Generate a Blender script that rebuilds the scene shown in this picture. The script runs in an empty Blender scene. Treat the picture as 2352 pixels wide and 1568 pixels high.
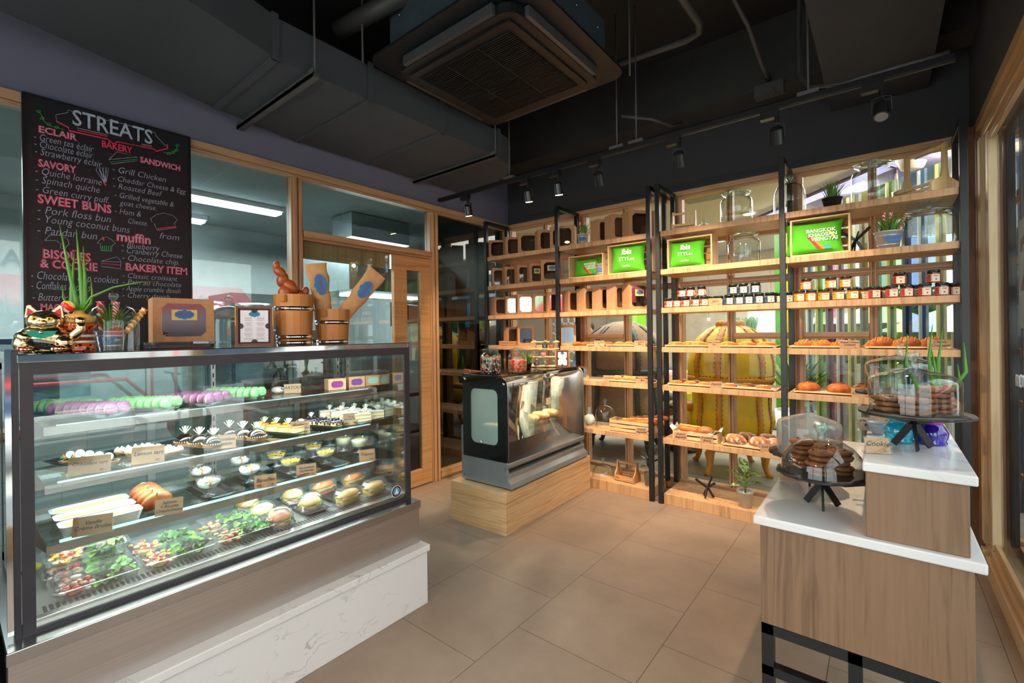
import bpy, bmesh, math, random
from mathutils import Vector, Matrix, Euler
from math import pi, sin, cos, radians
random.seed(7)
SC = bpy.context.scene
COL = SC.collection
# ------------------------------------------------------------------ camera
F_PX, CX, CY = 1060.87, 1176.0, 763.73
YAW, ROLL, EYE = radians(38.787), radians(-0.731), Vector((0, 0, 1.40))
_f = Vector((-sin(YAW), cos(YAW), 0)); _r = Vector((cos(YAW), sin(YAW), 0)); _u = Vector((0, 0, 1))
RIGHT = cos(ROLL)*_r + sin(ROLL)*_u; UP = -sin(ROLL)*_r + cos(ROLL)*_u; FWD = _f
cam_d = bpy.data.cameras.new('camera'); cam = bpy.data.objects.new('camera', cam_d); COL.objects.link(cam)
m = Matrix((RIGHT, UP, -FWD)).transposed().to_4x4(); m.translation = EYE
cam.matrix_world = m
cam_d.sensor_width = 36; cam_d.lens = F_PX/2352*36; cam_d.shift_y = -(784-CY)/2352; cam_d.clip_start = 0.02; cam_d.clip_end = 200
SC.camera = cam
def at(px, py, x=None, y=None, z=None):
    """world point seen at a photo pixel on one of the room's planes (used as a tape measure)"""
    d = RIGHT*((px-CX)/F_PX) - UP*((py-CY)/F_PX) + FWD
    t = (x-EYE.x)/d.x if x is not None else (y-EYE.y)/d.y if y is not None else (z-EYE.z)/d.z
    return EYE + d*t
# ------------------------------------------------------------------ render look, world, sun, big lights
SC.view_settings.view_transform = 'Standard'; SC.view_settings.look = 'None'; SC.view_settings.gamma = 1.0
SC.view_settings.use_curve_mapping = False
SC.view_settings.exposure = 1.0
cy = SC.cycles
cy.max_bounces = 9; cy.diffuse_bounces = 3; cy.glossy_bounces = 4; cy.transmission_bounces = 6; cy.transparent_max_bounces = 40
cy.sample_clamp_indirect = 4.0; cy.caustics_reflective = False; cy.caustics_refractive = False; cy.use_denoising = True
w = bpy.data.worlds.new('daylight'); SC.world = w; w.use_nodes = True
bg = w.node_tree.nodes['Background']; bg.inputs[0].default_value = (0.86, 0.93, 1.0, 1); bg.inputs[1].default_value = 2.3
def lamp(name, kind, loc, energy, color=(1, 1, 1), rot=(0, 0, 0), **k):
    d = bpy.data.lights.new(name, kind); d.energy = energy; d.color = color
    for a, b in k.items(): setattr(d, a, b)
    o = bpy.data.objects.new(name, d); o.location = loc; o.rotation_euler = rot; COL.objects.link(o); return o
def aim(o, target):
    o.rotation_euler = (Vector(target)-o.location).to_track_quat('-Z', 'Y').to_euler()
sun = lamp('sun', 'SUN', (0, 0, 20), 7, (1, .95, .86), angle=.01); aim(sun, (9, 4, 0))
# daylight entering through the shop windows (portals of bright sky just outside the panes)
# fluorescent lights of the kitchen and downlights of the lobby
p = lamp('kitchen_glow', 'AREA', (-4.9, 1.6, 2.5), 125, (.86, .96, 1.0), shape='RECTANGLE', size=1.6, size_y=4.2)
p = lamp('lobby_glow', 'AREA', (-.9, 6.2, 2.72), 150, (1.0, .94, .86), shape='RECTANGLE', size=5.6, size_y=3.2)
# ------------------------------------------------------------------ materials
def C(r, g, b):
    f = lambda v: (v/255/12.92) if v/255 <= .04045 else ((v/255+.055)/1.055)**2.4
    return (f(r), f(g), f(b), 1)
MATS = {}
def nt(name):
    m = bpy.data.materials.new(name); m.use_nodes = True; t = m.node_tree; MATS[name] = m
    return m, t, t.nodes['Principled BSDF'], t.nodes, t.links
def mapping(n, l, sc, obj=True, rot=(0, 0, 0)):
    tc = n.new('ShaderNodeTexCoord'); mp = n.new('ShaderNodeMapping'); mp.inputs['Scale'].default_value = sc; mp.inputs['Rotation'].default_value = rot
    l.new(tc.outputs['Object' if obj else 'Generated'], mp.inputs[0]); return mp
def ramp(n, l, src, stops):
    r = n.new('ShaderNodeValToRGB'); l.new(src, r.inputs[0]); e = r.color_ramp.elements
    while len(e) < len(stops): e.new(.5)
    for i, (p, c) in enumerate(stops): e[i].position = p; e[i].color = c
    return r
def mat(name, rgb, rough=.5, metal=0, var=.06, scale=12, bump=0, spec=.5, emit=0, coat=0, sss=0, stretch=(1, 1, 1)):
    """plain procedural material: base colour broken up a little by noise"""
    if name in MATS: return MATS[name]
    m, t, b, n, l = nt(name); c = C(*rgb)
    mp = mapping(n, l, tuple(scale*s for s in stretch)); no = n.new('ShaderNodeTexNoise'); no.inputs['Scale'].default_value = 1; no.inputs['Detail'].default_value = 4
    l.new(mp.outputs[0], no.inputs['Vector'])
    lo = tuple(v*(1-var*2) for v in c[:3])+(1,); hi = tuple(min(1, v*(1+var*2)) for v in c[:3])+(1,)
    r = ramp(n, l, no.outputs[0], [(.3, lo), (.7, hi)]); l.new(r.outputs[0], b.inputs['Base Color'])
    b.inputs['Roughness'].default_value = rough; b.inputs['Metallic'].default_value = metal; b.inputs['Specular IOR Level'].default_value = spec
    b.inputs['Coat Weight'].default_value = coat
    if emit: l.new(r.outputs[0], b.inputs['Emission Color']); b.inputs['Emission Strength'].default_value = emit
    if bump:
        bu = n.new('ShaderNodeBump'); bu.inputs['Strength'].default_value = bump; bu.inputs['Distance'].default_value = .01
        l.new(no.outputs[0], bu.inputs['Height']); l.new(bu.outputs[0], b.inputs['Normal'])
    return m
def wood(name, a, b_, grain='z', sc=1.0, rough=.45, dist=1.2):
    if name in MATS: return MATS[name]
    m, t, b, n, l = nt(name); g = {'x': (2.2, 46, 46), 'y': (46, 2.2, 46), 'z': (46, 46, 2.2), 'h': (2.2, 2.2, 60)}[grain]
    mp = mapping(n, l, tuple(v*sc for v in g)); no = n.new('ShaderNodeTexNoise'); no.inputs['Scale'].default_value = 1
    no.inputs['Detail'].default_value = 6; no.inputs['Distortion'].default_value = dist; l.new(mp.outputs[0], no.inputs['Vector'])
    mp2 = mapping(n, l, tuple(v*sc*.12 for v in g)); n2 = n.new('ShaderNodeTexNoise'); n2.inputs['Scale'].default_value = 1; l.new(mp2.outputs[0], n2.inputs['Vector'])
    mi = n.new('ShaderNodeMath'); mi.operation = 'MULTIPLY_ADD'; mi.inputs[1].default_value = .6; l.new(no.outputs[0], mi.inputs[0])
    m2 = n.new('ShaderNodeMath'); m2.operation = 'MULTIPLY'; m2.inputs[1].default_value = .4; l.new(n2.outputs[0], m2.inputs[0]); l.new(m2.outputs[0], mi.inputs[2])
    r = ramp(n, l, mi.outputs[0], [(.36, C(*b_)), (.50, C(*a)), (.66, tuple(min(1, v*1.12) for v in C(*a)[:3])+(1,))])
    l.new(r.outputs[0], b.inputs['Base Color']); b.inputs['Roughness'].default_value = rough
    bu = n.new('ShaderNodeBump'); bu.inputs['Strength'].default_value = .15; bu.inputs['Distance'].default_value = .002
    l.new(no.outputs[0], bu.inputs['Height']); l.new(bu.outputs[0], b.inputs['Normal']); return m
def glass(name, tint=(1, 1, 1), refl=1.0, rough=.0, ior=1.45, edge=0.0, haze=0.0, hazecol=(.8, .85, .85)):
    """thin sheet of glass: lets light straight through, mirrors by Fresnel"""
    if name in MATS: return MATS[name]
    m = bpy.data.materials.new(name); m.use_nodes = True; t = m.node_tree; MATS[name] = m; n, l = t.nodes, t.links; n.clear()
    o = n.new('ShaderNodeOutputMaterial'); tr = n.new('ShaderNodeBsdfTransparent'); gl = n.new('ShaderNodeBsdfGlossy'); mx = n.new('ShaderNodeMixShader')
    fr = n.new('ShaderNodeFresnel'); ge = n.new('ShaderNodeNewGeometry'); mi = n.new('ShaderNodeMix'); mi.inputs[2].default_value = ior; mi.inputs[3].default_value = 1/ior; l.new(ge.outputs['Backfacing'], mi.inputs[0]); l.new(mi.outputs[0], fr.inputs[0]); gl.inputs['Roughness'].default_value = rough
    gl.inputs['Color'].default_value = (1, 1, 1, 1)
    mu = n.new('ShaderNodeMath'); mu.operation = 'MULTIPLY'; mu.inputs[1].default_value = refl; mu.use_clamp = True
    l.new(fr.outputs[0], mu.inputs[0]); l.new(mu.outputs[0], mx.inputs[0])
    if edge:
        lw = n.new('ShaderNodeLayerWeight'); lw.inputs[0].default_value = .35
        r = ramp(n, l, lw.outputs['Facing'], [(.25, tuple(tint)+(1,)), (.98, tuple(v*(1-edge) for v in tint)+(1,))]); l.new(r.outputs[0], tr.inputs[0])
    else: tr.inputs[0].default_value = tuple(tint)+(1,)
    src = tr
    if haze:
        df = n.new('ShaderNodeBsdfDiffuse'); df.inputs[0].default_value = tuple(hazecol)+(1,); m2 = n.new('ShaderNodeMixShader'); m2.inputs[0].default_value = haze
        l.new(tr.outputs[0], m2.inputs[1]); l.new(df.outputs[0], m2.inputs[2]); src = m2
    l.new(src.outputs[0], mx.inputs[1]); l.new(gl.outputs[0], mx.inputs[2]); l.new(mx.outputs[0], o.inputs[0]); return m
def glow(name, rgb, strength):
    if name in MATS: return MATS[name]
    m, t, b, n, l = nt(name); b.inputs['Base Color'].default_value = C(*rgb); b.inputs['Emission Color'].default_value = C(*rgb); b.inputs['Emission Strength'].default_value = strength; return m
def marble(name, base=(226, 224, 226), rough=.15):
    m, t, b, n, l = nt(name); mp = mapping(n, l, (2.2, 5, 9), rot=(.7, .35, .3))
    no = n.new('ShaderNodeTexNoise'); no.inputs['Scale'].default_value = 1.3; no.inputs['Detail'].default_value = 8; no.inputs['Distortion'].default_value = .7; l.new(mp.outputs[0], no.inputs['Vector'])
    s = n.new('ShaderNodeMath'); s.operation = 'SUBTRACT'; s.inputs[1].default_value = .5; l.new(no.outputs[0], s.inputs[0])
    a = n.new('ShaderNodeMath'); a.operation = 'ABSOLUTE'; l.new(s.outputs[0], a.inputs[0])
    v = ramp(n, l, a.outputs[0], [(0, (1, 1, 1, 1)), (.019, (0, 0, 0, 1))])
    mask = n.new('ShaderNodeTexNoise'); mask.inputs['Scale'].default_value = 5; mr = ramp(n, l, mask.outputs[0], [(.5, (0, 0, 0, 1)), (.7, (.7, .7, .7, 1))])
    tc = n.new('ShaderNodeTexCoord'); l.new(tc.outputs['Object'], mask.inputs['Vector'])
    mu = n.new('ShaderNodeMix'); mu.data_type = 'RGBA'; mu.blend_type = 'MULTIPLY'; mu.inputs[0].default_value = 1; l.new(v.outputs[0], mu.inputs[6]); l.new(mr.outputs[0], mu.inputs[7])
    mx = n.new('ShaderNodeMix'); mx.data_type = 'RGBA'; l.new(mu.outputs[2], mx.inputs[0]); mx.inputs[6].default_value = C(*base); mx.inputs[7].default_value = C(140, 132, 140)
    l.new(mx.outputs[2], b.inputs['Base Color']); b.inputs['Roughness'].default_value = rough; return m
def floor_mat():
    m, t, b, n, l = nt('floor_tiles'); tc = n.new('ShaderNodeTexCoord'); sp = n.new('ShaderNodeSeparateXYZ'); cb = n.new('ShaderNodeCombineXYZ')
    l.new(tc.outputs['Object'], sp.inputs[0])
    ax = n.new('ShaderNodeMath'); ax.inputs[1].default_value = 1.942+.59*10; l.new(sp.outputs[0], ax.inputs[0])
    ay = n.new('ShaderNodeMath'); ay.inputs[1].default_value = -1.147+.59*10; l.new(sp.outputs[1], ay.inputs[0])
    l.new(ay.outputs[0], cb.inputs[0]); l.new(ax.outputs[0], cb.inputs[1])
    br = n.new('ShaderNodeTexBrick'); br.inputs['Scale'].default_value = 1; br.inputs['Brick Width'].default_value = .5885; br.inputs['Row Height'].default_value = .5885
    br.inputs['Mortar Size'].default_value = .0016; br.inputs['Mortar Smooth'].default_value = 0; br.offset = .5; br.offset_frequency = 2
    br.inputs['Color1'].default_value = C(142, 124, 110); br.inputs['Color2'].default_value = C(137, 120, 107); br.inputs['Mortar'].default_value = C(84, 64, 48)
    l.new(cb.outputs[0], br.inputs['Vector'])
    no = n.new('ShaderNodeTexNoise'); no.inputs['Scale'].default_value = 2.6; no.inputs['Detail'].default_value = 9; no.inputs['Roughness'].default_value = .65; l.new(tc.outputs['Object'], no.inputs['Vector'])
    r = ramp(n, l, no.outputs[0], [(.3, (.80, .78, .76, 1)), (.7, (1.16, 1.14, 1.12, 1))])
    mx = n.new('ShaderNodeMix'); mx.data_type = 'RGBA'; mx.blend_type = 'MULTIPLY'; mx.inputs[0].default_value = 1; l.new(br.outputs[0], mx.inputs[6]); l.new(r.outputs[0], mx.inputs[7])
    l.new(mx.outputs[2], b.inputs['Base Color']); b.inputs['Roughness'].default_value = .42; return m
def brushed(name, rgb=(178, 172, 170), ax='z', rough=.28):
    m, t, b, n, l = nt(name); s = {'x': (1.5, 240, 240), 'y': (240, 1.5, 240), 'z': (240, 240, 1.5)}[ax]
    mp = mapping(n, l, s); no = n.new('ShaderNodeTexNoise'); no.inputs['Scale'].default_value = 1; l.new(mp.outputs[0], no.inputs['Vector'])
    r = ramp(n, l, no.outputs[0], [(.3, tuple(v*.88 for v in C(*rgb)[:3])+(1,)), (.7, C(*rgb))]); l.new(r.outputs[0], b.inputs['Base Color'])
    b.inputs['Metallic'].default_value = 1; b.inputs['Roughness'].default_value = rough
    bu = n.new('ShaderNodeBump'); bu.inputs['Strength'].default_value = .05; bu.inputs['Distance'].default_value = .002; l.new(no.outputs[0], bu.inputs['Height']); l.new(bu.outputs[0], b.inputs['Normal']); return m
def stripes(name, cols, sc=8, axis='z', rough=.5, twist=0, distort=0):
    """bands of colour along an axis"""
    m, t, b, n, l = nt(name); wv = n.new('ShaderNodeTexWave'); wv.bands_direction = axis.upper() if axis in 'xyz' else 'DIAGONAL'; wv.inputs['Scale'].default_value = sc; wv.wave_profile = 'SAW'
    wv.inputs['Distortion'].default_value = distort
    tc = n.new('ShaderNodeTexCoord'); l.new(tc.outputs['Object'], wv.inputs['Vector'])
    k = len(cols); r = n.new('ShaderNodeValToRGB'); r.color_ramp.interpolation = 'CONSTANT'; e = r.color_ramp.elements
    while len(e) < k: e.new(.5)
    for i, c in enumerate(cols): e[i].position = i/k; e[i].color = C(*c)
    l.new(wv.outputs['Fac' if 'Fac' in wv.outputs else 1], r.inputs[0]); l.new(r.outputs[0], b.inputs['Base Color']); b.inputs['Roughness'].default_value = rough; return m
def spots(name, cols, sc=60, rough=.4, coat=0):
    """speckle of several colours (voronoi cells)"""
    m, t, b, n, l = nt(name); v = n.new('ShaderNodeTexVoronoi'); v.inputs['Scale'].default_value = sc; tc = n.new('ShaderNodeTexCoord'); l.new(tc.outputs['Object'], v.inputs['Vector'])
    sp = n.new('ShaderNodeSeparateXYZ'); l.new(v.outputs['Color'], sp.inputs[0]); k = len(cols); r = n.new('ShaderNodeValToRGB'); r.color_ramp.interpolation = 'CONSTANT'; e = r.color_ramp.elements
    while len(e) < k: e.new(.5)
    for i, c in enumerate(cols): e[i].position = i/k; e[i].color = C(*c)
    l.new(sp.outputs[0], r.inputs[0]); l.new(r.outputs[0], b.inputs['Base Color']); b.inputs['Roughness'].default_value = rough; b.inputs['Coat Weight'].default_value = coat; return m
def crust(name, light, dark, sc=9, rough=.38, powder=0):
    """baked dough: pale low down and where the noise is low, brown on top"""
    m, t, b, n, l = nt(name); no = n.new('ShaderNodeTexNoise'); no.inputs['Scale'].default_value = sc; no.inputs['Detail'].default_value = 5
    tc = n.new('ShaderNodeTexCoord'); mp = n.new('ShaderNodeMapping'); l.new(tc.outputs['Object'], mp.inputs[0]); l.new(mp.outputs[0], no.inputs['Vector'])
    r = ramp(n, l, no.outputs[0], [(.35, C(*light)), (.62, C(*dark))]); src = r.outputs[0]
    if powder:
        n2 = n.new('ShaderNodeTexNoise'); n2.inputs['Scale'].default_value = sc*3; l.new(mp.outputs[0], n2.inputs['Vector']); r2 = ramp(n, l, n2.outputs[0], [(.50, (0, 0, 0, 1)), (.66, (powder,)*3+(1,))])
        mx = n.new('ShaderNodeMix'); mx.data_type = 'RGBA'; l.new(r2.outputs[0], mx.inputs[0]); l.new(src, mx.inputs[6]); mx.inputs[7].default_value = C(245, 240, 232); src = mx.outputs[2]
    l.new(src, b.inputs['Base Color']); b.inputs['Roughness'].default_value = rough
    bu = n.new('ShaderNodeBump'); bu.inputs['Strength'].default_value = .4; bu.inputs['Distance'].default_value = .004; l.new(no.outputs[0], bu.inputs['Height']); l.new(bu.outputs[0], b.inputs['Normal']); return m
# ------------------------------------------------------------------ mesh builder
class MB:
    def __init__(s): s.v = []; s.f = []; s.sm = []; s.mi = []; s.M = Matrix()
    def add(s, vs, fs, smooth=False, mi=0):
        k = len(s.v); s.v += [tuple(s.M @ Vector(v)) for v in vs]; s.f += [tuple(i+k for i in f) for f in fs]; s.sm += [smooth]*len(fs); s.mi += [mi]*len(fs); return s
    def xf(s, loc=(0, 0, 0), rot=(0, 0, 0), sc=(1, 1, 1)):
        s.M = Matrix.LocRotScale(Vector(loc), Euler(rot), Vector(sc)); return s
    def box(s, x0, x1, y0, y1, z0, z1, mi=0):
        vs = [(x, y, z) for x in (x0, x1) for y in (y0, y1) for z in (z0, z1)]
        return s.add(vs, [(0, 1, 3, 2), (4, 6, 7, 5), (0, 4, 5, 1), (2, 3, 7, 6), (0, 2, 6, 4), (1, 5, 7, 3)], mi=mi)
    def bar(s, a, b, w, h=None, mi=0, up=(0, 0, 1)):
        """square bar from a to b"""
        a, b = Vector(a), Vector(b); h = h or w; d = (b-a).normalized(); u = Vector(up)
        if abs(d.dot(u)) > .98: u = Vector((0, 1, 0))
        r = d.cross(u).normalized(); u = r.cross(d)
        vs = [p+r*i*w/2+u*j*h/2 for p in (a, b) for i, j in ((-1, -1), (1, -1), (1, 1), (-1, 1))]
        return s.add(vs, [(0, 1, 2, 3), (7, 6, 5, 4), (0, 4, 5, 1), (1, 5, 6, 2), (2, 6, 7, 3), (3, 7, 4, 0)], mi=mi)
    def lathe(s, prof, n=24, smooth=True, mi=0, c=(0, 0, 0), sx=1, sy=1, ph=0):
        """profile of (r, z); r=0 ends close"""
        vs, fs, rings = [], [], []
        for r, z in prof:
            if r < 1e-6: rings.append([len(vs)]); vs.append((c[0], c[1], c[2]+z))
            else:
                rings.append(list(range(len(vs), len(vs)+n)))
                vs += [(c[0]+r*sx*cos(2*pi*i/n+ph), c[1]+r*sy*sin(2*pi*i/n+ph), c[2]+z) for i in range(n)]
        for A, B in zip(rings, rings[1:]):
            for i in range(n):
                j = (i+1) % n
                if len(A) == 1 and len(B) == 1: continue
                if len(A) == 1: fs.append((A[0], B[j], B[i]))
                elif len(B) == 1: fs.append((A[i], A[j], B[0]))
                else: fs.append((A[i], A[j], B[j], B[i]))
        return s.add(vs, fs, smooth, mi)
    def cyl(s, r, z0, z1, n=20, c=(0, 0), r2=None, mi=0, smooth=True):
        r2 = r if r2 is None else r2
        vs = [(c[0]+q*cos(2*pi*i/n), c[1]+q*sin(2*pi*i/n), z) for q, z in ((r, z0), (r2, z1)) for i in range(n)]
        s.add(vs, [(i, (i+1) % n, n+(i+1) % n, n+i) for i in range(n)], smooth, mi)
        return s.add(vs, [tuple(range(n-1, -1, -1)), tuple(range(n, 2*n))], False, mi)
    def tube(s, pts, r, n=8, smooth=True, mi=0, cap=True, flat=1.0):
        pts = [Vector(p) for p in pts]; k = len(pts); rs = r if isinstance(r, (list, tuple)) else [r]*k; vs, fs = [], []; u = None
        for i, p in enumerate(pts):
            d = (pts[min(i+1, k-1)]-pts[max(i-1, 0)]).normalized()
            if u is None: u = Vector((0, 0, 1)) if abs(d.z) < .9 else Vector((0, 1, 0))
            a = d.cross(u).normalized(); u = a.cross(d).normalized()
            vs += [p+(a*cos(2*pi*j/n)+u*sin(2*pi*j/n)*flat)*rs[i] for j in range(n)]
        for i in range(k-1):
            fs += [(i*n+j, i*n+(j+1) % n, (i+1)*n+(j+1) % n, (i+1)*n+j) for j in range(n)]
        if cap: fs += [tuple(range(n-1, -1, -1)), tuple(range((k-1)*n, k*n))]
        return s.add(vs, fs, smooth, mi)
    def ball(s, c, r, n=12, m=8, mi=0, half=False, wob=0, seed=0):
        rx, ry, rz = r if isinstance(r, (list, tuple)) else (r, r, r); rd = random.Random(seed); vs, fs = [], []
        a0 = 0 if half else -pi/2
        vs.append((c[0], c[1], c[2]+rz*sin(a0)))
        for i in range(1, m):
            a = a0+(pi/2-a0)*i/m
            for j in range(n):
                q = 1+wob*(rd.random()-.5); vs.append((c[0]+rx*q*cos(a)*cos(2*pi*j/n), c[1]+ry*q*cos(a)*sin(2*pi*j/n), c[2]+rz*q*sin(a)))
        if half:
            vs = vs[:1]+[(c[0]+rx*cos(2*pi*j/n), c[1]+ry*sin(2*pi*j/n), c[2]) for j in range(n)]+vs[1:]; m += 1
        t = len(vs); vs.append((c[0], c[1], c[2]+rz))
        for j in range(n): fs.append((0, 1+(j+1) % n, 1+j)); fs.append((t, t-n+j, t-n+(j+1) % n))
        for i in range(m-2): fs += [(1+i*n+j, 1+i*n+(j+1) % n, 1+(i+1)*n+(j+1) % n, 1+(i+1)*n+j) for j in range(n)]
        return s.add(vs, fs, True, mi)
    def prism(s, pts, a, b, axis='z', smooth=False, mi=0):
        """closed 2-D outline extruded from a to b along an axis ('x': pts are (y,z); 'y': (x,z); 'z': (x,y))"""
        P = {'x': lambda p, t: (t, p[0], p[1]), 'y': lambda p, t: (p[0], t, p[1]), 'z': lambda p, t: (p[0], p[1], t)}[axis]; k = len(pts)
        vs = [P(p, a) for p in pts]+[P(p, b) for p in pts]
        s.add(vs, [(i, (i+1) % k, k+(i+1) % k, k+i) for i in range(k)], smooth, mi)
        return s.add(vs, [tuple(range(k-1, -1, -1)), tuple(range(k, 2*k))], False, mi)
    def ribbon(s, pts, ws, nrm=(0, 0, 1), mi=0, fold=.25):
        """leaf / ribbon strip following pts with widths ws"""
        pts = [Vector(p) for p in pts]; k = len(pts); vs, fs = [], []
        for i, p in enumerate(pts):
            d = (pts[min(i+1, k-1)]-pts[max(i-1, 0)]).normalized(); a = d.cross(Vector(nrm))
            a = a.normalized() if a.length > 1e-4 else Vector((1, 0, 0)); q = a.cross(d)
            vs += [p-a*ws[i]+q*ws[i]*fold, p, p+a*ws[i]+q*ws[i]*fold]
        for i in range(k-1): fs += [(3*i, 3*i+1, 3*i+4, 3*i+3), (3*i+1, 3*i+2, 3*i+5, 3*i+4)]
        return s.add(vs, fs, True, mi)
    def build(s, name, m, parent=None, bev=0, solid=0, loc=None, rot=None, sub=0, fix=True):
        me = bpy.data.meshes.new(name); me.from_pydata(s.v, [], s.f); me.update()
        for p, q, i in zip(me.polygons, s.sm, s.mi): p.use_smooth = q; p.material_index = i
        if fix:
            b = bmesh.new(); b.from_mesh(me); bmesh.ops.recalc_face_normals(b, faces=b.faces); b.to_mesh(me); b.free()
        for x in (m if isinstance(m, (list, tuple)) else [m]): me.materials.append(x)
        o = bpy.data.objects.new(name, me); COL.objects.link(o)
        if parent: o.parent = parent
        if loc: o.location = loc
        if rot: o.rotation_euler = rot
        if bev: q = o.modifiers.new('bevel', 'BEVEL'); q.width = bev; q.segments = 2; q.limit_method = 'ANGLE'
        if solid: q = o.modifiers.new('solid', 'SOLIDIFY'); q.thickness = solid; q.offset = 0
        if sub: q = o.modifiers.new('sub', 'SUBSURF'); q.levels = q.render_levels = sub
        return o
def tag(o, label, cat, group=None, kind=None):
    o['label'] = label; o['category'] = cat
    if group: o['group'] = group
    if kind: o['kind'] = kind
    return o
def thing(name, label, cat, loc=(0, 0, 0), rz=0, group=None):
    o = bpy.data.objects.new(name, None); o.empty_display_size = .05; COL.objects.link(o); o.location = loc; o.rotation_euler = (0, 0, rz)
    return tag(o, label, cat, group)
def dup(r, loc, rz=None, label=None, group=None, rot=None, scale=None):
    o = r.copy(); COL.objects.link(o); o.location = loc
    if rz is not None: o.rotation_euler = (0, 0, rz)
    if rot is not None: o.rotation_euler = rot
    if scale: o.scale = (scale,)*3 if not isinstance(scale, tuple) else scale
    if label: o['label'] = label
    if group: o['group'] = group
    for c in KIDS(r):
        d = c.copy(); COL.objects.link(d); d.parent = o
        for g in KIDS(c): e = g.copy(); COL.objects.link(e); e.parent = d
    return o
def grow(t, s): t.scale = (s, s, s); return t
def KIDS(o): return [c for c in bpy.data.objects if c.parent == o]
def struct(o, label=None):
    o['kind'] = 'structure'
    if label: o['label'] = label
    return o
def text(name, s, size, m, parent, loc, rot, ext=.0006, shear=0, align='CENTER', sx=1, bold=0, sp=1):
    cu = bpy.data.curves.new(name, 'FONT'); cu.body = s; cu.size = size; cu.extrude = ext; cu.align_x = align; cu.align_y = 'CENTER'; cu.shear = shear; cu.offset = bold; cu.resolution_u = 2; cu.space_line = sp
    t = bpy.data.objects.new('tmp', cu); COL.objects.link(t); bpy.context.view_layer.update()
    me = bpy.data.meshes.new_from_object(t.evaluated_get(bpy.context.evaluated_depsgraph_get())); bpy.data.objects.remove(t)
    me.materials.clear(); me.materials.append(m); o = bpy.data.objects.new(name, me); COL.objects.link(o); o.parent = parent; o.location = loc; o.rotation_euler = rot; o.scale = (sx, 1, 1); return o
FRONT = (pi/2, 0, 0)        # lettering that faces -y
FACE_X = (pi/2, 0, pi/2)    # lettering that faces +x
# common materials
OAK = wood('oak', (190, 142, 94), (152, 106, 64), 'z'); OAKX = wood('oak_lengthwise', (188, 140, 92), (150, 104, 62), 'x'); OAKY = wood('oak_across', (188, 140, 92), (150, 104, 62), 'y')
PALE = wood('pale_pine', (222, 188, 138), (196, 154, 104), 'z', .8); PALEX = wood('pale_pine_lengthwise', (222, 188, 138), (196, 154, 104), 'x', .8)
TRIM = wood('window_trim_wood', (192, 150, 112), (158, 116, 80), 'x', .7); TRIMY = wood('window_trim_wood_y', (192, 150, 112), (158, 116, 80), 'y', .7); TRIMZ = wood('window_trim_wood_z', (192, 150, 112), (158, 116, 80), 'z', .7)
BLACK = mat('black_painted_steel', (24, 24, 27), .35); DARK = mat('black_plastic', (20, 20, 22), .3); STEEL = brushed('brushed_steel', (188, 180, 176), 'z'); STEELY = brushed('brushed_steel_rail', (196, 192, 190), 'y', .2)
CHROME = mat('chrome', (230, 230, 232), .06, 1, var=.01); KRAFT = mat('kraft_card', (190, 142, 102), .8, var=.04, scale=60); INK = mat('black_ink', (30, 28, 34), .7, var=0)
WHITE = mat('white_card', (236, 236, 238), .6, var=.01); SILVER = mat('silver_paint', (150, 156, 160), .32, .55, var=.02); BLUE = mat('logo_blue', (20, 118, 176), .5, var=.02)
CLEAR = glass('clear_glass', (.95, .98, .97), 1.7, edge=.75); GREENG = glass('green_tinted_glass', (.88, .97, .94), 1.6, edge=.6, haze=.06, hazecol=(.5, .75, .68)); PANE = glass('window_pane', (.95, .97, .96), .3); PLASTIC = glass('clear_plastic', (.98, .99, .99), 1.4, rough=.05, edge=.35, haze=.05)
# ------------------------------------------------------------------ room shell
XW, XR, YB, YF, ZC, ZT = -3.34, .44, 4.11, -2.0, 3.6, 2.62
for nm, loc, tgt, sx, sy in (('daylight_portal_right', (.60, .8, 1.35), (-3, .8, 1.35), 5.4, 2.4), ('daylight_portal_front', (-1.4, -2.15, 1.35), (-1.4, 3, 1.35), 3.5, 2.4)):
    q = lamp(nm, 'AREA', loc, 1, shape='RECTANGLE', size=sx, size_y=sy); aim(q, tgt); q.data.cycles.is_portal = True
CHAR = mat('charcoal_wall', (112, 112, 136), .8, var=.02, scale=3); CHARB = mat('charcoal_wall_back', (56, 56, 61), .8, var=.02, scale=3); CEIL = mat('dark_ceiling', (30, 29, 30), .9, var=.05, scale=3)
DUCT = mat('duct_grey', (64, 69, 77), .7, var=.03, scale=4)
struct(MB().box(-3.44, 60, -60, YB, -.12, 0).build('floor', floor_mat()))
bpy.data.objects['floor'].data.clear_geometry(); b = MB().box(-3.5, .62, -2.2, 4.12, -.1, 0); bpy.data.objects['floor'].data.from_pydata(b.v, [], b.f)
struct(MB().box(-3.5, .62, -2.2, 4.2, ZC, ZC+.1).build('ceiling', CEIL))
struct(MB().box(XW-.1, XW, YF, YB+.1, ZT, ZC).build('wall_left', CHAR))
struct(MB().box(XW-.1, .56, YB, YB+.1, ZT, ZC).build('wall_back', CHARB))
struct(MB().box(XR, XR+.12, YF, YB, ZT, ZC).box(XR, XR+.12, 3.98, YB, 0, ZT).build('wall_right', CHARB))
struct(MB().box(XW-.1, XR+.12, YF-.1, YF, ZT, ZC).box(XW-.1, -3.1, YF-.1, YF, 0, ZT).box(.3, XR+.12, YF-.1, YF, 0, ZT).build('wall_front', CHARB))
TILE = mat('white_wall_tile', (214, 226, 226), .2, var=.02)
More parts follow.
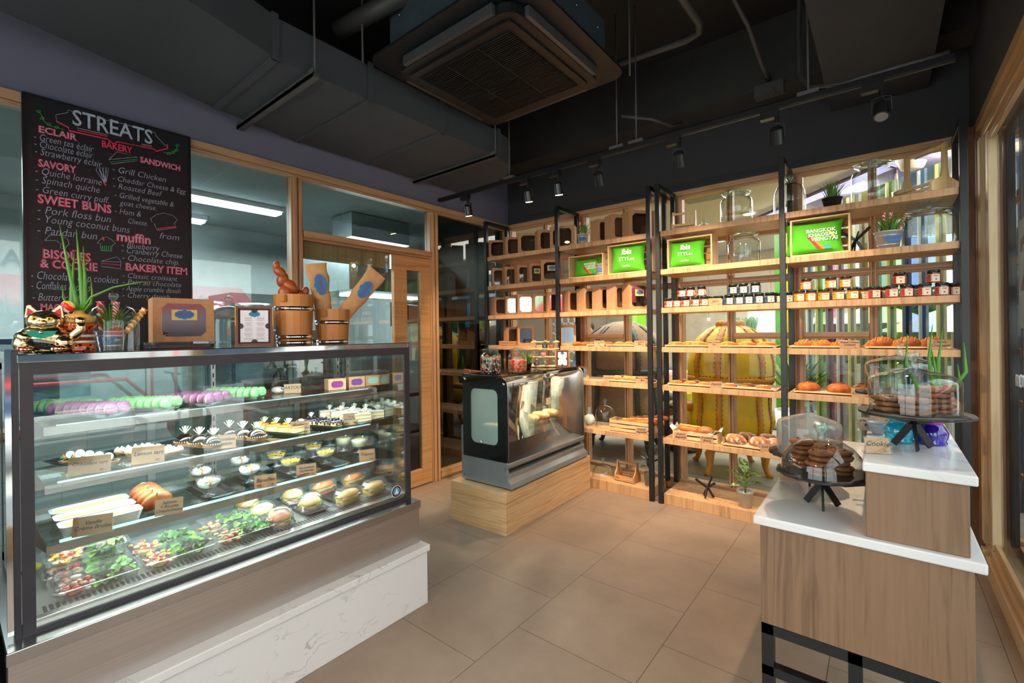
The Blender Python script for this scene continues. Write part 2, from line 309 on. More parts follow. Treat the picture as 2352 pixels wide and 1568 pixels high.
def tile_mat():
    m, t, b, n, l = nt('subway_tile'); tc = n.new('ShaderNodeTexCoord'); mp = n.new('ShaderNodeMapping'); mp.inputs['Rotation'].default_value = (0, pi/2, pi/2); l.new(tc.outputs['Object'], mp.inputs[0])
    sp = n.new('ShaderNodeSeparateXYZ'); l.new(tc.outputs['Object'], sp.inputs[0]); cb = n.new('ShaderNodeCombineXYZ'); l.new(sp.outputs[1], cb.inputs[0]); l.new(sp.outputs[2], cb.inputs[1])
    br = n.new('ShaderNodeTexBrick'); br.inputs['Scale'].default_value = 1; br.inputs['Brick Width'].default_value = .2; br.inputs['Row Height'].default_value = .1; br.inputs['Mortar Size'].default_value = .002
    br.inputs['Color1'].default_value = C(212, 224, 224); br.inputs['Color2'].default_value = C(204, 218, 218); br.inputs['Mortar'].default_value = C(160, 176, 178); l.new(cb.outputs[0], br.inputs['Vector'])
    l.new(br.outputs[0], b.inputs['Base Color']); b.inputs['Roughness'].default_value = .2; return m
struct(MB().box(XW-.1, XW, YF, 1.61, 0, .90).build('wall_left', tile_mat(), bev=0))
# left glazed wall towards the kitchen
def groove_y(b, x, y0, y1, z0, z1, d=.03):     # moulded rail running along y on plane x, facing +x
    h = z1-z0; b.box(x-.06, x+d*.45, y0, y1, z0, z1); b.box(x, x+d, y0, y1, z0+h*.28, z1); b.box(x, x+d*.75, y0, y1, z0+h*.12, z0+h*.22); return b
b = MB(); groove_y(b, XW, YF, YB, 2.552, ZT); struct(b.build('trim_1', TRIMY, bev=.003))
b = MB(); groove_y(b, XW, 1.695, 2.92, 2.105, 2.172); struct(b.build('trim_2', TRIMY, bev=.003))
b = MB(); groove_y(b, XW, YF, 1.61, .90, .955, .05); struct(b.build('trim_3', TRIMY, bev=.003))
for k, (y0, y1) in enumerate(((1.61, 1.695), (2.92, 3.02), (4.04, 4.11), (-.95, -.87))):
    z0 = 0 if k in (1, 2) else .0 if k == 0 else .955
    b = MB().box(XW-.06, XW+.014, y0, y1, z0, 2.552).box(XW, XW+.03, y0+.012, y0+(y1-y0)*.42, z0, 2.552).box(XW, XW+.03, y1-(y1-y0)*.42, y1-.012, z0, 2.552)
    struct(b.build('trim_%d' % (4+k), TRIMZ, bev=.003))
b = MB(); groove_y(b, XW, 3.02, 4.04, 0, .09); struct(b.build('trim_8', TRIMY, bev=.003))
DGLASS = glass('kitchen_glass', (.80, .86, .86), 1.6)
struct(MB().box(XW-.035, XW-.029, -.87, 1.61, .955, 2.552).build('window_1', DGLASS))
struct(MB().box(XW-.035, XW-.029, 1.695, 2.92, 2.172, 2.552).build('window_2', DGLASS))
struct(MB().box(XW-.035, XW-.029, 3.02, 4.04, .09, 2.552).build('window_3', glass('dark_glass', (.34, .36, .35), 2.2)))
struct(MB().box(XW-.035, XW-.029, 1.695, 2.50, .0, 2.105).build('window_4', DGLASS))
struct(MB().box(XW-.08, XW-.04, 1.695, 2.50, 1.98, 2.105).build('trim_9', PALE))
d = struct(MB().box(XW-.03, XW+.012, 2.505, 2.645, .01, 2.10).box(XW-.03, XW+.012, 2.80, 2.918, .01, 2.10).box(XW-.03, XW+.012, 2.645, 2.80, 1.975, 2.10).box(XW-.03, XW+.012, 2.645, 2.80, .01, .155).build('door_1', wood('door_oak', (200, 152, 102), (178, 128, 80), 'y', .6), bev=.002))
MB().box(XW-.012, XW-.006, 2.645, 2.80, .155, 1.975).build('door_pane', glass('door_glass', (.45, .48, .47), 2), d)
# back window wall towards the lobby
def groove_x(b, y, x0, x1, z0, z1, d=.03):
    h = z1-z0; b.box(x0, x1, y-d*.45, y+.06, z0, z1); b.box(x0, x1, y-d, y, z0+h*.3, z1); b.box(x0, x1, y-d*.75, y, z0+h*.12, z0+h*.22); return b
struct(groove_x(MB(), YB, XW, XR, 2.56, ZT).build('trim_10', TRIM, bev=.003)); struct(groove_x(MB(), YB, XW, XR, 0, .10, .02).build('trim_11', TRIM, bev=.003))
MX = [(-3.325, .05), (-2.84, .05), (-2.40, .08), (-1.925, .05), (-1.45, .085), (-1.005, .05), (-.545, .08), (-.075, .05), (.37, .07)]
b = MB()
for x, wd in MX:
    b.box(x, x+wd, YB-.014, YB+.06, .10, 2.56).box(x+.008, x+wd*.40, YB-.034, YB, .10, 2.56).box(x+wd*.62, x+wd-.008, YB-.034, YB, .10, 2.56)
struct(b.build('trim_12', TRIMZ, bev=.003))
b = MB(); groove_x(b, YB, XW, XR, 2.15, 2.185, .02); groove_x(b, YB, XW, XR, 1.775, 1.825, .026)
for x0, x1 in ((-2.32, -1.925), (-.955, -.545), (-.465, -.075)): groove_x(b, YB, x0, x1, 1.325, 1.375, .026)
struct(b.build('trim_13', TRIM, bev=.003))
k = 1
for (x0, w0), (x1, w1) in zip(MX, MX[1:]):
    struct(MB().box(x0+w0, x1, YB+.022, YB+.027, .10, 2.56).build('window_%d' % (4+k), PANE)); k += 1
# right shop window
b = MB().box(XR, XR+.10, YF, 3.9, 2.56, ZT).box(XR+.02, XR+.10, YF, 3.9, 2.50, 2.56).box(XR+.035, XR+.10, YF, 3.9, 2.45, 2.50)
b.box(XR, XR+.10, YF, 3.9, 0, .10).box(XR+.02, XR+.10, YF, 3.9, .10, .14).box(XR+.035, XR+.10, YF, 3.9, .14, .18)
struct(b.build('trim_14', wood('trim_light_y', (184, 150, 112), (156, 120, 84), 'y', .6), bev=.004))
struct(MB().box(XR-.03, XR+.10, 3.96, YB, 0, ZT).box(XR+.0, XR+.10, 3.88, 3.96, 0, ZT).build('trim_15', wood('trim_brown', (126, 88, 58), (100, 66, 40), 'z', .6), bev=.004))
struct(MB().box(XR+.005, XR+.05, 3.80, 3.88, .14, 2.5).box(XR+.025, XR+.06, 3.70, 3.80, .14, 2.5).build('trim_16', wood('trim_light_z', (196, 170, 134), (172, 140, 104), 'z', .6), bev=.004))
for i, y in enumerate((-.6, 1.3)): struct(MB().box(XR+.02, XR+.10, y, y+.08, .14, 2.5).build('trim_%d' % (17+i), bpy.data.materials['trim_light_z'], bev=.004))
STORE = glass('shop_window_glass', (.90, .96, .95), 1.5)
for i, (y0, y1) in enumerate(((1.38, 3.70), (-.52, 1.30), (-2, -.6))):
    g = struct(MB().box(XR+.045, XR+.050, y0, y1, .18, 2.45).build('window_%d' % (13+i), STORE))
    if i == 0:
        MB().prism([(2.62+.03*cos(a)+dx, 1.60+.03*sin(a)+dz) for dx, dz, a0 in ((.42, .24, 0), (0, .24, pi/2), (0, -.18, pi), (.42, -.18, 1.5*pi)) for a in (a0, a0+pi/4, a0+pi/2)], XR+.040, XR+.043, 'x').build('vinyl_sign', glass('frosted_vinyl', (.62, .66, .62), .5, haze=.45, hazecol=(.55, .6, .55)), g)
        dk = mat('vinyl_dark', (92, 84, 70), .6)
        text('vinyl_sign', '2', .34, dk, g, (XR+.038, 2.94, 1.66), (pi/2, 0, -pi/2))
        text('vinyl_sign', 'm.  00.', .12, WHITE, g, (XR+.038, 2.98, 1.16), (pi/2, 0, -pi/2))
# front shop window behind the camera
struct(MB().box(-3.1, .3, YF-.08, YF, 2.5, ZT).box(-3.1, .3, YF-.08, YF, 0, .15).box(-3.1, -3.0, YF-.08, YF, .15, 2.5).box(-1.45, -1.37, YF-.08, YF, .15, 2.5).box(.2, .3, YF-.08, YF, .15, 2.5).build('trim_19', TRIM))
struct(MB().box(-3.0, -1.45, YF-.045, YF-.04, .15, 2.5).box(-1.37, .2, YF-.045, YF-.04, .15, 2.5).build('window_16', STORE))
# ------------------------------------------------------------------ ceiling services
struct(MB().box(XW, XR, 3.72, 3.98, 3.12, ZC).build('trim_20', mat('concrete_beam', (52, 51, 50), .9, scale=5)))
struct(MB().box(XW, XR, 3.98, YB, 3.20, ZC).build('trim_21', CEIL)); struct(MB().box(-.28, .25, 2.2, 4.1, 2.98, 3.45).build('trim_22', mat('bulkhead_board', (54, 56, 62), .85, scale=3)))
t = thing('air_duct', 'large grey rectangular ventilation duct with rounded end along the left wall', 'duct', (0, 0, 2.8))
plan = [(-2.5, -1.2), (-2.92, .18), (-3.18, 1.09), (-3.29, 1.6), (-3.29, 3.3), (-2.9, 3.28), (-2.66, 3.22), (-2.50, 3.12), (-2.41, 2.97), (-2.38, 2.80), (-2.38, 1.1), (-2.24, .66), (-2.0, .1), (-1.6, -.7), (-1.3, -1.2)]
MB().prism(plan, 0, .21).build('duct_body', DUCT, t)
for y, xa in ((1.06, -3.17), (1.62, -3.28), (2.2, -3.28), (2.8, -3.28)):
    MB().box(xa, -2.372, y, y+.035, -.012, .0).box(-2.38, -2.368, y, y+.035, -.012, .225).build('duct_flange', DUCT, t)
for y in (1.25, 2.72):
    MB().box(-3.32, -2.33, y, y+.04, -.032, -.014).box(-3.32, -2.33, y, y+.005, -.032, .012).build('hanger_bar', mat('hanger_grey', (80, 80, 80), .6), t)
    MB().tube([(-2.345, y+.02, -.03), (-2.345, y+.02, .8)], .006).build('hanger_rod', mat('hanger_grey', (80, 80, 80)), t)
t = thing('air_conditioner', 'black square ceiling cassette air conditioner with slatted grille', 'air conditioner', (-1.75, 2.10, 2.90))
def rrect(w, h, r, n=4, cx=0, cy=0):
    return [(cx+sx*(w/2-r)+r*cos(a0+i*pi/2/n), cy+sy*(h/2-r)+r*sin(a0+i*pi/2/n)) for sx, sy, a0 in ((1, 1, 0), (-1, 1, pi/2), (-1, -1, pi), (1, -1, 1.5*pi)) for i in range(n+1)]
ACM = mat('air_con_plastic', (11, 14, 19), .5, var=.02)
MB().prism(rrect(.86, .86, .08), 0, .05).prism(rrect(.76, .76, .03), -.012, 0).build('cover_panel', ACM, t, bev=.004)
MB().prism(rrect(1.10, 1.10, .10), .06, .075).build('ceiling_plate', mat('plate_grey', (18, 24, 31), .5, .1), t)
b = MB().box(-.34, .34, -.34, .34, -.010, -.0125)
for i in range(44): y = -.325+i*.0150; b.box(-.33, .33, y, y+.006, -.022, -.012)
for x in (-.12, .12): b.box(x, x+.005, -.33, .33, -.024, -.012)
b.build('grille', mat('grille_black', (5, 5, 5), .6), t)
for a in range(4):
    MB().box(-.33, .33, .40, .455, .005, .055).build('air_flap', mat('flap_grey', (70, 70, 74), .3), t, rot=(0, 0, a*pi/2))
MB().box(-.45, .45, -.45, .45, .075, .38).build('unit_body', mat('galvanised_blue_grey', (84, 100, 112), .45, .5), t)
b = MB()
for x in (-.36, -.12, .12, .36):
    for z in (.12, .30): b.ball((x, -.452, z), .006, 6, 4); b.ball((.452, x, z), .006, 6, 4)
b.build('rivet', CHROME, t)['kind'] = 'stuff'
for i, (x, y) in enumerate(((-.56, -.56), (.56, .56), (.50, -.5), (-.52, .52))): MB().tube([(x, y, .06), (x, y, .7)], .006).build('hanger_rod', mat('hanger_grey', (80, 80, 80)), t)
PIPE = mat('pipe_grey', (66, 66, 66), .5)
def pipe(pts, r, label): return tag(MB().tube(pts, r, 10).build('ceiling_pipe', PIPE), label, 'pipe')
pipe([(-1.55, 3.0, 3.28), (-1.3, 3.03, 3.28), (-.98, 3.06, 3.28), (-.89, 3.03, 3.28), (-.86, 2.94, 3.28), (-.88, 2.7, 3.30), (-.88, .9, 3.45)], .022, 'grey pipe that bends sideways above the air conditioner corner')
pipe([(-.62, 3.9, 3.16), (-.62, 3.5, 3.18), (-.64, 3.2, 3.3), (-.75, 2.8, 3.55)], .014, 'thin conduit dropping from the red junction box')
pipe([(-.34, 3.1, 3.58), (-.36, 3.12, 3.2), (-.36, 3.1, 2.85), (-.30, 3.0, 2.72), (-.16, 2.93, 2.66), (.05, 2.92, 2.66), (.25, 2.92, 2.66)], .011, 'flexible ribbed cable conduit looping down onto the track')
pipe([(-1.5, 3.2, 3.0), (-1.33, 3.35, 2.98), (-1.28, 3.6, 3.0), (-1.28, 3.85, 3.1)], .012, 'curved conduit beside the right corner of the air conditioner')
pipe([(-2.5, 1.5, 3.2), (-2.1, 1.6, 3.25), (-1.9, 1.9, 3.45)], .05, 'dark pipe behind the big grey duct')
pipe([(.25, 3.0, 3.3), (.36, 2.9, 3.15), (.40, 2.6, 3.1), (.40, 2.4, 3.25)], .008, 'thin cable in the top right ceiling corner')
tag(MB().box(-.74, -.62, 2.72, 2.84, 3.48, 3.56).build('junction_box', mat('red_box', (150, 20, 24), .6)), 'red square junction box high on the dark ceiling', 'junction box')
tag(MB().box(-.70, -.52, 3.66, 3.74, 3.05, 3.13).box(-.60, -.57, 3.56, 3.66, 3.02, 3.05).build('conduit_box', PIPE), 'grey conduit box with stub on the concrete beam', 'junction box')
# track with spot lamps
t = thing('track_rail', 'long black lighting track rail below the dark ceiling', 'track', (0, 2.93, 2.62))
MB().box(-3.2, .27, -.018, .018, 0, .03).box(-3.2, .27, -.005, .005, -.004, 0).build('rail', BLACK, t)
for x in (-2.36, -1.41, -1.27, -.30): MB().tube([(x, 0, .03), (x, 0, .95)], .005).box(x-.05, x+.05, -.022, .022, .03, .05).build('hanger_rod', mat('hanger_grey', (80, 80, 80)), t)
LENS = glow('warm_lamp_lens', (255, 206, 140), 30); LOFF = mat('lamp_lens_dark', (120, 120, 124), .1)
def spot(x, on, tgt, label, y=2.93, z=2.62, en=52):
    t = thing('track_spotlight', label, 'spotlight', (x, y, z), 0, 'spotlights on the track')
    MB().box(-.05, .04, -.02, .02, -.045, -.002).build('driver_box', BLACK, t); MB().cyl(.011, -.075, -.04, 10, (.03, 0)).build('swivel', BLACK, t)
    dv = (Vector(tgt)-Vector((x+.03, y, z-.15))).normalized(); q = (-dv).to_track_quat('Z', 'Y').to_euler()
    MB().xf((.03, 0, -.15), q).cyl(.034, -.04, .04, 12).lathe([(.034, .04), (.02, .055), (0, .058)], 12).build('lamp_head', mat('lamp_head_black', (34, 36, 40), .2), t)
    MB().xf((.03, 0, -.15), q).cyl(.027, -.042, -.0405, 12).build('lamp_lens', LENS if on else LOFF, t)
    MB().tube([(.03-.038, 0, -.15), (.03-.038, 0, -.085), (.03, 0, -.075), (.068, 0, -.085), (.068, 0, -.15)], .003, 6).build('yoke', BLACK, t)
    MB().tube([(.03, 0, -.07), (.045, .02, -.09), (.03, .03, -.11), (.03, .01, -.10)], .003, 6).build('cable', BLACK, t)
    l = lamp('spot_light', 'SPOT', (x+.03, y, z-.15), en, (1, .74, .49), spot_size=radians(84), spot_blend=.9, shadow_soft_size=.02); l.location = Vector((x+.03, y, z-.15))+dv*.05; aim(l, tgt); return t
LX = [(-2.86, 1, 'first spotlight at the left end of the track, lit warm'), (-2.20, 1, 'second spotlight from the left, lit warm and pointing down'), (-1.92, 1, 'third spotlight from the left, lit warm'), (-1.58, 0, 'spotlight with bright side face just left of the middle post'),
      (-1.02, 0, 'hexagonal spotlight above the twin black posts'), (-.48, 0, 'spotlight above the jam jars, second from the right'), (-.025, 0, 'rightmost and nearest hexagonal spotlight on the track')]
for x, on, lb in LX: spot(x, on, (x-.05, 3.42, .55) if on else (-.08, 2.0, .85) if x > -.1 else (x-.15+(.12 if x > -.6 else 0), 3.85, 1.1), lb)
# a second track behind the viewer lights the front of the shop
tag(MB().box(-3.2, .27, -.018, .018, 0, .03).build('track_rail', BLACK, loc=(0, -1.35, 2.66)), 'black lighting track behind the viewer', 'track')
for x in (-2.6, -1.7, -.8, .0): spot(x, 1, (x*.5-.9, 1.9, .6), 'spotlight on the rear track', -1.35, 2.66, 26)
t = thing('surveillance_unit', 'black boxy projector bracket in the top right ceiling corner', 'bracket', (.30, 2.35, 3.0)); MB().box(-.12, .1, -.2, .12, 0, .16).build('housing', BLACK, t, bev=.01); MB().box(-.13, .11, .11, .125, -.01, .17).build('bracket_edge', CHROME, t)
# ------------------------------------------------------------------ kitchen behind the left glass
KW = mat('kitchen_wall', (166, 176, 172), .6, scale=3); KC = mat('kitchen_ceiling', (150, 160, 156), .8, scale=2)
struct(MB().box(-6.6, -6.5, -2.2, 4.3, 0, 2.85).build('wall_kitchen', KW)); struct(MB().box(-6.6, XW-.1, 4.12, 4.2, 0, 2.85).build('wall_kitchen', KW)); struct(MB().box(-6.6, XW-.1, -2.3, -2.2, 0, 2.85).build('wall_kitchen', KW))
struct(MB().box(-6.6, XW-.1, -2.3, 4.2, 2.78, 2.86).build('ceiling_kitchen', KC)); struct(MB().box(-6.6, -3.5, -2.3, 4.2, -.1, 0).build('floor_kitchen', mat('kitchen_floor', (96, 84, 76), .4)))
TUBE = glow('fluorescent_tube', (226, 244, 255), 6.5)
def fluo(x, y, L, label):
    t = thing('fluorescent_light', label, 'ceiling light', (x, y, 2.70), 0, 'kitchen fluorescent lights'); MB().box(-.08, .08, -L/2, L/2, .03, .08).build('housing', WHITE, t); MB().box(-.075, .075, -L/2+.02, L/2-.02, 0, .03).build('diffuser', TUBE, t)
fluo(-5.1, 1.75, 1.2, 'long fluorescent light on the kitchen ceiling beside the menu board'); fluo(-6.1, 1.5, .9, 'farther fluorescent light deep in the kitchen')
HOOD = brushed('hood_steel', (196, 206, 204), 'z', .3)
t = thing('extractor_hood', 'bright stainless extractor hood hanging in the kitchen', 'hood', (-4.6, 3.3, 1.85)); MB().prism([(-.5, 0), (.5, 0), (.5, .25), (.1, .55), (-.5, .55)], -.75, .7, 'y').build('hood_canopy', HOOD, t); MB().box(-.4, .0, -.4, .4, .55, .92).build('hood_duct', HOOD, t); MB().box(-.1, .1, -.5, .5, -.02, 0).build('hood_light', TUBE, t)
DS = brushed('dark_steel', (110, 116, 116), 'z', .35)
def counter(x, y0, y1, label, z=.9):
    t = thing('steel_worktable', label, 'worktable', (x, y0, 0)); L = y1-y0
    MB().box(-.35, .35, 0, L, z-.04, z).build('tabletop', STEELY, t); MB().box(-.33, .33, .02, L-.02, .3, .33).build('undershelf', DS, t)
    for i in (-.31, .31):
        for j in (.04, L-.04): MB().tube([(i, j, 0), (i, j, z-.04)], .02).build('leg', DS, t)
counter(-4.5, -.6, 1.5, 'steel work table in the kitchen behind the menu board'); counter(-4.6, 1.62, 2.55, 'steel work table behind the wooden pails')
counter(-4.4, 2.62, 3.6, 'steel table seen through the sliding door glass', .75)
t = thing('oven', 'stainless countertop oven with slotted front in the kitchen', 'oven', (-4.5, 2.1, .9)); MB().box(-.3, .3, -.33, .33, .02, .55).build('oven_body', brushed('oven_steel', (150, 152, 150), 'z', .3), t, bev=.006)
b = MB()
for i in range(10): b.box(.301, .306, -.28+i*.03, -.265+i*.03, .10, .16); b.box(.301, .306, -.28+i*.03, -.265+i*.03, .36, .42)
b.build('vent_slots', DARK, t)['kind'] = 'stuff'; MB().box(.30, .31, .06, .30, .08, .46).build('oven_door', DARK, t)
t = thing('oven', 'dark oven with steel door panel right of the slotted oven', 'oven', (-4.5, 2.95, .75)); MB().box(-.3, .3, -.28, .28, .02, .5).build('oven_body', DS, t, bev=.006); MB().box(.30, .31, -.24, .12, .06, .44).build('oven_door', DARK, t); text('maker_mark', 'INOX', .06, WHITE, t, (.312, .1, .47), FACE_X)
t = thing('storage_container', 'cream plastic tub on the shelf seen through the door', 'tub', (-4.2, 2.9, .33)); MB().prism(rrect(.3, .3, .03), 0, .17).build('tub', mat('cream_plastic', (206, 196, 160), .5), t); MB().prism(rrect(.32, .32, .03), .17, .19).build('lid', WHITE, t)
t = thing('storage_container', 'blue lidded clear container left of the lucky cat', 'tub', (-3.95, .30, .90)); MB().prism(rrect(.3, .3, .04), .25, .47).build('tub', glass('tub_clear', (.8, .86, .9), 1, haze=.25), t); MB().prism(rrect(.32, .32, .04), .47, .50).build('lid', mat('lid_blue', (60, 110, 170), .4), t); MB().prism(rrect(.31, .31, .04), 0, .25).build('lower_tub', mat('tub_grey', (90, 92, 90), .5), t)
tag(MB().cyl(.16, 0, .30, 20, r2=.18).build('stock_pot', HOOD, loc=(-4.4, 1.4, .9)), 'steel stock pot behind the cardboard cake box', 'pot')
for i in range(3):
    t = thing('mixing_bowl', 'steel mixing bowl on the high kitchen shelf, number %s from the menu board' % ('one', 'two', 'three')[i], 'bowl', (-5.2, 1.2+i*.45, 1.62)); MB().lathe([(0, .0), (.08, .005), (.16, .08), (.17, .12), (.165, .12), (.15, .08), (0, .02)], 20).build('bowl', HOOD, t)
tag(MB().box(-5.4, -5.0, .9, 2.6, 1.58, 1.62).build('wall_shelf', STEELY), 'steel wall shelf with bowls inside the kitchen', 'shelf')
tag(MB().box(-6.48, -5.8, 2.1, 2.9, 0, 1.9).build('kitchen_cabinet', DS), 'tall grey steel cabinet at the kitchen back wall', 'cabinet')
t = thing('kitchen_canopy', 'black slatted bakery oven canopy behind the dark corner glass', 'canopy', (-4.5, 3.55, 1.5)); MB().prism([(-.3, 0), (.4, .12), (.4, .2), (-.3, .3)], 0, .5, 'y').build('canopy', DARK, t)
tag(MB().box(-3.62, -3.5, 3.2, 3.95, 0, 1.50).build('kitchen_fridge', mat('dark_fridge', (58, 52, 46), .3)), 'dark upright fridge behind the corner glass', 'fridge')
# ------------------------------------------------------------------ hotel lobby beyond the back windows
BEIGE = mat('lobby_wall', (206, 196, 176), .7, var=.02, scale=2); LC = mat('lobby_ceiling', (188, 184, 170), .8, var=.02, scale=2)
struct(MB().box(-7, 3.2, 4.21, 9.2, -.1, 0).build('floor_lobby', wood('lobby_planks', (134, 130, 122), (112, 108, 100), 'x', .35, .5)))
struct(MB().box(-7, 3.2, 4.21, 9.2, 2.75, 2.85).build('ceiling_lobby', LC)); struct(MB().box(-7, -.9, 9.0, 9.1, 0, 2.75).build('wall_lobby', BEIGE)); struct(MB().box(-7.1, -7, 4.2, 9.2, 0, 2.75).build('wall_lobby', BEIGE))
b = MB()
for x in (-4.6, -3.2, -1.8): b.box(x, x+1.0, 8.97, 9.0, .3, 2.2).box(x+.05, x+.95, 8.96, 8.98, .35, 2.15)
struct(b.build('trim_23', mat('panel_trim', (192, 182, 160), .6)))
DL = glow('downlight_lens', (255, 232, 196), 14)
for i, (x, y) in enumerate(((-2.9, 5.6), (-1.2, 5.9), (-.35, 5.4), (-3.6, 7.2), (-1.9, 7.4), (-.7, 7.0))):
    t = thing('downlight', 'round recessed downlight in the lobby ceiling', 'ceiling light', (x, y, 2.735), 0, 'lobby downlights'); MB().lathe([(.075, .015), (.08, 0), (.06, 0), (.055, .015)], 20).build('bezel', WHITE, t); MB().cyl(.055, .0, .012, 16).build('lens', DL, t); lamp('downlight_beam', 'SPOT', (x, y, 2.72), 70, (1, .92, .80), spot_size=radians(100), spot_blend=.8, shadow_soft_size=.05)
for i, (px, py, y) in enumerate(((1628, 733, 7.6), (1771, 722, 7.6), (1790, 740, 6.6), (1861, 716, 6.8), (1876, 721, 6.8), (1868, 734, 6.8), (1866, 741, 6.8), (1963, 738, 7.5))):
    P = at(px, py, y=y); t = thing('pendant_bulb', 'small warm bulb hanging on a thin cord in the lobby', 'pendant light', P, 0, 'lobby pendant bulbs'); MB().ball((0, 0, 0), .022, 10, 6).build('bulb', glow('bulb_warm', (255, 190, 110), 8), t); MB().tube([(0, 0, .02), (0, 0, 2.75-P.z)], .002, 5).build('cord', DARK, t)
t = thing('ceiling_speaker', 'round white loudspeaker on the lobby ceiling behind the wooden tray carrier', 'speaker', (at(2095, 375, z=2.66).x, at(2095, 375, z=2.66).y, 2.62)); MB().lathe([(0, 0), (.07, 0), (.09, .05), (.12, .11), (.13, .13), (0, .13)], 20).build('housing', WHITE, t)
tag(MB().box(-1.6, -1.0, 4.6, 5.0, 2.735, 2.75).build('ceiling_vent', mat('vent_grey', (120, 118, 108)))  , 'slatted air vent in the lobby ceiling above the small wooden crate', 'vent')
for i, (x0, x1, y, z) in enumerate(((-3.4, -.6, 6.6, 2.40), (-3.4, -.6, 7.2, 2.05))):
    tag(MB().box(x0, x1, y, y+.03, z, z+.02).build('ceiling_rail', mat('rail_dark', (70, 68, 64)))  , ('upper', 'lower')[i]+' thin dark rail hanging across the lobby', 'rail')
# coloured fin screen along the diagonal street front of the lobby, cove light above
A, B = Vector((-1.02, 6.45, 0)), Vector((.95, 4.22, 0)); D = (B-A).normalized(); N = Vector((-D.y, D.x, 0)); yaw = math.atan2(D.y, D.x)
fc = [(70, 140, 40), (170, 170, 20), (20, 110, 170), (40, 60, 70), (150, 190, 190), (130, 190, 90), (190, 70, 110), (160, 160, 150), (220, 230, 230), (200, 180, 50), (60, 130, 60), (150, 200, 120), (40, 110, 180), (120, 170, 200), (220, 230, 235), (130, 170, 60), (190, 170, 20), (30, 100, 160), (150, 160, 60), (120, 170, 160)]
L = (B-A).length
cn = ['green', 'yellow', 'blue', 'slate', 'pale grey', 'lime', 'pink', 'grey', 'white', 'amber', 'forest green', 'light green', 'deep blue', 'sky blue', 'frosted white', 'moss green', 'golden', 'navy', 'olive', 'aqua']
for i, c in enumerate(fc):
    P = A+D*(L*(i+.5)/20); t = thing('coloured_fin', 'upright %s glass fin of the striped lobby screen' % cn[i], 'glass fin', P, yaw)
    solid_ = i < 3; c2 = tuple((v/255)**1.6*.5+.42 for v in c)
    MB().box(-L/40, L/40, -.015, .015, .0, 2.7).build('panel', mat('fin_solid_%d' % i, c, .3) if solid_ else glass('fin_%d' % i, c2, .8, haze=.03, hazecol=tuple((v/255)**2.2 for v in c)), t)
    MB().box(L/40-.010, L/40-.002, -.04, .04, 0, 2.7).build('edge_profile', mat('fin_edge_%d' % (i % 3), [(190, 200, 200), (196, 190, 110), (110, 120, 120)][i % 3], .4), t)
struct(MB().prism([tuple((A-N*.05)[:2]), tuple((B-N*.05)[:2]), tuple((B-N*.30)[:2]), tuple((A-N*.30)[:2])], 2.66, 2.74).build('trim_24', mat('cove_lilac', (150, 150, 205), .6)))
for i, s_ in enumerate((.2, .5, .8)):
    P = A+D*L*s_-N*.18; l = lamp('cove_light', 'POINT', (P.x, P.y, 2.60), 4, (1, .8, .55), shadow_soft_size=.03)
# terrace outside
struct(MB().box(-1, 16, 4.2, 16, -.14, -.03).build('floor_terrace', mat('terrace_stone', (170, 176, 186), .6, scale=3)))
bpy.data.objects['floor_terrace'].location.z = -.05
HED = mat('hedge_leaf', (70, 118, 40), .7, var=.25, scale=14)
rd = random.Random(3); b = MB()
for i in range(5200):
    x, y, z = rd.uniform(-1.4, 4.2), rd.uniform(9.4, 9.9), rd.uniform(.85, 2.0); a = rd.uniform(0, 6.3); s_ = rd.uniform(.03, .06); q = rd.uniform(-.6, .9)
    b.add([(x, y, z), (x+s_*cos(a), y-.02, z+s_*q), (x+s_*cos(a)*1.8, y-.03, z+s_*q*2), (x+s_*.5, y-.03, z+s_*1.1)], [(0, 1, 2, 3)])
b.box(-1.4, 4.2, 9.6, 10.0, .83, 1.95); h = tag(b.build('hedge', HED, fix=False), 'green clipped hedge outside the lobby windows', 'hedge', kind='stuff')
tag(MB().box(-1.5, 4.3, 9.35, 10.05, -.08, .82).build('planter_wall', mat('planter_white', (206, 206, 200), .7)), 'white planter wall below the hedge', 'planter')
tag(MB().box(-2, 6, 11.5, 11.8, -.08, 4.5).build('terrace_wall', mat('terrace_wall_paint', (205, 212, 220), .8)), 'pale building wall behind the hedge', 'building')
for i, (px, py, y) in enumerate(((2012, 712, 7.6), (2190, 722, 6.4), (1932, 716, 8.9))):
    P = at(px, py, y=y); t = thing('parasol', ('large white parasol seen between the middle fins', 'white parasol at the right end of the terrace', 'small white parasol left on the terrace')[i], 'parasol', (P.x, P.y, -.05)); z = P.z+.05
    MB().lathe([(.0, z+.10), (.36, z-.05), (.62, z-.17), (.35, z-.07), (0, z+.08)], 8, smooth=False).build('canopy', mat('parasol_white', (244, 244, 240), .7), t); MB().cyl(.02, 0, z+.1, 8).build('pole', WHITE, t)
struct(MB().box(.58, 3.4, 4.06, 4.18, -.04, 3.6).build('wall_added_dark', mat('added_wall_brown', (62, 48, 40), .6, var=.05)))  # dark wall added outside so the right window looks darker
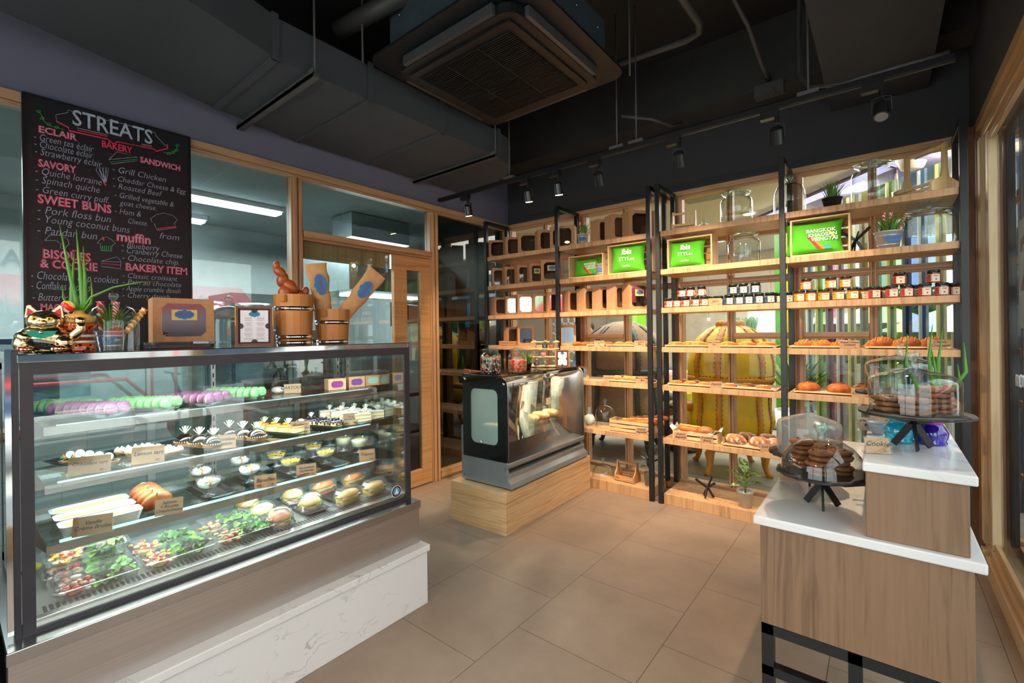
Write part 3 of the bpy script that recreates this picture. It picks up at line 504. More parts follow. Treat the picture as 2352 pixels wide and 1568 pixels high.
# furniture
def porter_chair(P, rz, cloth, strap, label, r=.37, H=1.45, crown=True, legm=None, name='porter_chair'):
    t = thing(name, label, 'armchair', P, rz); q = r/.37; k = H/1.45
    prof = [(.33, .36), (.345, .5), (.33, .62), (.325, .72), (.345, .85), (.37, .98), (.368, 1.08), (.34, 1.20), (.28, 1.31), (.19, 1.39), (.09, 1.435), (0, 1.445)]
    prof = [(a*q, z*k) for a, z in prof]; n = 40; b = MB(); vs, fs = [], []
    for j, (a, z) in enumerate(prof):
        for i in range(n+1):
            open_ = max(0, 1-(z/k-.55)/.62) if z/k > .55 else .72            # hood opens towards local +y
            g = radians(62) if z/k < 1.22 else radians(62)*max(0, (1.42-z/k)/.2)
            th = pi/2+g+(2*pi-2*g)*i/n; vs.append((a*cos(th), a*sin(th)*1.06, z))
    for j in range(len(prof)-1): fs += [(j*(n+1)+i, j*(n+1)+i+1, (j+1)*(n+1)+i+1, (j+1)*(n+1)+i) for i in range(n)]
    b.add(vs, fs, True); b.build('hood', cloth, t, solid=.05)
    MB().ball((0, .06*q, .40*k), (.32*q, .36*q, .09), 24, 10).build('seat_cushion', cloth, t)
    MB().lathe([(.30*q, .29*k), (.345*q, .30*k), (.355*q, .34*k), (.345*q, .385*k), (.30*q, .385*k)], 32).build('seat_rail', strap, t)
    MB().lathe([(.25*q, .30*k), (.325*q, .32*k), (.30*q, .22*k), (.1*q, .22*k)], 32).build('underseat', cloth, t)
    for s in (-1, 1):
        b = MB(); b.tube([(s*.33*q, -.02, .62*k), (s*.38*q, .14*q, .60*k), (s*.40*q, .28*q, .57*k), (s*.37*q, .40*q, .55*k)], [.05, .05, .055, .05], 10); b.build('armrest', strap, t)
        MB().tube([(s*.33*q, .02, .48*k), (s*.37*q, .18*q, .47*k), (s*.36*q, .34*q, .45*k)], [.10, .11, .09], 12).build('arm_side', cloth, t)
    def onhood(th, z):
        for (a, z0), (c, z1) in zip(prof, prof[1:]):
            if z0 <= z <= z1+1e-6: rr = a+(c-a)*(z-z0)/(z1-z0); break
        else: rr = prof[0][0]
        rr += .034 if rr > .06 else 0; return Vector((rr*cos(th), rr*sin(th)*1.06, z+.012))
    ns = 0; st = MB()
    for a in (-150, -118, -62, -30):
        th = radians(a); zs = [z for _, z in prof[:-1]]; zz = [prof[0][1]+(prof[-2][1]-prof[0][1])*i/24 for i in range(25)]
        pts = [onhood(th, z) for z in zz]; b = MB(); vs = []; k2 = len(pts)
        for p in pts:
            rad = Vector((p.x, p.y, 0)).length; dth = .026/max(rad, .05)
            for e in (-dth, dth): vs.append((rad*cos(th+e), rad*sin(th+e)*1.0, p.z))
            for e in (-dth*1.1, dth*1.1): st.ball((rad*cos(th+e)*1.006, rad*sin(th+e)*1.006, p.z), .0055, 5, 3)
        b.add(vs, [(2*i, 2*i+1, 2*i+3, 2*i+2) for i in range(k2-1)], True).build('strap', strap, t, solid=.008)
    for z in (.92*k,):
        b = MB(); vs = []; m_ = 40
        for i in range(m_+1):
            th = radians(-200+220*i/m_); p = onhood(th, z); rad = Vector((p.x, p.y)).length
            vs += [(rad*cos(th), rad*sin(th), z-.028), (rad*cos(th), rad*sin(th), z+.028)]
            st.ball((rad*cos(th), rad*sin(th), z+.032), .0055, 5, 3); st.ball((rad*cos(th), rad*sin(th), z-.032), .0055, 5, 3)
        b.add(vs, [(2*i, 2*i+1, 2*i+3, 2*i+2) for i in range(m_)], True).build('strap', strap, t, solid=.008)
    o = st.build('upholstery_nails', mat('nail_brown', (60, 40, 14), .5), t, fix=False); o['kind'] = 'stuff'
    for s, f in ((-1, -1), (1, -1), (-1, 1), (1, 1)):
        x, y = s*.22*q, f*.22*q; MB().tube([(x, y, .26*k), (x*1.14, y*1.14, .2*k), (x*1.12, y*1.12, .10*k), (x*1.2, y*1.2, .03), (x*1.3, y*1.3, .0)], [.04, .045, .028, .024, .03], 10).build('leg', legm or strap, t)
    if crown:
        for i in range(7): a = radians(-150+20*i); MB().ball((.13*cos(a), .13*sin(a), H+.0), (.028, .02, .045), 8, 6).build('crown_petal', strap, t)
    return t
YCL = mat('yellow_leather', (226, 190, 8), .42, var=.05, scale=6); YST = mat('amber_strap', (206, 132, 10), .45)
porter_chair((-1.22, 5.02, 0), radians(28), YCL, YST, 'tall hooded yellow porter chair with amber straps behind the window')
BCL = mat('brown_canvas', (146, 118, 92), .8, scale=30); BST = mat('slate_strap', (62, 72, 72), .5)
porter_chair((-2.42, 5.12, 0), radians(15), BCL, BST, 'tall hooded brown balloon chair with slate straps', r=.47, H=1.50, crown=False, legm=mat('dark_leg', (40, 42, 42)), name='balloon_chair')
t = thing('side_table', 'round dark turned pedestal side table beside the yellow chair', 'side table', (-1.86, 5.5, 0)); TD = mat('dark_table', (52, 54, 54), .35)
MB().lathe([(0, .52), (.27, .52), (.28, .535), (.27, .55), (0, .55)], 28).build('tabletop', TD, t); MB().lathe([(.20, 0), (.20, .03), (.07, .06), (.05, .12), (.09, .20), (.05, .27), (.10, .36), (.05, .42), (.09, .48), (.12, .52)], 20).build('pedestal', mat('dark_pedestal', (44, 34, 30), .25), t)
def sofa(P, rz, m, label, w=1.4, cat='sofa', legh=.12):
    t = thing('sofa' if cat == 'sofa' else 'tub_armchair', label, cat, P, rz)
    MB().box(-w/2, w/2, -.4, .4, legh, .42).build('seat', m, t, bev=.05); MB().box(-w/2, w/2, .25, .42, .42, .82).build('backrest', m, t, bev=.06)
    for s in (-1, 1):
        MB().box(s*w/2-.08, s*w/2+.08, -.4, .42, legh, .62).build('armrest', m, t, bev=.05)
        for f in (-.34, .34): MB().cyl(.02, 0, legh, 8, (s*(w/2-.1), f)).build('leg', TD, t)
    return t
sofa((-2.55, 7.5, 0), 0, mat('grey_sofa', (110, 104, 96), .9), 'long grey lobby sofa with cushions far behind the bread shelves', 1.8)
for i, (x, c, n) in enumerate(((-2.35, (206, 200, 30), 'lime yellow'), (-2.0, (30, 92, 104), 'teal'))): tag(MB().ball((0, 0, .18), (.2, .08, .19), 14, 8).build('cushion', mat('cushion_'+n, c, .8), loc=(x, 7.50, .43)), n+' cushion on the lobby sofa', 'cushion')
sofa((-1.75, 6.6, 0), .2, mat('lime_ottoman', (196, 190, 24), .7), 'low lime yellow armchair behind the yellow hooded chair', .7, 'armchair')
sofa((-2.5, 6.4, 0), -.1, mat('blush_chair', (196, 160, 140), .8), 'blush pink armchair between the two hooded chairs', .6, 'armchair', .2)
P = at(1768, 762, y=7.4); t = thing('table_lamp', 'lamp with large white drum shade in the lobby', 'lamp', (P.x, P.y, 0)); MB().lathe([(.30, P.z), (.27, P.z+.30)], 28).build('lamp_shade', glow('shade_lit', (250, 236, 210), .9), t); MB().tube([(0, 0, .02), (0, 0, P.z+.1)], .015).cyl(.14, 0, .02).build('pole', TD, t)
def leafplant(name, P, n, L, w, m, label, spread=1.0, h0=0., seed=1, pot=True, up=.9, cat='plant', potm=None, pr=.16, ph=.3):
    t = thing(name, label, cat, P); rd = random.Random(seed); b = MB()
    for i in range(n):
        a = rd.uniform(0, 6.283); l = L*rd.uniform(.6, 1); s = spread*rd.uniform(.25, 1); z0 = ph if pot else h0
        pts = [(cos(a)*l*s*u*(.4+.6*u), sin(a)*l*s*u*(.4+.6*u), z0+l*up*u*(1-.35*s*u)) for u in (0, .25, .5, .75, 1)]; b.ribbon(pts, [w*.5, w, w*.9, w*.6, .0006])
    f = b.build('foliage', m, t, fix=False); f['kind'] = 'stuff'
    if pot: MB().lathe([(0, 0), (pr*.8, 0), (pr, ph), (pr*.9, ph), (pr*.85, ph-.03), (0, ph-.03)], 20).build('pot', potm or TD, t)
    return t
LG = mat('palm_green', (84, 122, 44), .5, var=.15, scale=8)
P = at(1826, 930, y=5.95); leafplant('potted_palm', (P.x, P.y, 0), 60, 1.0, .018, LG, 'bushy potted palm beside the yellow hooded chair', .9, seed=5, ph=.5, potm=WHITE, pr=.2)
P = at(1707, 765, y=7.0); t = thing('reed_bundle', 'bundle of tall green reeds standing in the lobby', 'plant', (P.x, P.y, 0)); b = MB(); rd = random.Random(4)
for i in range(70): a = rd.uniform(0, 6.28); q = rd.random()**.5; b.tube([(.05*q*cos(a), .05*q*sin(a), .9), (.19*q*cos(a), .19*q*sin(a), 1.4+rd.uniform(.13, .18))], .009, 5)
f = b.build('reeds', mat('reed_green', (56, 100, 56), .6, var=.2), t, fix=False); f['kind'] = 'stuff'; MB().cyl(.12, 0, .95, 16).build('vase', WHITE, t)
P = at(1461, 738, y=7.0); t = thing('green_poster', 'bright green poster with small white rectangles in the lobby', 'poster', (P.x, 6.98, P.z)); MB().box(-.16, .16, 0, .02, -.16, .14).build('panel', mat('poster_green', (120, 205, 30), .5, emit=.3), t)
b = MB()
for i in range(4):
    for j in range(6): b.box(-.15+i*.03+(.06 if i > 1 else 0), -.135+i*.03+(.06 if i > 1 else 0), -.003, 0, -.13+j*.04, -.105+j*.04)
b.build('white_marks', WHITE, t); MB().box(-.02, .02, .02, .05, -P.z, -.1).build('stand', TD, t)
P0, P1 = at(1262, 760, y=7.6), at(1334, 760, y=7.6); t = thing('lattice_screen', 'white lattice screen of rings behind the small glass jars', 'screen', (P0.x, 7.6, 0)); W_ = P1.x-P0.x
MB().box(0, W_, 0, .03, 0, .04).box(0, W_, 0, .03, 1.96, 2).box(0, .03, 0, .03, 0, 2).box(W_-.03, W_, 0, .03, 0, 2).build('frame', WHITE, t)
rg = MB()
for i in range(5):
    for j in range(7):
        cx, cz = W_*(i+.5)/5, .75+j*.18; rg.tube([(cx+.085*cos(a*pi/8), .015, cz+.085*sin(a*pi/8)) for a in range(17)], .010, 6)
o = rg.build('ring_lattice', WHITE, t); o['kind'] = 'stuff'
# seated lobby guest whose head shows past the hooded brown chair
P = at(1352, 752, y=6.8); t = thing('person', 'person with short dark hair sitting in the lobby, head just visible', 'person', (P.x, 6.8, 0)); SK = mat('skin', (196, 146, 120), .6)
me = bpy.data.meshes.new('body'); hz = P.z-.02
J = [((0, 0, .50), .13), ((0, .02, .75), .13), ((0, .02, hz-.30), .15), ((0, 0, hz-.16), .05), ((-.19, .0, hz-.30), .05), ((-.25, -.03, hz-.56), .04), ((-.18, -.22, hz-.62), .03), ((.19, 0, hz-.30), .05), ((.25, -.03, hz-.56), .04), ((.18, -.22, hz-.62), .03),
     ((-.10, -.05, .50), .09), ((-.12, -.45, .50), .065), ((-.12, -.46, .08), .045), ((-.12, -.58, .04), .04), ((.10, -.05, .50), .09), ((.12, -.45, .50), .065), ((.12, -.46, .08), .045), ((.12, -.58, .04), .04)]
me.from_pydata([j[0] for j in J], [(0, 1), (1, 2), (2, 3), (2, 4), (4, 5), (5, 6), (2, 7), (7, 8), (8, 9), (0, 10), (10, 11), (11, 12), (12, 13), (0, 14), (14, 15), (15, 16), (16, 17)], [])
o = bpy.data.objects.new('body', me); COL.objects.link(o); o.parent = t; me.materials.append(mat('guest_shirt', (90, 110, 120), .8)); s = o.modifiers.new('skin', 'SKIN')
for v, j in zip(me.skin_vertices[0].data if me.skin_vertices else [], J): v.radius = (j[1], j[1])
if not me.skin_vertices:
    bm = bmesh.new(); bm.from_mesh(me); ly = bm.verts.layers.skin.verify()
    for v, j in zip(bm.verts, J): v[ly].radius = (j[1], j[1])
    bm.verts.ensure_lookup_table(); bm.verts[0][ly].use_root = True; bm.to_mesh(me); bm.free()
o.modifiers.new('sub', 'SUBSURF').levels = 1
MB().ball((0, 0, hz), (.075, .09, .11), 16, 12).ball((0, -.092, hz-.01), (.014, .018, .02), 8, 5).build('head', SK, t); MB().ball((0, .015, hz+.03), (.084, .092, .10), 16, 10).build('hair', mat('hair_dark', (30, 24, 22), .7), t)
for s in (-1, 1): MB().ball((s*.03, -.08, hz+.01), .011, 8, 5).build('eye', DARK, t)
tag(MB().box(-.3, .3, -.25, .35, .02, .42).box(-.3, .3, .24, .36, .42, .85).build('lobby_seat', mat('seat_pink', (190, 150, 130), .8), loc=(P.x, 6.85, 0), bev=.03), 'pink upholstered seat under the lobby guest', 'armchair')
# ------------------------------------------------------------------ street side, seen through and mirrored in the glass
struct(MB().box(.56, 16, -14, 4.18, -.14, -.04).build('floor_street', mat('street_asphalt', (140, 138, 136), .8, scale=5))); struct(MB().box(-14, .55, -14, -2.15, -.14, -.04).build('floor_pavement', mat('pavement', (176, 172, 166), .8, scale=5)))
FW = mat('facade_white', (214, 214, 206), .8, var=.03); t = thing('street_building', 'white shop building across the street with red awning and dark lettering', 'building', (9, 0, 0))
MB().box(0, 1, -12, 12, -.04, 7).build('wall', FW, t); MB().prism([(-1.2, 2.2), (0, 2.9), (0, 2.8), (-1.2, 2.1)], -6, 6, 'y').build('awning', mat('red_awning', (206, 44, 60), .7), t)
for i, y in enumerate((-8, -4, 0, 4, 8)): MB().box(-.03, 0, y, y+2, .2, 2.0).build('shop_window', mat('dark_window', (60, 76, 90), .1), t)
text('sign_lettering', 'MICHAEL ROZEN', .55, DARK, t, (-.03, .5, 3.25), (pi/2, 0, -pi/2), bold=.01); text('sign_lettering', 'TREATED IN MEMORY', .42, DARK, t, (-.03, .5, 3.95), (pi/2, 0, -pi/2))
rd = random.Random(2)
for k in range(9):
    z = 4.3+k*.16; b = MB().tube([(6.5+rd.uniform(-.3, .3), y, z+.12*((y)/11)**2+rd.uniform(-.03, .03)) for y in range(-11, 12, 2)], .015, 5); tag(b.build('power_cable', DARK), 'sagging black overhead cable above the street', 'cable', 'overhead street cables')
# tuk-tuk parked outside: mirrored in the cake display
t = thing('tuk_tuk', 'red and white three wheeled taxi parked on the street', 'vehicle', (3.6, 1.0, -.04), radians(90)); RED = mat('tuk_red', (206, 24, 34), .3); WH = mat('tuk_white', (235, 238, 240), .3)
for x, y in ((-.9, .55), (-.9, -.55), (1.2, 0)):
    MB().xf((x, y, .26), (pi/2, 0, 0)).lathe([(.14, -.05), (.22, -.06), (.26, -.04), (.26, .04), (.22, .06), (.14, .05), (.14, -.05)], 28).build('tyre', mat('tyre_rubber', (40, 40, 42), .8), t); MB().xf((x, y, .26), (pi/2, 0, 0)).cyl(.14, -.03, .03, 20).build('wheel_hub', WH, t)
MB().box(-1.2, .5, -.5, .5, .32, .60).build('body', WH, t, bev=.04); MB().box(.5, 1.3, -.35, .35, .34, .46).build('footboard', WH, t, bev=.03); MB().box(-.9, -.2, -.46, .46, .60, .78).build('bench_seat', mat('seat_blue', (30, 60, 110), .7), t, bev=.03)
MB().box(-1.25, 1.0, -.6, .6, 1.62, 1.70).build('canopy', WH, t, bev=.03)
for x in (-1.15, .9):
    for y in (-.52, .52): MB().tube([(x, y, .5), (x, y, 1.64)], .02).build('canopy_post', RED, t)
MB().tube([(-1.2, -.54, .95), (.4, -.54, .95), (.7, -.54, .6)], .025).build('side_rail', RED, t); MB().tube([(-1.2, .54, .95), (.4, .54, .95), (.7, .54, .6)], .025).build('side_rail', RED, t)
MB().box(1.1, 1.2, -.3, .3, .5, 1.3).build('windscreen', PANE, t); MB().tube([(1.0, -.3, .95), (1.0, .3, .95)], .015).tube([(1.0, 0, .95), (1.2, 0, .3)], .02).build('handlebar', DARK, t)
# ------------------------------------------------------------------ black steel and oak shelving
SZ = [2.205, 1.895, 1.585, 1.268, .960, .530]     # shelf tops
def unit(xs, label):
    t = thing('shelving_unit', label, 'shelving', (xs[0], 3.66, 0))
    o = lambda x: x-xs[0]
    for x in xs:
        MB().bar((o(x)+.018, .018, 0), (o(x)+.018, .018, 2.59), .036).bar((o(x)+.018, .018, 2.572), (o(x)+.018, .372, 2.572), .036).bar((o(x)+.018, .372, .08), (o(x)+.018, .372, 2.59), .036).build('steel_frame', BLACK, t, bev=.002)
    for i, (a, b) in enumerate(zip(xs, xs[1:])):
        for z in SZ: MB().box(o(a)+.037, o(b)-.001, .014, .352, z-.042, z).build('shelf_board', OAKS, t, bev=.002)
    MB().box(o(xs[0])+.04, o(xs[-1]), .014, .385, 0, .085).build('plinth', OAKS, t, bev=.002)
    return t
OAKS = wood('oak_shelf', (198, 154, 112), (166, 122, 82), 'z', .9)
unit([-3.315, -2.41, -1.515], 'left black steel and oak wall shelving holding brown cake boxes')
unit([-1.438, -.556, .348], 'right black steel and oak wall shelving holding jam jars and breads')
FS = 3.675
def sx(px, py, y=3.78): return at(px, py, y=y).x
# ------------------------------------------------------------------ big refrigerated cake display
GL = glass('case_front_glass', (.965, .99, .985), 2.6, edge=.1); GSH = glass('glass_shelf', (.86, .97, .95), .9, edge=.5)
WC = mat('case_liner', (176, 186, 188), .35, .4, var=.01)
X0, X1, Y0, Y1, ZD, ZTOP = -2.66, -1.975, .150, 1.565, .555, 1.355
t = thing('cake_display_case', 'large stainless and glass refrigerated cake display case on a marble plinth', 'display case', (X1, Y0, 0)); LW, LH = Y1-Y0, ZTOP-ZD
def cb(x0, x1, y0, y1, z0, z1): return (x0-X1, x1-X1, y0-Y0, y1-Y0, z0, z1)
MB().box(*cb(X0, -1.905, .112, 1.588, .486, .524)).build('steel_ledge', STEELY, t, bev=.003); MB().box(*cb(X0, -1.915, .116, 1.584, .30, .485)).build('steel_apron', brushed('apron_steel', (206, 198, 194), 'y', .34), t, bev=.002)
CF = mat('case_frame_dark', (52, 50, 58), .4)
MB().box(*cb(X1-.005, X1+.004, Y0, Y0+.028, .536, ZTOP-.062)).box(*cb(X1-.005, X1+.004, Y1-.022, Y1, .536, ZTOP-.062)).box(*cb(X1-.005, X1+.004, Y0, Y1, ZTOP-.062, ZTOP-.026)).box(*cb(X1-.005, X1+.004, Y0, Y1, .524, .536)).build('front_frame', CF, t)
MB().box(*cb(X0, X1+.006, Y0-.006, Y1+.004, ZTOP-.026, ZTOP)).build('top_rail', CHROME, t, bev=.003)
MB().box(*cb(X0+.01, X1-.05, Y0, Y1, ZTOP-.045, ZTOP-.027)).build('roof_panel', WC, t)
MB().box(*cb(X1-.03, X1+.002, Y0-.016, Y0-.002, .524, ZTOP+.015)).build('corner_post', CF, t); MB().box(*cb(X1-.03, X1+.002, Y1+.001, Y1+.012, .524, ZTOP)).build('corner_post', CF, t); MB().box(*cb(X1-.012, X1+.0, Y0-.030, Y0-.017, .54, ZTOP+.015)).build('corner_chrome', CHROME, t)
MB().box(*cb(X1-.003, X1, Y0+.028, Y1-.022, .536, ZTOP-.062)).build('front_glass', GL, t)
MB().box(*cb(X0+.03, X1-.03, Y0+.002, Y0+.006, .53, ZTOP-.03)).build('side_glass', GL, t); MB().box(*cb(X0+.03, X1-.03, Y1-.006, Y1-.002, .53, ZTOP-.03)).build('side_glass', glass('mirror_glass', (.6, .7, .7), 4, ior=1.5), t)
MB().box(*cb(X0, X0+.02, Y0, Y1, ZD, ZTOP-.03)).build('back_door_frame', brushed('rail_grey', (150, 160, 160), 'z', .3), t) if False else None
b = MB()
for y in (Y0, .60, .84, 1.28, Y1-.03): b.box(*cb(X0, X0+.025, y, y+.03, ZD, ZTOP-.03))
b.box(*cb(X0, X0+.025, Y0, Y1, ZD, ZD+.03)).box(*cb(X0, X0+.025, Y0, Y1, ZTOP-.07, ZTOP-.03)); b.build('sliding_door_frame', brushed('rail_grey', (150, 160, 160), 'z', .3), t)
MB().box(*cb(X0+.008, X0+.012, Y0, Y1, ZD+.03, ZTOP-.07)).build('sliding_door_glass', glass('door_glass_teal', (.62, .76, .76), 1.5), t)
MB().box(*cb(X0, X1-.02, Y0, Y1, .524, ZD)).build('deck_panel', mat('deck_grey', (120, 118, 112), .4, .3), t)
b = MB()
for i in range(92): y = .20+i*.0145; b.box(*cb(X1-.095, X1-.045, y, y+.008, ZD, ZD+.002))
o = b.build('air_grille', DARK, t); o['kind'] = 'stuff'
MB().box(*cb(X1-.04, X1-.006, Y0+.01, Y1-.01, .536, ZD+.006)).build('deck_rail', STEELY, t, bev=.002)
for y in (.185, 1.515, .845):
    b = MB().box(*cb(X0+.04, X0+.07, y, y+.02, ZD, ZTOP-.05)); b.build('shelf_standard', STEEL, t)
    b = MB()
    for i in range(17): b.box(*cb(X0+.071, X0+.072, y+.007, y+.013, ZD+.04+i*.043, ZD+.062+i*.043))
    o = b.build('standard_slots', DARK, t); o['kind'] = 'stuff'
CS = {1: (1.115, -2.14), 2: (.925, -2.13), 3: (.735, -2.105)}
for k, (z, xf) in CS.items():
    s = MB().box(*cb(X0+.06, xf, .215, 1.49, z-.006, z)).build('glass_shelf', GSH, t)
    MB().box(*cb(xf-.012, xf-.002, .215, 1.49, z-.034, z-.0065)).build('front_rail', STEELY, s); MB().box(*cb(X0+.06, X0+.07, .215, 1.49, z-.03, z-.0065)).build('rear_rail', STEELY, s)
    for y in (.215, 1.484): MB().prism([(X0+.06-X1, z-.12), (X0+.06-X1, z-.007), (xf-.012-X1, z-.007), (xf-.012-X1, z-.03)], y-Y0, y-Y0+.006, 'y').build('shelf_bracket', STEEL, s)
    MB().box(*cb(xf-.05, xf-.03, .25, 1.46, z-.016, z-.008)).build('light_strip', glow('case_led', (222, 248, 255), 1.6), s)
    l = lamp('case_light', 'AREA', (xf-.10, .85, z-.02), 2.8, (.86, .97, 1), shape='RECTANGLE', size=.10, size_y=1.2)
MB().box(*cb(X1-.06, X1-.03, .25, 1.46, ZTOP-.057, ZTOP-.046)).build('light_strip', glow('case_led', (222, 248, 255), 1.6), t)
lamp('case_light', 'AREA', (X1-.07, .85, ZTOP-.062), 5.0, (.86, .97, 1), shape='RECTANGLE', size=.08, size_y=1.2)
# round sticker on the glass
sy, sz = at(910, 1128, x=X1).y, at(910, 1128, x=X1).z
s = MB().xf((.0018, sy-Y0, sz), (0, pi/2, 0)).cyl(.030, -.0004, .0004, 28).build('round_sticker', WHITE, t); MB().xf((.0024, sy-Y0, sz), (0, pi/2, 0)).lathe([(.0195, .0003), (.0275, .0003)], 28, smooth=False).build('sticker_ring', DARK, s); MB().xf((.0024, sy-Y0, sz), (0, pi/2, 0)).cyl(.018, -.0003, .0003, 24).build('sticker_field', mat('sticker_blue', (40, 150, 222), .5), s)
MB().prism([(-.011, -.012), (.011, -.012), (.006, .006), (.001, .014), (-.005, .004)], .003, .0034, 'x').build('sticker_mark', WHITE, s, loc=(0, sy-Y0, sz)); text('sticker_lettering', 'TAPE', .006, WHITE, s, (.003, sy-Y0, sz+.0235), FACE_X) if False else None
# marble base
MARB = marble('marble_base', (224, 222, 224), .2)
t = thing('marble_plinth', 'white veined marble plinth under the big cake display case', 'plinth', (-1.862, 1.59, 0)); MB().box(-.80, 0, -3.2, 0, 0, .272).build('marble_block', MARB, t, bev=.003); MB().box(-.80, .012, -3.2, .010, .272, .305).build('marble_ledge', MARB, t, bev=.004)
b = MB().box(-2.64, -1.95, -1.2, .10, .306, 1.20); tag(b.build('service_counter', mat('counter_side_dark', (40, 40, 42), .5)), 'dark service counter left of the cake display case', 'counter')
# ------------------------------------------------------------------ small warming display on an oak box
t = thing('oak_box_plinth', 'low oak box plinth under the silver food display', 'plinth', (-2.03, 2.435, 0), radians(1.2)); MB().box(-.53, 0, 0, 1.215, 0, .292).build('oak_box', wood('oak_box_grain', (216, 174, 128), (186, 140, 94), 'h', .9), t, bev=.002)
t = thing('heated_display', 'silver and black countertop food display with curved glass front', 'display case', (-2.03, 2.50, .293), radians(1.2))
prof = [(-.475, .0), (-.03, .0), (-.028, .055), (-.045, .12), (-.062, .165), (-.075, .21), (-.10, .250), (-.15, .268), (-.21, .255), (-.27, .225), (-.33, .24), (-.385, .30), (-.415, .38), (-.425, .40), (-.475, .40)]
for y0, y1 in ((0, .025), (1.075, 1.10)): MB().prism([(x, z+.012) for x, z in prof], y0, y1, 'y').build('side_panel', SILVER, t, bev=.003)
MB().prism([(-.04, .012), (.005, .012), (-.005, .045), (-.035, .075), (-.030, .11), (-.06, .115)], -.004, 1.104, 'y').build('front_foot', SILVER, t, bev=.002)
fr = [(-.062, .125), (-.035, .15), (-.028, .175), (-.03, .185), (-.062, .185)]
MB().prism(fr, .0, 1.10, 'y', smooth=True).build('front_sill', SILVER, t); MB().box(-.47, -.06, .02, 1.08, .012, .19).build('body_base', DARK, t)
BG = mat('black_glass', (12, 13, 15), .06, coat=.6, var=0)
def side_out(): return [(-.455, .19), (-.035, .19), (-.035, .72), (-.045, .76), (-.075, .785), (-.455, .80)]
for y in (-.004, 1.094):
    out = [(-.455, .19), (-.030, .19), (-.030, .73), (-.042, .765), (-.075, .785), (-.455, .80)]; inn = rrect(.26, .40, .045, 4, -.245, .50)
    bm = bmesh.new(); vo = [bm.verts.new((x, y, z)) for x, z in out]; vi = [bm.verts.new((x, y, z)) for x, z in inn]
    eo = [bm.edges.new((vo[i], vo[(i+1) % len(vo)])) for i in range(len(vo))]; ei = [bm.edges.new((vi[i], vi[(i+1) % len(vi)])) for i in range(len(vi))]
    bmesh.ops.triangle_fill(bm, edges=eo+ei, use_beauty=True); ex = bmesh.ops.extrude_face_region(bm, geom=bm.faces[:]); bmesh.ops.translate(bm, vec=(0, .010, 0), verts=[v for v in ex['geom'] if isinstance(v, bmesh.types.BMVert)])
    bmesh.ops.recalc_face_normals(bm, faces=bm.faces); me = bpy.data.meshes.new('side_glass_frame'); bm.to_mesh(me); bm.free(); me.materials.append(BG); o = bpy.data.objects.new('side_glass_frame', me); COL.objects.link(o); o.parent = t
    MB().prism(inn, y+.004, y+.007, 'y').build('side_window', glass('frosted_window', (.55, .68, .68), 1, haze=.42, hazecol=(.62, .74, .72)), t)
for x, z in ((-.43, .765), (-.055, .745), (-.27, .31)): MB().xf((x, -.005, z), (pi/2, 0, 0)).lathe([(0, .008), (.008, .006), (.011, 0), (.011, -.004)], 14).build('glass_bolt', CHROME, t)
for x, z in ((-.45, .36), (-.45, .04), (-.14, .20), (-.05, .07)): MB().xf((x, -.001, z), (pi/2, 0, 0)).cyl(.004, -.002, .001, 8).build('panel_screw', DARK, t)
fp = [(-.032, .186), (-.032, .72), (-.038, .748), (-.052, .770), (-.078, .785)]
b = MB(); vs = [(x, y, z) for y in (.006, 1.094) for x, z in fp]; n = len(fp); b.add(vs, [(i, i+1, n+i+1, n+i) for i in range(n-1)], True); b.build('curved_front_glass', GL, t, solid=.004)
b = MB(); b.box(-.036, -.0335, .012, 1.09, .186, .33); b.build('black_glass_band', mat('black_glass_band', (16, 15, 16), .08), t)
for y in (.004, 1.090): b = MB(); b.tube([(x+.003, y+.003, z) for x, z in fp]+[(-.45, y+.003, .803)], .004, 6); b.build('glass_edge', STEEL, t)
MB().box(-.455, -.075, .0, 1.10, .788, .800).build('top_glass', mat('top_glass_brown', (44, 36, 32), .05), t, bev=.001)
MB().box(-.46, -.45, .01, 1.09, .19, .79).build('rear_panel', glass('rear_glass', (.7, .72, .7), 1.2), t); 
for z in (.36, .52): s = MB().box(-.43, -.10, .03, 1.07, z-.005, z).build('inner_shelf', GSH, t)
b = MB().box(-.43, -.08, .03, 1.07, .19, .20).build('inner_deck', STEELY, t)
for i, (y, z) in enumerate(((.12, .366), (.30, .37), (.62, .52), (.80, .52))):
    P = Vector((-2.03-.10, 2.50+y, .293+z+.001)); tag(MB().box(-.001, .001, -.035, .035, 0, .05).build('price_card', mat('cream_card', (214, 206, 176), .7), loc=P), ('lower left', 'lower second', 'upper left', 'upper right')[i]+' blank cream card inside the silver food display', 'card')
for i in range(6):
    y = 2.62+i*.155; tag(MB().prism(rrect(.26, .12, .02), 0, .012).build('baking_tray', DARK, loc=(-2.30, y, .655)), 'dark tray %s inside the silver food display' % ('nearest', 'second', 'third', 'fourth', 'fifth', 'farthest')[i], 'tray', 'trays in the silver food display')
    tag(MB().ball((0, 0, .02), (.10, .045, .035), 14, 8, wob=.08, seed=i).build('stuffed_bun', crust('pie_crust', (226, 190, 130), (178, 112, 54), 12), loc=(-2.30, y, .668)), 'golden bun %s inside the silver food display' % ('nearest', 'second', 'third', 'fourth', 'fifth', 'farthest')[i], 'bun', 'buns in the silver food display')
lamp('display_fill_light', 'AREA', (-2.27, 3.06, 1.05), 14, (1, .75, .5), shape='RECTANGLE', size=.1, size_y=.9)  # fill lamp added to brighten the display inside, without a fixture
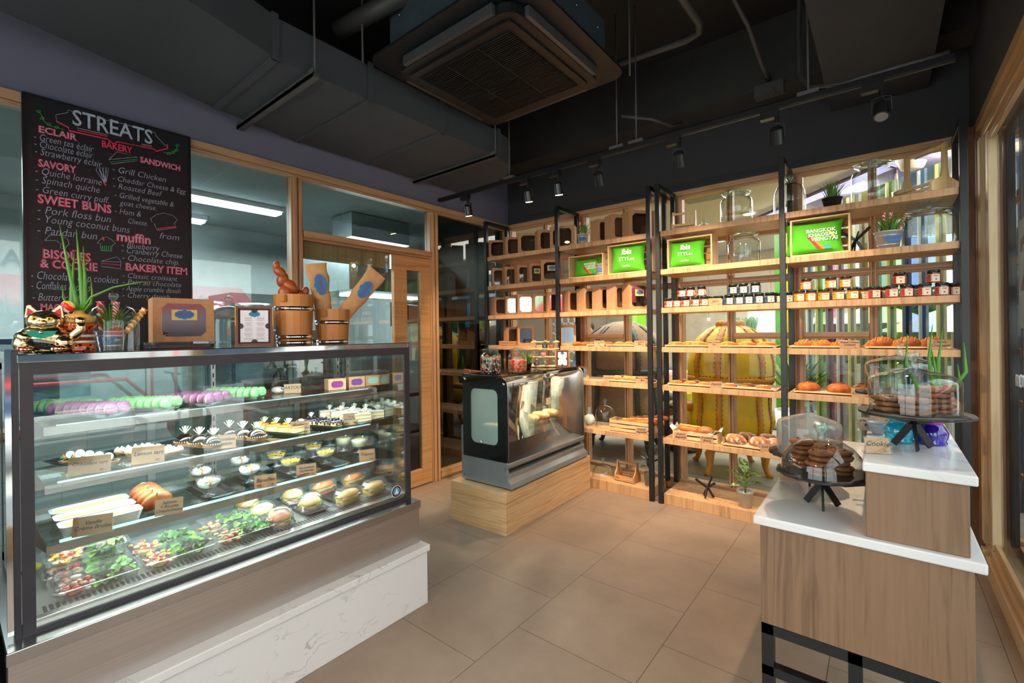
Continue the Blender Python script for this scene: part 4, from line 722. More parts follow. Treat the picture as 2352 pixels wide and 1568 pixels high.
# ------------------------------------------------------------------ two tier marble topped counter on the right
CW = wood('counter_walnut', (128, 98, 74), (104, 76, 55), 'z', .9, .5, 2.2)
t = thing('display_counter', 'two tier wooden counter with white marble tops on black steel legs', 'counter', (-.30, 1.575, 0)); MT = marble('marble_top', (222, 220, 222), .12)
MB().box(-.017, .490, -.012, 1.30, .805, .832).build('lower_marble_top', MT, t, bev=.004)
MB().box(0, .468, 0, 1.28, .505, .804).build('lower_cabinet', CW, t, bev=.002)
MB().box(.258, .462, .006, 1.27, .8325, 1.012).build('upper_cabinet', CW, t, bev=.002); MB().box(.252, .476, -.008, 1.29, 1.013, 1.038).build('upper_marble_top', MT, t, bev=.004)
for x in (.0, .215, .436):
    for y in (0, 1.248): MB().box(x, x+.032, y, y+.032, 0, .504).build('leg', BLACK, t)
MB().box(.0, .468, 0, .032, .474, .5045).box(.0, .468, 0, .03, .35, .378).box(0, .03, .03, 1.25, .476, .504).box(.438, .468, .03, 1.25, .476, .504).build('steel_frame', BLACK, t)
MB().tube([(.02, .03, .49), (.02, .38, .36)], .012, 4).build('brace', BLACK, t)
# leaning menu board by the door
t = thing('clipboard_board', 'tall brown wooden board with metal clip leaning on the wall beside the silver display', 'board', (-3.02, 3.05, 0)); b = MB(); b.prism([(0, .0), (.20, 0), (.30, 1.05), (.0, 1.07)], -.012, .012, 'y').build('board', wood('board_red_brown', (150, 84, 42), (116, 60, 28), 'z', .6), t, rot=(0, 0, 0))
MB().box(.05, .11, -.018, -.012, 1.00, 1.03).tube([(.06, -.016, 1.03), (.08, -.018, 1.07), (.10, -.016, 1.03)], .004, 6).build('metal_clip', CHROME, t)
ORD = ['first', 'second', 'third', 'fourth', 'fifth', 'sixth', 'seventh', 'eighth', 'ninth', 'tenth', 'eleventh', 'twelfth', 'thirteenth', 'fourteenth', 'fifteenth', 'sixteenth']
# ------------------------------------------------------------------ logo badge used by the shop
BADGE = [(-.5, -.16), (-.42, -.16), (-.36, -.26), (-.14, -.26), (-.08, -.33), (.08, -.33), (.14, -.26), (.36, -.26), (.42, -.16), (.5, -.16), (.56, 0), (.5, .16), (.42, .16), (.36, .26), (.14, .26), (.08, .33), (-.08, .33), (-.14, .26), (-.36, .26), (-.42, .16), (-.5, .16), (-.56, 0)]
PURP = mat('logo_purple', (120, 60, 130), .5, var=0)
def badge(par, w, loc, rot, letters=True, name='logo_badge'):
    o = MB().prism([(x*w, z*w) for x, z in BADGE], -.0006, .0006, 'z').build(name, BLUE, par, loc=loc, rot=rot)
    if letters: text('logo_lettering', 'STREATS', w*.25, PURP, o, (0, 0, .0008), (0, 0, 0), ext=.0003, sx=.92, bold=w*.008)
    return o
# ------------------------------------------------------------------ cake boxes
CFILM = glass('box_film', (.9, .9, .93), 2.2, rough=.03); KDARK = mat('kraft_inside', (104, 74, 54), .9, var=.03)
def cake_box(w, d, h, label, P, rz, group='brown window cake boxes', win=(.72, .74), leaf=True, film=CFILM, sticker=0, inner=True):
    t = thing('cake_box', label, 'box', P, rz, group); x, y = w/2, d/2; a, c = w*win[0]/2, h*win[1]/2; zc = h*.5; q = min(a, c)*.28
    vs = [(-x, -y, 0), (x, -y, 0), (x, -y, h), (-x, -y, h)]; k = [(-a+q, zc-c), (a-q, zc-c), (a, zc-c+q), (a, zc+c-q), (a-q, zc+c), (-a+q, zc+c), (-a, zc+c-q), (-a, zc-c+q)]
    b = MB(); b.add(vs+[(u, -y, v) for u, v in k], [(0, 1, 6, 5, 4), (0, 4, 11), (0, 11, 10, 3), (3, 10, 9), (3, 9, 8, 2), (2, 8, 7), (2, 7, 6, 1)])
    b.add([(-x, -y, 0), (x, -y, 0), (x, y, 0), (-x, y, 0), (-x, -y, h), (x, -y, h), (x, y, h), (-x, y, h)], [(0, 3, 2, 1), (4, 5, 6, 7), (1, 2, 6, 5), (2, 3, 7, 6), (3, 0, 4, 7)])
    b.build('carton', KRAFT, t, fix=False, solid=.0016)
    MB().prism(k, -y+.001, -y+.0018, 'y').build('film_window', film, t)
    if inner: MB().box(-x+.004, x-.004, y-.02, y-.004, .003, h-.004).build('carton_back', KDARK, t)
    if leaf: b = MB(); [b.ball((-a+q*.4+dx*w, -y-.0008, zc-c+q*.2+dz*w), (.022*w, .0006, .016*w), 8, 4) for dx, dz in ((-.01, .03), (.035, .05), (.03, .0), (0, .055))]; b.build('leaf_print', INK, t, fix=False)
    if sticker: s = MB().box(-.21*w, .21*w, -y-.0012, -y-.0004, zc+.0*h, zc+.24*h).build('paper_sticker', mat('sticker_cream', (226, 200, 120), .6), t); badge(s, w*.29, (0, -y-.0016, zc+.13*h), FRONT, sticker > 1)
    return t
SF1, SF2 = glass('film_shine', (.86, .92, .97), 9, rough=.05), glass('film_green', (.55, .9, .3), 6, rough=.05)
rows = [(2.205, [(1146, .20, .19, 38), (1180, .19, .20, 52), (1217, .23, .205, 40), (1256, .20, .21, 50), (1296, .24, .215, 22), (1384, .16, .215, 62), (1421, .19, .225, 58), (1468, .24, .235, 52)], 'top shelf'),
        (1.895, [(1146, .15, .20, 48), (1174, .16, .20, 55), (1202, .15, .20, 55), (1231, .15, .205, 52), (1269, .22, .215, 35)], 'second shelf'),
        (1.585, [(1146, .16, .195, 66), (1177, .15, .20, 42), (1207, .17, .205, 40), (1241, .16, .205, 42), (1276, .18, .205, 42), (1315, .15, .21, 60), (1349, .16, .215, 66), (1385, .16, .22, 70), (1417, .15, .225, 72), (1461, .20, .235, 52)], 'third shelf'),
        (1.268, [(1174, .14, .19, 62), (1206, .17, .20, 42), (1304, .15, .20, 30)], 'jar shelf'), (.960, [(1330, .17, .11, 30)], 'fifth shelf beside the silver display')]
for z, row, nm in rows:
    for i, (px, w_, h_, th) in enumerate(row):
        yy = 3.835+(.02 if i % 2 else 0); P = Vector((at(px, 700, y=yy).x, yy, z+.001)); f = {(1.585, 1): SF1, (1.585, 2): SF1, (1.585, 3): SF2, (1.585, 4): SF1}.get((z, i), CFILM)
        lb = '%s brown cake box from the left on the %s of the left shelving' % (ORD[i], nm)
        if z == 2.205 and i > 4: lb = '%s of three cake boxes right of the top shelf flower pot' % ('left', 'middle', 'right')[i-5]
        if z == 1.585 and i == 9: lb = 'brown cake box with cream logo sticker at the right end of the third shelf'
        if f is SF2: lb = 'brown cake box with a green shining window on the third shelf'
        if z == .960: lb = 'low brown window box standing behind the framed menu on the fifth shelf'
        r = h_*.5 if z > 1 else .12
        cake_box(w_, min(.13, w_*.72), h_, lb, P, radians(th), win=(.74, .76), film=f, sticker=(2 if (z, i) == (1.585, 9) else 1 if z == 1.895 and i > 2 else 0), leaf=px > 1150)
# ------------------------------------------------------------------ jam jars
LIDM = mat('jar_lid_green', (22, 54, 48), .25, .4); CREAM = mat('label_cream', (228, 214, 186), .6, var=.01)
def jar_proto(kind, jam, fruit):
    t = thing('jam_jar', 'x', 'jar', (0, 0, 0)); r = .0345
    MB().lathe([(0, 0), (r*.95, 0), (r, .004), (r, .056), (r*.86, .064), (0, .064)], 6, smooth=False, ph=0).build('jar_glass', mat('jam_'+kind, jam, .12, coat=.8, var=.15), t)
    MB().lathe([(0, .064), (.030, .064), (.031, .067), (.031, .076), (.029, .078), (0, .078)], 20).build('lid', LIDM, t)
    q = r*1.015; c = [(q*cos(pi/3*k), q*sin(pi/3*k)) for k in (3, 4, 5, 6)]; b = MB()
    for (x0, y0), (x1, y1) in zip(c, c[1:]): b.add([(x0, y0, .008), (x1, y1, .008), (x1, y1, .052), (x0, y0, .052)], [(0, 1, 2, 3)])
    lb = b.build('label', CREAM, t, fix=False); fm = spots('fruit_'+kind, fruit, 110)
    for s in (3, 5):
        (x0, y0), (x1, y1) = c[s-3], c[s-2]
        u0, u1 = (.02, .75) if s == 3 else (.25, .98); g = 1.02
        p0, p1 = (x0+(x1-x0)*u0, y0+(y1-y0)*u0), (x0+(x1-x0)*u1, y0+(y1-y0)*u1)
        MB().add([(p0[0]*g, p0[1]*g, .009), (p1[0]*g, p1[1]*g, .009), (p1[0]*g, p1[1]*g, .051), (p0[0]*g, p0[1]*g, .051)], [(0, 1, 2, 3)]).build('fruit_print', fm, lb, fix=False)
    MB().xf((0, -q*.866-.0006, .022), (pi/2, 0, 0)).cyl(.0045, -.0002, .0004, 10).build('fruit_dot', mat('dot_'+kind, fruit[0], .5), lb)
    MB().box(-.010, .010, -q*.866-.001, -q*.866-.0003, .041, .045).build('red_mark', mat('mark_red', (190, 40, 30), .5), lb)
    return t
JK = {'cherry': jar_proto('cherry', (90, 14, 12), [(178, 24, 22), (206, 60, 40), (60, 110, 40), (228, 214, 186)]), 'blueberry': jar_proto('blueberry', (26, 16, 30), [(40, 60, 110), (28, 44, 84), (50, 96, 44), (90, 110, 150)]),
      'orange': jar_proto('orange', (150, 62, 8), [(240, 150, 20), (246, 176, 40), (70, 120, 40), (232, 130, 16)]), 'strawberry': jar_proto('strawberry', (110, 18, 14), [(190, 30, 40), (150, 24, 32), (70, 120, 50), (206, 60, 60)])}
used = set()
def jar(kind, px, z, y, label):
    P = (at(px, 700, y=y).x, y, z); rz = radians(random.Random(px).uniform(-14, 14)+22)
    if kind not in used: used.add(kind); o = JK[kind]; o.location = P; o.rotation_euler = (0, 0, rz); o['label'] = label; o['group'] = 'jam jars'
    else: dup(JK[kind], P, rz, label, 'jam jars')
def jars(kind, xs, z, y, where):
    for i, px in enumerate(xs): jar(kind, px, z, y if not isinstance(y, list) else y[i], '%s %s jam jar from the left %s' % (ORD[i], kind, where))
jz = 1.5855
jars('cherry', [1536, 1555.5, 1575, 1597, 1617.5, 1637], jz, [3.74, 3.74, 3.74, 3.73, 3.73, 3.80], 'in the bottom row'); jars('cherry', [1567, 1587, 1612], jz+.079, 3.745, 'in the top row above the jam card')
jars('blueberry', [1652, 1674, 1697.5, 1720, 1744, 1768, 1789, 1811], jz, [3.80, 3.73, 3.73, 3.73, 3.73, 3.73, 3.80, 3.79], 'in the bottom row'); jars('blueberry', [1684, 1708, 1736], jz+.079, 3.745, 'stacked on the other jars')
jars('orange', [1837, 1864, 1893, 1926, 1959, 1984], jz, [3.73]*5+[3.80], 'in the bottom row'); jars('orange', [1853, 1909.5, 1944], jz+.079, 3.74, 'stacked on the other jars')
jars('strawberry', [2008, 2031, 2049, 2082, 2104, 2125, 2164, 2188], jz, [3.73, 3.81, 3.73, 3.73, 3.81, 3.73, 3.73, 3.82], 'in the bottom row'); jars('strawberry', [2067, 2145], jz+.079, 3.745, 'stacked on the other jars')
# ------------------------------------------------------------------ price cards
CARD = mat('card_kraft', (178, 136, 100), .8, var=.03, scale=80); INKB = mat('pen_ink', (52, 44, 50), .8, var=0); ACR = glass('acrylic_holder', (.97, .99, .98), .45)
def card(txt, P, label, w=.085, h=.05, rz=0, lean=.12, size=None, stand=True, acr=False, price=None):
    t = thing('price_card', label, 'card', P, rz, 'handwritten kraft price cards'); c = MB().box(-w/2, w/2, -.0006, .0006, 0, h).build('card_face', CARD, t, rot=(-lean, 0, 0))
    if not acr: MB().add([(-w*.4, .001, 0), (w*.4, .001, 0), (w*.3, h*.45, 0), (-w*.3, h*.45, 0)], [(0, 1, 2, 3)]).build('card_foot', CARD, t, fix=False, solid=.0006)
    else: MB().box(-w/2-.004, w/2+.004, -.0032, -.0024, -.001, h+.004).build('acrylic_front', ACR, t, rot=(-lean, 0, 0)); MB().box(-w/2-.004, w/2+.004, -.002, .035, -.0012, .0).build('acrylic_foot', ACR, t)
    n = txt.count('\n')+1; sz = size or min(h*.5, h*.78/n, w*1.95/max(len(q) for q in txt.split('\n')))
    text('handwriting', txt, sz, INKB, c, (0, -.0011, h*(.60 if price else .52)), FRONT, shear=.3, sx=1, ext=.0002, sp=.95, bold=.0003)
    if price: text('handwritten_price', price, h*.2, INKB, c, (w*.30, -.0011, h*.16), FRONT, shear=.3, ext=.0002)
    return t
def scard(txt, px, z, label, price='55.-', w=.085, h=.05, y=3.70, rz=18):
    return card(txt, (at(px, 760, y=y).x, y, z+.001), label, w, h, radians(rz), .1, price=price)
scard('Jam', 1643, 1.585, 'kraft card reading Jam among the jars', '252.-', .09, .056, 3.692)
scard('Ham Cheese\nBun', 1640, 1.268, 'kraft card reading Ham Cheese Bun', y=3.685); scard('Danish', 1643, .960, 'kraft card reading Danish', y=3.685)
scard('French Cheese\nCroissant', 1951, 1.268, 'kraft card reading French Cheese Croissant', '65.-', .11, .055, 3.69); scard('Classic\nCroissant', 2159, 1.268, 'kraft card reading Classic Croissant at the right end', '55.-', .12, .058, 3.69)
scard('Pain au\nChocolate', 1975, .960, 'kraft card reading Pain au Chocolate', '55.-', .10, .058, 3.69)
scard('Pork Floss\nBun', 1376, 1.268, 'kraft card reading Pork Floss Bun on the left shelving', y=3.70, w=.09); scard('Custard\nBun', 1469, 1.268, 'kraft card reading Custard Bun beside the middle posts', y=3.69, w=.09)
scard('Chocolate Bun', 1397, .960, 'kraft card reading Chocolate Bun', y=3.70, w=.10, h=.052); scard('Mocca Cream\nBun', 1474, .960, 'kraft card reading Mocca Cream Bun', y=3.69, w=.115, h=.06)
scard('French\nBaguette', 1470, .530, 'kraft card reading French Baguette on the left crate', '90.-', .10, .058, 3.683); scard('French\nBaguette', 1560, .530, 'kraft card reading French Baguette on the cloth lined crate', '80.-', .095, .06, 3.685); scard('Krutthon\nBread', 1620, .530, 'kraft card reading Krutthon Bread', '80.-', .09, .055, 3.685)
scard('Rustic Bread', 1762, .530, 'kraft card reading Rustic Bread', '120.-', .105, .058, 3.685)
# ------------------------------------------------------------------ bread trays and breads
def tray(pxa, pxb, z, label, y0=3.70, d=.24, paper=True, py=760):
    xa, xb = at(pxa, py, y=y0).x, at(pxb, py, y=y0).x; w_ = xb-xa; t = thing('wooden_tray', label, 'tray', ((xa+xb)/2, y0+d/2, z+.001))
    MB().prism(rrect(w_, d, .02), 0, .006).build('tray_base', PALEX, t); b = MB(); o_, i_ = rrect(w_, d, .02), rrect(w_-.02, d-.02, .015); k = len(o_)
    b.add([(x, y, .0) for x, y in o_]+[(x, y, .016) for x, y in o_]+[(x, y, .016) for x, y in i_]+[(x, y, .006) for x, y in i_], [(j*k+i, j*k+(i+1) % k, (j+1)*k+(i+1) % k, (j+1)*k+i) for j in range(3) for i in range(k)]); b.build('tray_rim', PALEX, t)
    if paper: MB().add([(x, y, .0085+.004*sin(i*1.7)) for i, (x, y) in enumerate([(-w_*.46, -d*.42), (-w_*.1, -d*.45), (w_*.3, -d*.42), (w_*.46, -d*.35), (w_*.46, d*.4), (0, d*.44), (-w_*.46, d*.42)])], [tuple(range(7))]).build('parchment', mat('parchment', (214, 206, 190), .9), t, solid=.0008)
    return t
TZ = .0095
GOLD = crust('golden_bun', (238, 150, 50), (200, 84, 18), 16); GOLD2 = crust('baked_pastry', (224, 140, 60), (164, 74, 20), 14); CRO = crust('croissant_crust', (220, 130, 46), (150, 62, 14), 10); CRO2 = crust('croissant_pale', (238, 160, 66), (200, 104, 28), 8)
RUST = crust('rustic_loaf', (196, 128, 72), (140, 80, 38), 14, .6, powder=.6); BAG = crust('baguette_crust', (228, 140, 52), (164, 72, 18), 9); COOK = crust('cookie_dough', (160, 98, 50), (98, 56, 26), 22, .8)
def croissant(P, rz, L, m, label, group):
    t = thing('croissant', label, 'croissant', P, rz, group); b = MB(); n, k = 26, 14; vs = []
    for i in range(n+1):
        u = -1+2*i/n; r = L*.175*max(.04, (1-abs(u)**1.8))*(1+.13*abs(((i*7/n) % 1)-.5)*2-.06); bx, by = L*.5*u, -L*.14*(1-u*u)+.0
        for j in range(k):
            a = 2*pi*j/k; vs.append((bx+r*.15*cos(a)*u, by+r*.95*cos(a), r*.92*(sin(a)+1)*.98))
    b.add(vs, [(i*k+j, i*k+(j+1) % k, (i+1)*k+(j+1) % k, (i+1)*k+j) for i in range(n) for j in range(k)], True); b.build('pastry_body', m, t)
    b = MB()
    for q in range(5):
        u = -.62+q*.31; r = L*.178*(1-abs(u)**1.8); pts = [(L*.5*u+.012*cos(a), -L*.14*(1-u*u)+r*1.0*cos(a), r*.93*(sin(a)+1)+.0005) for a in [pi*.04+i*pi*.92/8 for i in range(9)]]; b.tube(pts, .0035, 6)
    b.build('layer_ridges', CRO2 if m is CRO else GOLD, t)['kind'] = 'stuff'; return t
def on_tray(px, y, z, py=760): return (at(px, py, y=y).x, y, z+TZ)
tray(1809, 1972, 1.268, 'pale wooden tray of cheese croissants on the right shelving'); tray(1985, 2188, 1.268, 'pale wooden tray of classic croissants at the right end')
for i, (px, y, L) in enumerate(((1845, 3.79, .15), (1888, 3.79, .15), (1932, 3.80, .15))): croissant(on_tray(px, y, 1.268), radians(16), L, CRO2, ('left', 'middle', 'right')[i]+' front cheese croissant on the tray', 'cheese croissants')
croissant(on_tray(1866, 3.88, 1.268), radians(10), .13, CRO2, 'cheese croissant at the back between two others', 'cheese croissants')
for i, (px, y, L) in enumerate(((2024, 3.79, .21), (2083, 3.79, .21), (2138, 3.81, .20))): croissant(on_tray(px, y, 1.268), radians(12), L, CRO, ('left', 'middle', 'right')[i]+' darker classic croissant on the right tray', 'classic croissants')
def bun(P, rx, ry, h, m, label, group, name='bread_bun', cat='bun', top=None, seed=1, rz=0, sq=0):
    t = thing(name, label, cat, P, rz, group); b = MB(); n, k = 24, 9; vs = [(0, 0, 0)]; rd = random.Random(seed); wob = [1+rd.uniform(-.05, .05) for _ in range(n)]
    for j in range(k):
        a = pi/2*j/(k-1); q = cos(a)**.7 if j < k-1 else 0.02; zz = h*sin(a)*.82+h*.18*(j > 0)
        for i in range(n): th = 2*pi*i/n; s = (abs(cos(th))**4+abs(sin(th))**4)**(-.25) if sq else 1; vs.append((rx*q*s*cos(th)*wob[i]*(.9 if j == 0 else 1), ry*q*s*sin(th)*wob[i]*(.9 if j == 0 else 1), max(0, zz)))
    fs = [(0, 1+(i+1) % n, 1+i) for i in range(n)]+[(1+j*n+i, 1+j*n+(i+1) % n, 1+(j+1)*n+(i+1) % n, 1+(j+1)*n+i) for j in range(k-1) for i in range(n)]+[tuple(1+(k-1)*n+i for i in range(n))]
    b.add(vs, fs, True).build('bun_body', m, t)
    if top:
        tm, kind = top
        if kind == 'patch': MB().xf((0, 0, h*.80)).lathe([(min(rx, ry)*.55, 0), (min(rx, ry)*.50, h*.22), (min(rx, ry)*.25, h*.30), (0, h*.31)], 14, sx=rx/min(rx, ry), sy=1).build('topping', tm, t)
        if kind == 'crumbs':
            c = MB(); [c.ball((rd.uniform(-.5, .5)*rx, rd.uniform(-.5, .5)*ry, h*.97), (.006, .006, .004), 6, 4) for _ in range(16)]; c.build('topping', tm, t, fix=False)['kind'] = 'stuff'
    return t
CHEE = mat('melted_cheese', (250, 190, 60), .4, var=.1); REDT = crust('floss_topping', (206, 84, 30), (160, 40, 16), 60, .9); NUT = mat('nut_crumbs', (226, 196, 140), .7, var=.2); CUST = mat('custard_orange', (250, 160, 40), .25)
tray(1524, 1783, 1.268, 'long pale wooden tray of ham cheese buns'); 
for i, (px, y) in enumerate(((1553, 3.79), (1583, 3.84), (1605, 3.78), (1672, 3.78), (1715, 3.80), (1760, 3.78))): bun(on_tray(px, y, 1.268), .068, .045, .030, GOLD, ORD[i]+' ham cheese bun from the left on the long tray', 'ham cheese buns', top=(CHEE, 'patch'), seed=i, rz=.2)
tray(1530, 1783, .960, 'long pale wooden tray of danish pastries', d=.26)
for i, (px, y, m) in enumerate(((1553, 3.80, CUST), (1568, 3.90, CUST), (1585, 3.80, CUST), (1596, 3.88, NUT), (1617, 3.78, CUST), (1676, 3.78, NUT), (1716, 3.86, NUT), (1753, 3.78, NUT))):
    bun(on_tray(px, y, .960, 880), .050, .043, .022, GOLD if m is CUST else GOLD2, '%s danish pastry from the left, %s' % (ORD[i], 'with orange custard' if m is CUST else 'with nut topping'), 'danish pastries', 'danish_pastry', 'pastry', (m, 'patch' if m is CUST else 'crumbs'), i, .2, 1)
tray(1818, 2000, .960, 'pale wooden tray of chocolate pastries on the right shelving', d=.26)
for i, (px, y) in enumerate(((1857, 3.80), (1927, 3.80), (1985, 3.86))): bun(on_tray(px, y, .960, 890), .068, .05, .062, CRO, ('left', 'middle', 'right')[i]+' chocolate filled pastry on the right shelving', 'chocolate pastries', 'chocolate_pastry', 'pastry', (crust('dark_top', (150, 70, 24), (96, 40, 14), 10), 'patch'), i, .3, 1)
tray(1345, 1385, 1.268, 'left pale tray of pork floss buns'); tray(1390, 1482, 1.268, 'middle pale tray of buns on the left shelving')
for i, (px, y) in enumerate(((1326, 3.79), (1345, 3.79), (1363, 3.80), (1396, 3.80), (1422, 3.79), (1444, 3.80), (1484, 3.80))): bun(on_tray(px, y, 1.268), .055, .04, .028, crust('floss_bun', (226, 120, 44), (176, 66, 20), 30, .8) if i < 4 else GOLD, ORD[i]+' small bun from the left on the fourth shelf of the left shelving', 'buns on the left shelving', top=(REDT if i < 4 else CHEE, 'patch'), seed=i)
tray(1384, 1482, .960, 'pale tray of cream buns on the left shelving')
for i, (px, y) in enumerate(((1417, 3.80), (1431, 3.87), (1441, 3.80), (1458, 3.80), (1481, 3.80))): bun(on_tray(px, y, .960, 870), .05, .045, .038, crust('choco_bun', (230, 180, 110), (184, 110, 46), 9), ORD[i]+' cream bun from the left on the fifth shelf of the left shelving', 'cream buns', seed=i+3)
tray(1655, 1800, .530, 'pale wooden tray of rustic bread loaves', d=.26, py=1020)
for i, (px, y, rz) in enumerate(((1689, 3.79, -.35), (1716, 3.90, -.3), (1738+8, 3.79, -.3), (1766, 3.93, -.3), (1785, 3.82, .2))): bun(on_tray(px, y, .530, 1010), .085, .055, .07, RUST, ('front left', 'back left', 'front middle', 'back right', 'front right')[i]+' floured rustic loaf on the lowest bread tray', 'rustic loaves', 'rustic_loaf', 'bread', seed=i, rz=rz)
def crate(P, w_, d, h, n, label, rz=0, m=None, up=False, name='wooden_crate', ends=True):
    t = thing(name, label, 'crate', P, rz); m = m or PALEX; g = h/n
    for s in (-1, 1):
        for i in range(n): MB().box(-w_/2, w_/2, s*d/2-.004, s*d/2+.004, i*g+g*.12, i*g+g*.80).build('slat', m, t)
        MB().box(s*w_/2-.005, s*w_/2+.005, -d/2+.004, d/2-.004, 0, h).build('end_board', m, t)
    MB().box(-w_/2+.005, w_/2-.005, -d/2+.004, d/2-.004, .004, .010).build('bottom_board', m, t); return t
xa, xb = at(1400, 990, y=3.70).x, at(1492, 990, y=3.70).x; crate(((xa+xb)/2, 3.78, .531), xb-xa, .15, .10, 3, 'slatted wooden crate holding two long baguettes')
def baguette(a, b_, r, label):
    a, b_ = Vector(a), Vector(b_); t = thing('baguette', label, 'bread', a, 0, 'baguettes'); n = 16; pts = [(b_-a)*i/n for i in range(n+1)]; rs = [r*max(.25, (1-abs(2*i/n-1)**4))**.5 for i in range(n+1)]
    MB().tube(pts, rs, 14, flat=.75).build('loaf', BAG, t, sub=1)
    s = MB()
    for i in range(5): p = (b_-a)*(.2+.15*i); s.bar(p+Vector((-.02, -r*.1, r*.72)), p+Vector((.03, r*.1, r*.70)), .014, .006)
    s.build('score_marks', mat('score_cream', (240, 190, 110), .8), t)['kind'] = 'stuff'; return t
baguette((xa+.04, 3.75, .60), (xb+.10, 3.77, .64), .040, 'front baguette sticking out of the slatted crate'); baguette((xa+.08, 3.82, .61), (xb+.11, 3.84, .665), .038, 'back baguette in the slatted crate')
xa, xb = at(1546, 1000, y=3.71).x, at(1645, 1000, y=3.71).x; xm = (xa+xb)/2; crate((xm, 3.79, .531), xb-xa, .16, .075, 2, 'cloth lined pale crate with small baguettes and bread', .04)
NAP = mat('white_napkin', (222, 218, 214), .9)
b = MB(); rd = random.Random(5); gw, gh = 14, 7; vs = [((-.5+i/gw)*(xb-xa+.05), (-.5+j/gh)*.17, .050+.012*sin(i*1.1+j)+(.045 if i in (0, gw) else 0)+(.035 if i == gw-1 else 0)) for j in range(gh+1) for i in range(gw+1)]
b.add(vs, [(j*(gw+1)+i, j*(gw+1)+i+1, (j+1)*(gw+1)+i+1, (j+1)*(gw+1)+i) for j in range(gh) for i in range(gw)], True); tag(b.build('napkin', NAP, loc=(xm, 3.79, .535), solid=.002), 'white cloth napkin lining the small bread crate', 'napkin')
baguette((xm-.14, 3.76, .615), (xm+.02, 3.80, .60), .042, 'dark small baguette in the cloth lined crate'); bun((xm+.06, 3.79, .59), .06, .05, .05, crust('brown_bread', (186, 116, 66), (150, 88, 46), 12), 'brown bread roll in the cloth lined crate', 'breads in crates', 'bread_roll', 'bread')
tag(MB().ball((0, 0, .05), (.05, .04, .05), 9, 6, wob=.5, seed=4).ball((-.01, .01, .11), (.022, .02, .05), 8, 6, wob=.6, seed=5).build('paper_bag', NAP, loc=(at(1352, 950, y=3.80).x, 3.82, .532)), 'crumpled white paper beside the empty glass dome', 'paper')
# ------------------------------------------------------------------ glassware on the shelves
def glass_jar(P, r, h, label, lid=True, tilt=.0, m=None, group='large glass jars', name='glass_jar', neck=.66):
    t = thing(name, label, 'jar', P, 0, group); m = m or CLEAR; k = h
    MB().lathe([(0, .004), (r*.90, .004), (r*.97, .012), (r, .04*k/.2), (r, .62*k), (r*.93, .70*k), (r*neck, .76*k), (r*neck, .82*k), (r*.84, .85*k), (r*.84, .86*k)], 32).build('jar_body', m, t)
    MB().lathe([(0, 0), (r*.92, 0), (r*.96, .006)], 32).build('jar_base', GREENG, t)
    if lid: o = MB().lathe([(r*.60, .0), (r*.60, .03*k), (r*.88, .035*k), (r*.90, .045*k), (r*.5, .085*k), (r*.12, .095*k), (r*.12, .11*k), (r*.17, .14*k), (r*.10, .17*k), (0, .175*k)], 28).build('lid', GREENG, t, loc=(0, 0, .845*k), rot=(tilt, tilt*.7, 0))
    return t
def dome(P, r, h, label, m=None, knob=.022, name='glass_dome', shape='bell', par=None):
    t = thing(name, label, 'glass dome', P); m = m or CLEAR
    pr = {'bell': [(r, 0), (r, h*.55), (r*.95, h*.72), (r*.8, h*.88), (r*.5, h*.97), (r*.12, h)], 'flat': [(r, 0), (r, h*.80), (r*.96, h*.90), (r*.85, h*.96), (r*.5, h*1.06), (r*.12, h*1.16)],
          'round': [(r, 0), (r*.98, h*.25), (r*.90, h*.52), (r*.74, h*.75), (r*.5, h*.92), (r*.26, h*.99), (r*.1, h*1.0)]}[shape]
    MB().lathe(pr, 40).build('bell', m, t); z = pr[-1][1]
    k = knob
    if shape == 'flat': kp = [(r*.12, z), (k*.7, z+k*.8), (k*.6, z+k*1.8), (k*1.05, z+k*2.3), (k*1.1, z+k*2.9), (k*.8, z+k*3.1), (0, z+k*3.1)]
    else: kp = [(r*.1, z), (k*.5, z+k*.4), (k*.45, z+k*.8), (k*.95, z+k*1.5), (k, z+k*2.0), (k*.7, z+k*2.6), (0, z+k*2.85)]
    MB().lathe(kp, 24).build('knob', GREENG, t); return t
def shp(px, py, y, z): return (at(px, py, y=y).x, y, z+.001)
glass_jar(shp(1691, 470, 3.84, 2.205), .112, .27, 'lidded glass jar on the top shelf left of the tall glass dome'); glass_jar(shp(1709, 570, 3.84, 1.895) , .112, .25, 'lidded glass jar on the second shelf left of the far right posts')
glass_jar(shp(2007, 430, 3.84, 2.205), .122, .30, 'glass jar with crooked lid right of the small grass pot', tilt=.10); glass_jar(shp(2133, 520, 3.84, 1.895), .128, .25, 'big greenish glass jar at the right end of the second shelf', tilt=.06)
dome(shp(1813, 430, 3.84, 2.205), .10, .24, 'tall glass dome standing behind the black post on the top shelf'); dome(shp(1390, 950, 3.80, .530), .088, .20, 'empty glass dome left of the baguette crate')
t = dome(shp(1386, 1085, 3.80, .085), .105, .105, 'low empty glass dome on the plinth beside the carrier', shape='round')
t = thing('domed_cover', 'green glass cover lying alone on the top shelf', 'lid', shp(1617, 505, 3.82, 2.205)); MB().lathe([(.075, 0), (.078, .006), (.04, .028), (.012, .034), (.012, .04), (.018, .052), (.01, .062), (0, .064)], 26).build('lid_disc', GREENG, t)
